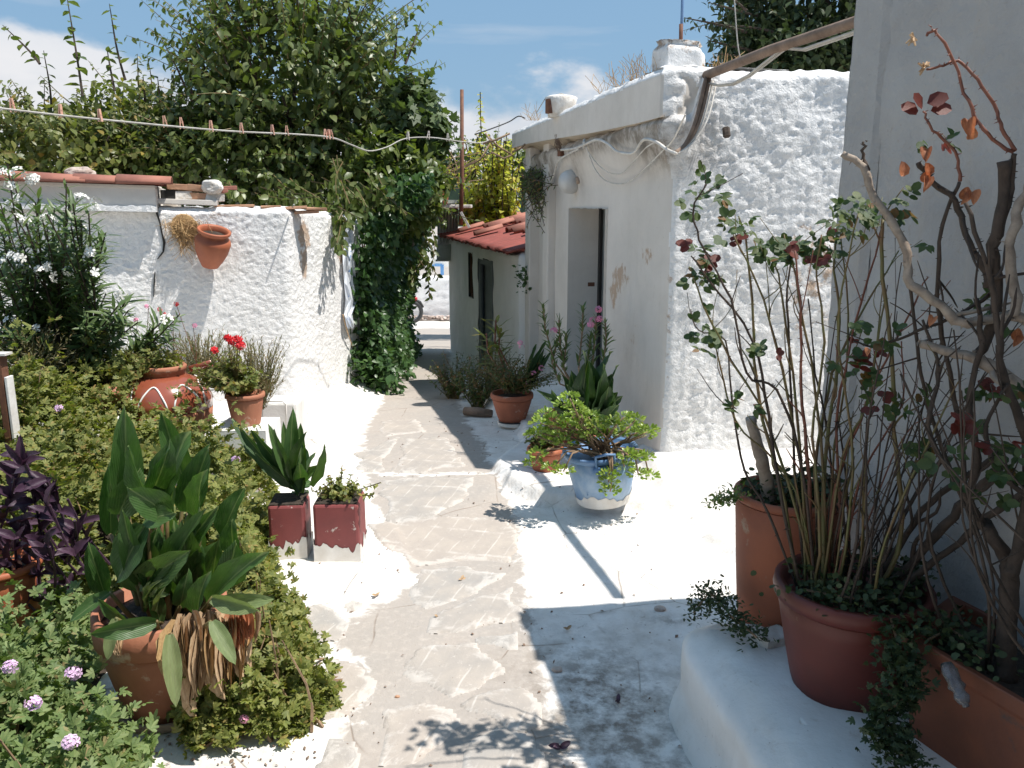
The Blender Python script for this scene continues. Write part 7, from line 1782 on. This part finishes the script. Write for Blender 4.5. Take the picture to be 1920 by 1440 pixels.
# ground-level trailing greens round the pots
def greens(name, label, pts, n, size, m, kind='blob', Yd=.0, spread=.05):
    p0 = pts[0]; t = thing(name, label, 'plant', p0); LV = Leaves(); sm = MB()
    for a, b in zip(pts[:-1], pts[1:]):
        pt = curve(a, b, 0, 4, .1); sm.tube(pt, .003, 4)
        for q in pt: cloud(LV, n, lambda k, q=q: np.array(q) + RN.normal(size=(k, 3)) * spread * np.array([1, .8, .7]), size, .4)
    sm.build('stem', M['stem_tan'], t); o = LV.build(kind, 'foliage', M[m], t); o['kind'] = 'stuff'; return t
greens('trailing_green', 'low trailing green plant at the bench end beside the clay tub', [P(1300, 1150, 2.42), P(1330, 1110, 2.40), P(1355, 1135, 2.32), P(1380, 1165, 2.27), P(1420, 1195, 2.2)], 40, .018, 'pine', spread=.026)
greens('trailing_green', 'small leafy weeds around the rose stems in the red pot', [bC + Vector((-.15, -.05, .0)), bC + Vector((-.05, -.12, .01)), bC + Vector((.08, -.10, .01)), bC + Vector((.16, .02, .02)), bC + Vector((.03, .08, .01)), bC + Vector((-.12, .05, .0))], 34, .019, 'pine', 'round', spread=.035)
greens('trailing_green', 'feathery plant hanging between the red pot and the trough', [P(1670, 1160, 1.85), P(1690, 1240, 1.78), P(1700, 1290, 1.72), P(1660, 1340, 1.7), P(1670, 1390, 1.66), P(1700, 1430, 1.62)], 42, .016, 'pine', 'frond', spread=.026)
greens('trailing_green', 'sparse dark weeds in the trough soil', [P(1740, 1200, 1.8), P(1780, 1180, 1.85), P(1840, 1230, 1.7)], 34, .018, 'pine', 'round', spread=.04)
greens('trailing_green', 'light green sprigs over the left rim of the clay tub', [P(1335, 940, 2.42), P(1360, 935, 2.36), P(1385, 925, 2.38)], 26, .016, 'geranium_g', 'blob', spread=.016)
greens('trailing_green', 'dark leafy weeds covering the soil of the clay tub', [tb_[0] + Vector((-.1, 0, tb_[3])), tb_[0] + Vector((0, -.05, tb_[3])), tb_[0] + Vector((.1, 0, tb_[3] + .02)), tb_[0] + Vector((.02, .1, tb_[3]))], 46, .022, 'pine', 'round', spread=.035)
# wooden board and downpipe by the wall
wp1 = P(1650, 1010, 2.55)
tag(MB().box((wp1.x, 2.55, .5), (.10, .02, .52), -.2, rot=Matrix.Rotation(.12, 3, 'X')).build('leaning_board', M['saucer'], None, bevel=.003, origin=(wp1.x, 2.55, .3)), 'grey board leaning on the shaded wall behind the red pot', 'board')

# ------------------------------------------------------------------ motorcycle far down the alley
mo = Vector((P(763, 600, 21.5).x, 21.5, 0)); mo.z = gh(mo.x, 21.5)
mt = thing('motorcycle', 'parked motorcycle half hidden by the climber at the far alley end', 'motorcycle', mo)
def torus(c, R0, r, M3, n=28, m=8):
    V = []; F = []
    for i in range(n):
        a = 2 * math.pi * i / n
        for j in range(m):
            b = 2 * math.pi * j / m; V.append(Vector(c) + M3 @ Vector(((R0 + r * math.cos(b)) * math.cos(a), r * math.sin(b), (R0 + r * math.cos(b)) * math.sin(a))))
    for i in range(n):
        for j in range(m): F.append((i * m + j, ((i + 1) % n) * m + j, ((i + 1) % n) * m + (j + 1) % m, i * m + (j + 1) % m))
    return MB().add(V, F)
M3 = Matrix.Rotation(.25, 3, 'Z'); ax = M3 @ Vector((1, 0, 0))
for s_ in (.12, -1.15):
    wc = mo + ax * s_ + Vector((0, 0, .31)); w_ = torus(wc, .26, .055, M3).build('wheel', M['black'], mt, smooth=True)
    torus(wc, .21, .014, M3).build('rim', M['chrome'], w_, smooth=True)
    mb = MB(); 
    for k in range(8): a = k * math.pi / 4; mb.tube([wc, wc + M3 @ Vector((.21 * math.cos(a), 0, .21 * math.sin(a)))], .006, 4)
    mb.build('spokes', M['chrome'], w_)
mb = MB(); mb.tube([mo + ax * .16 + Vector((0, 0, .66)), mo + ax * .0 + Vector((0, 0, .74)), mo + ax * -.3 + Vector((0, 0, .76)), mo + ax * -.55 + Vector((0, 0, .74))], [.06, .10, .12, .08], 10).build('seat', M['black'], mt, smooth=True)
MB().tube([mo + ax * -.5 + Vector((0, 0, .78)), mo + ax * -.75 + Vector((0, 0, .84)), mo + ax * -.95 + Vector((0, 0, .80))], [.10, .15, .09], 12).build('fuel_tank', M['tail'], mt, smooth=True)
MB().tube([mo + ax * -.1 + Vector((0, 0, .6)), mo + ax * -.5 + Vector((0, 0, .35)), mo + ax * -.8 + Vector((0, 0, .5)), mo + ax * -.95 + Vector((0, 0, .85))], .03, 8).build('frame', M['black'], mt, smooth=True)
MB().sphere(mo + ax * -.55 + Vector((0, 0, .42)), .17, 12, 8).build('engine', M['chrome'], mt)
MB().tube([mo + ax * -1.15 + Vector((0, 0, .31)), mo + ax * -.95 + Vector((0, 0, .9))], .022, 8).build('fork', M['chrome'], mt, smooth=True)
MB().tube([mo + ax * -.95 + Vector((-.05, -.3, .98)), mo + ax * -.95 + Vector((0, 0, .93)), mo + ax * -.95 + Vector((.05, .3, .98))], .014, 8).build('handlebar', M['chrome'], mt, smooth=True)
MB().sphere(mo + ax * .24 + Vector((0, -.02, .66)), .055, 12, 8).build('tail_light', M['tail'], mt, smooth=True)
mb = MB(); mb.tube([mo + ax * -.05 + Vector((0, 0, .64)), mo + ax * .15 + Vector((0, 0, .66)), mo + ax * .36 + Vector((0, 0, .56)), mo + ax * .43 + Vector((0, 0, .42))], .035, 8).build('rear_mudguard', M['black'], mt, smooth=True)

# ------------------------------------------------------------------ small litter on the ground
def pebble(px, py, size, m, label, name='pebble', cat='pebble', flat=.5):
    g_ = onz(px, py, 0); g_.z = gh(g_.x, g_.y); g_ = onz(px, py, g_.z); o = rock(name, label, Vector((g_.x, g_.y, g_.z + size * flat * .6)), (size, size * .75, size * flat), m, px * .37); o['category'] = cat; return o
pebble(1237, 1144, .020, 'rock', 'brown pebble on the white ground left of the clay tub')
pebble(745, 1307, .008, 'brick', 'tiny reddish pebble on the lower path')
pebble(1045, 1258, .018, 'rock', 'grey pebble at the shadow edge on the white ground')
LIT = MB(); rr_ = R
for i in range(420):
    if R.random() < .75: x, y = R.uniform(-1.0, .7), R.uniform(1.9, 6.5)
    else: x, y = R.gauss(-.78, .18), R.gauss(2.15, .13)
    z = gh(x, y) + .004; a = R.uniform(0, 6.28); l = R.uniform(.003, .011); w = l * R.uniform(.25, .7)
    d = Vector((math.cos(a), math.sin(a), R.uniform(-.1, .3))) * l; n_ = Vector((-math.sin(a), math.cos(a), R.uniform(0, .5))) * w; p = Vector((x, y, z))
    LIT.add([p - d, p - n_, p + d, p + n_ + Vector((0, 0, .002)), p + Vector((0, 0, .004))], [(0, 1, 4), (1, 2, 4), (2, 3, 4), (3, 0, 4)])
tag(LIT.build('leaf_litter', M['wood'], None, origin=(0, 3, 0)), 'scattered crumbs of dry leaf and grit on the whitewashed ground', 'litter', kind='stuff')
def fallen(L, m, label, kind='dry'):
    for (px, py, s_) in L:
        p = onz(px, py, .02); p.z = gh(p.x, p.y) + .006
        t = thing('fallen_leaf', label, 'leaf', p, 'dry leaves fallen on the path')
        for q in range(3):
            a = R.uniform(0, 6.28); e = p + Vector((math.cos(a), math.sin(a), R.uniform(.1, .5))) * s_; blade(t, p, e, s_ * .5, m, 1.0, name='dry_lobe')
fallen([(865, 1080, .025)], 'dry', 'curled brown leaf on the path slab below the red tin')
fallen([(705, 1113, .022)], 'dry', 'small brown leaf tuft at the edge of the white kerb')
fallen([(1063, 1175, .025)], 'dry', 'brown curled leaf at the near shadow edge')
fallen([(820, 1150, .018)], 'dry', 'brown leaf crumb in the middle of the path')
fallen([(1160, 1310, .03)], 'purple', 'purplish dead leaf in the shadow on the white ground')
fallen([(1590, 1400, .03)], 'purple', 'purple fallen leaf on the bench below the red pot')
fallen([(1050, 1400, .04), ], 'purple', 'purple leaf tuft lying at the lower shadow edge')
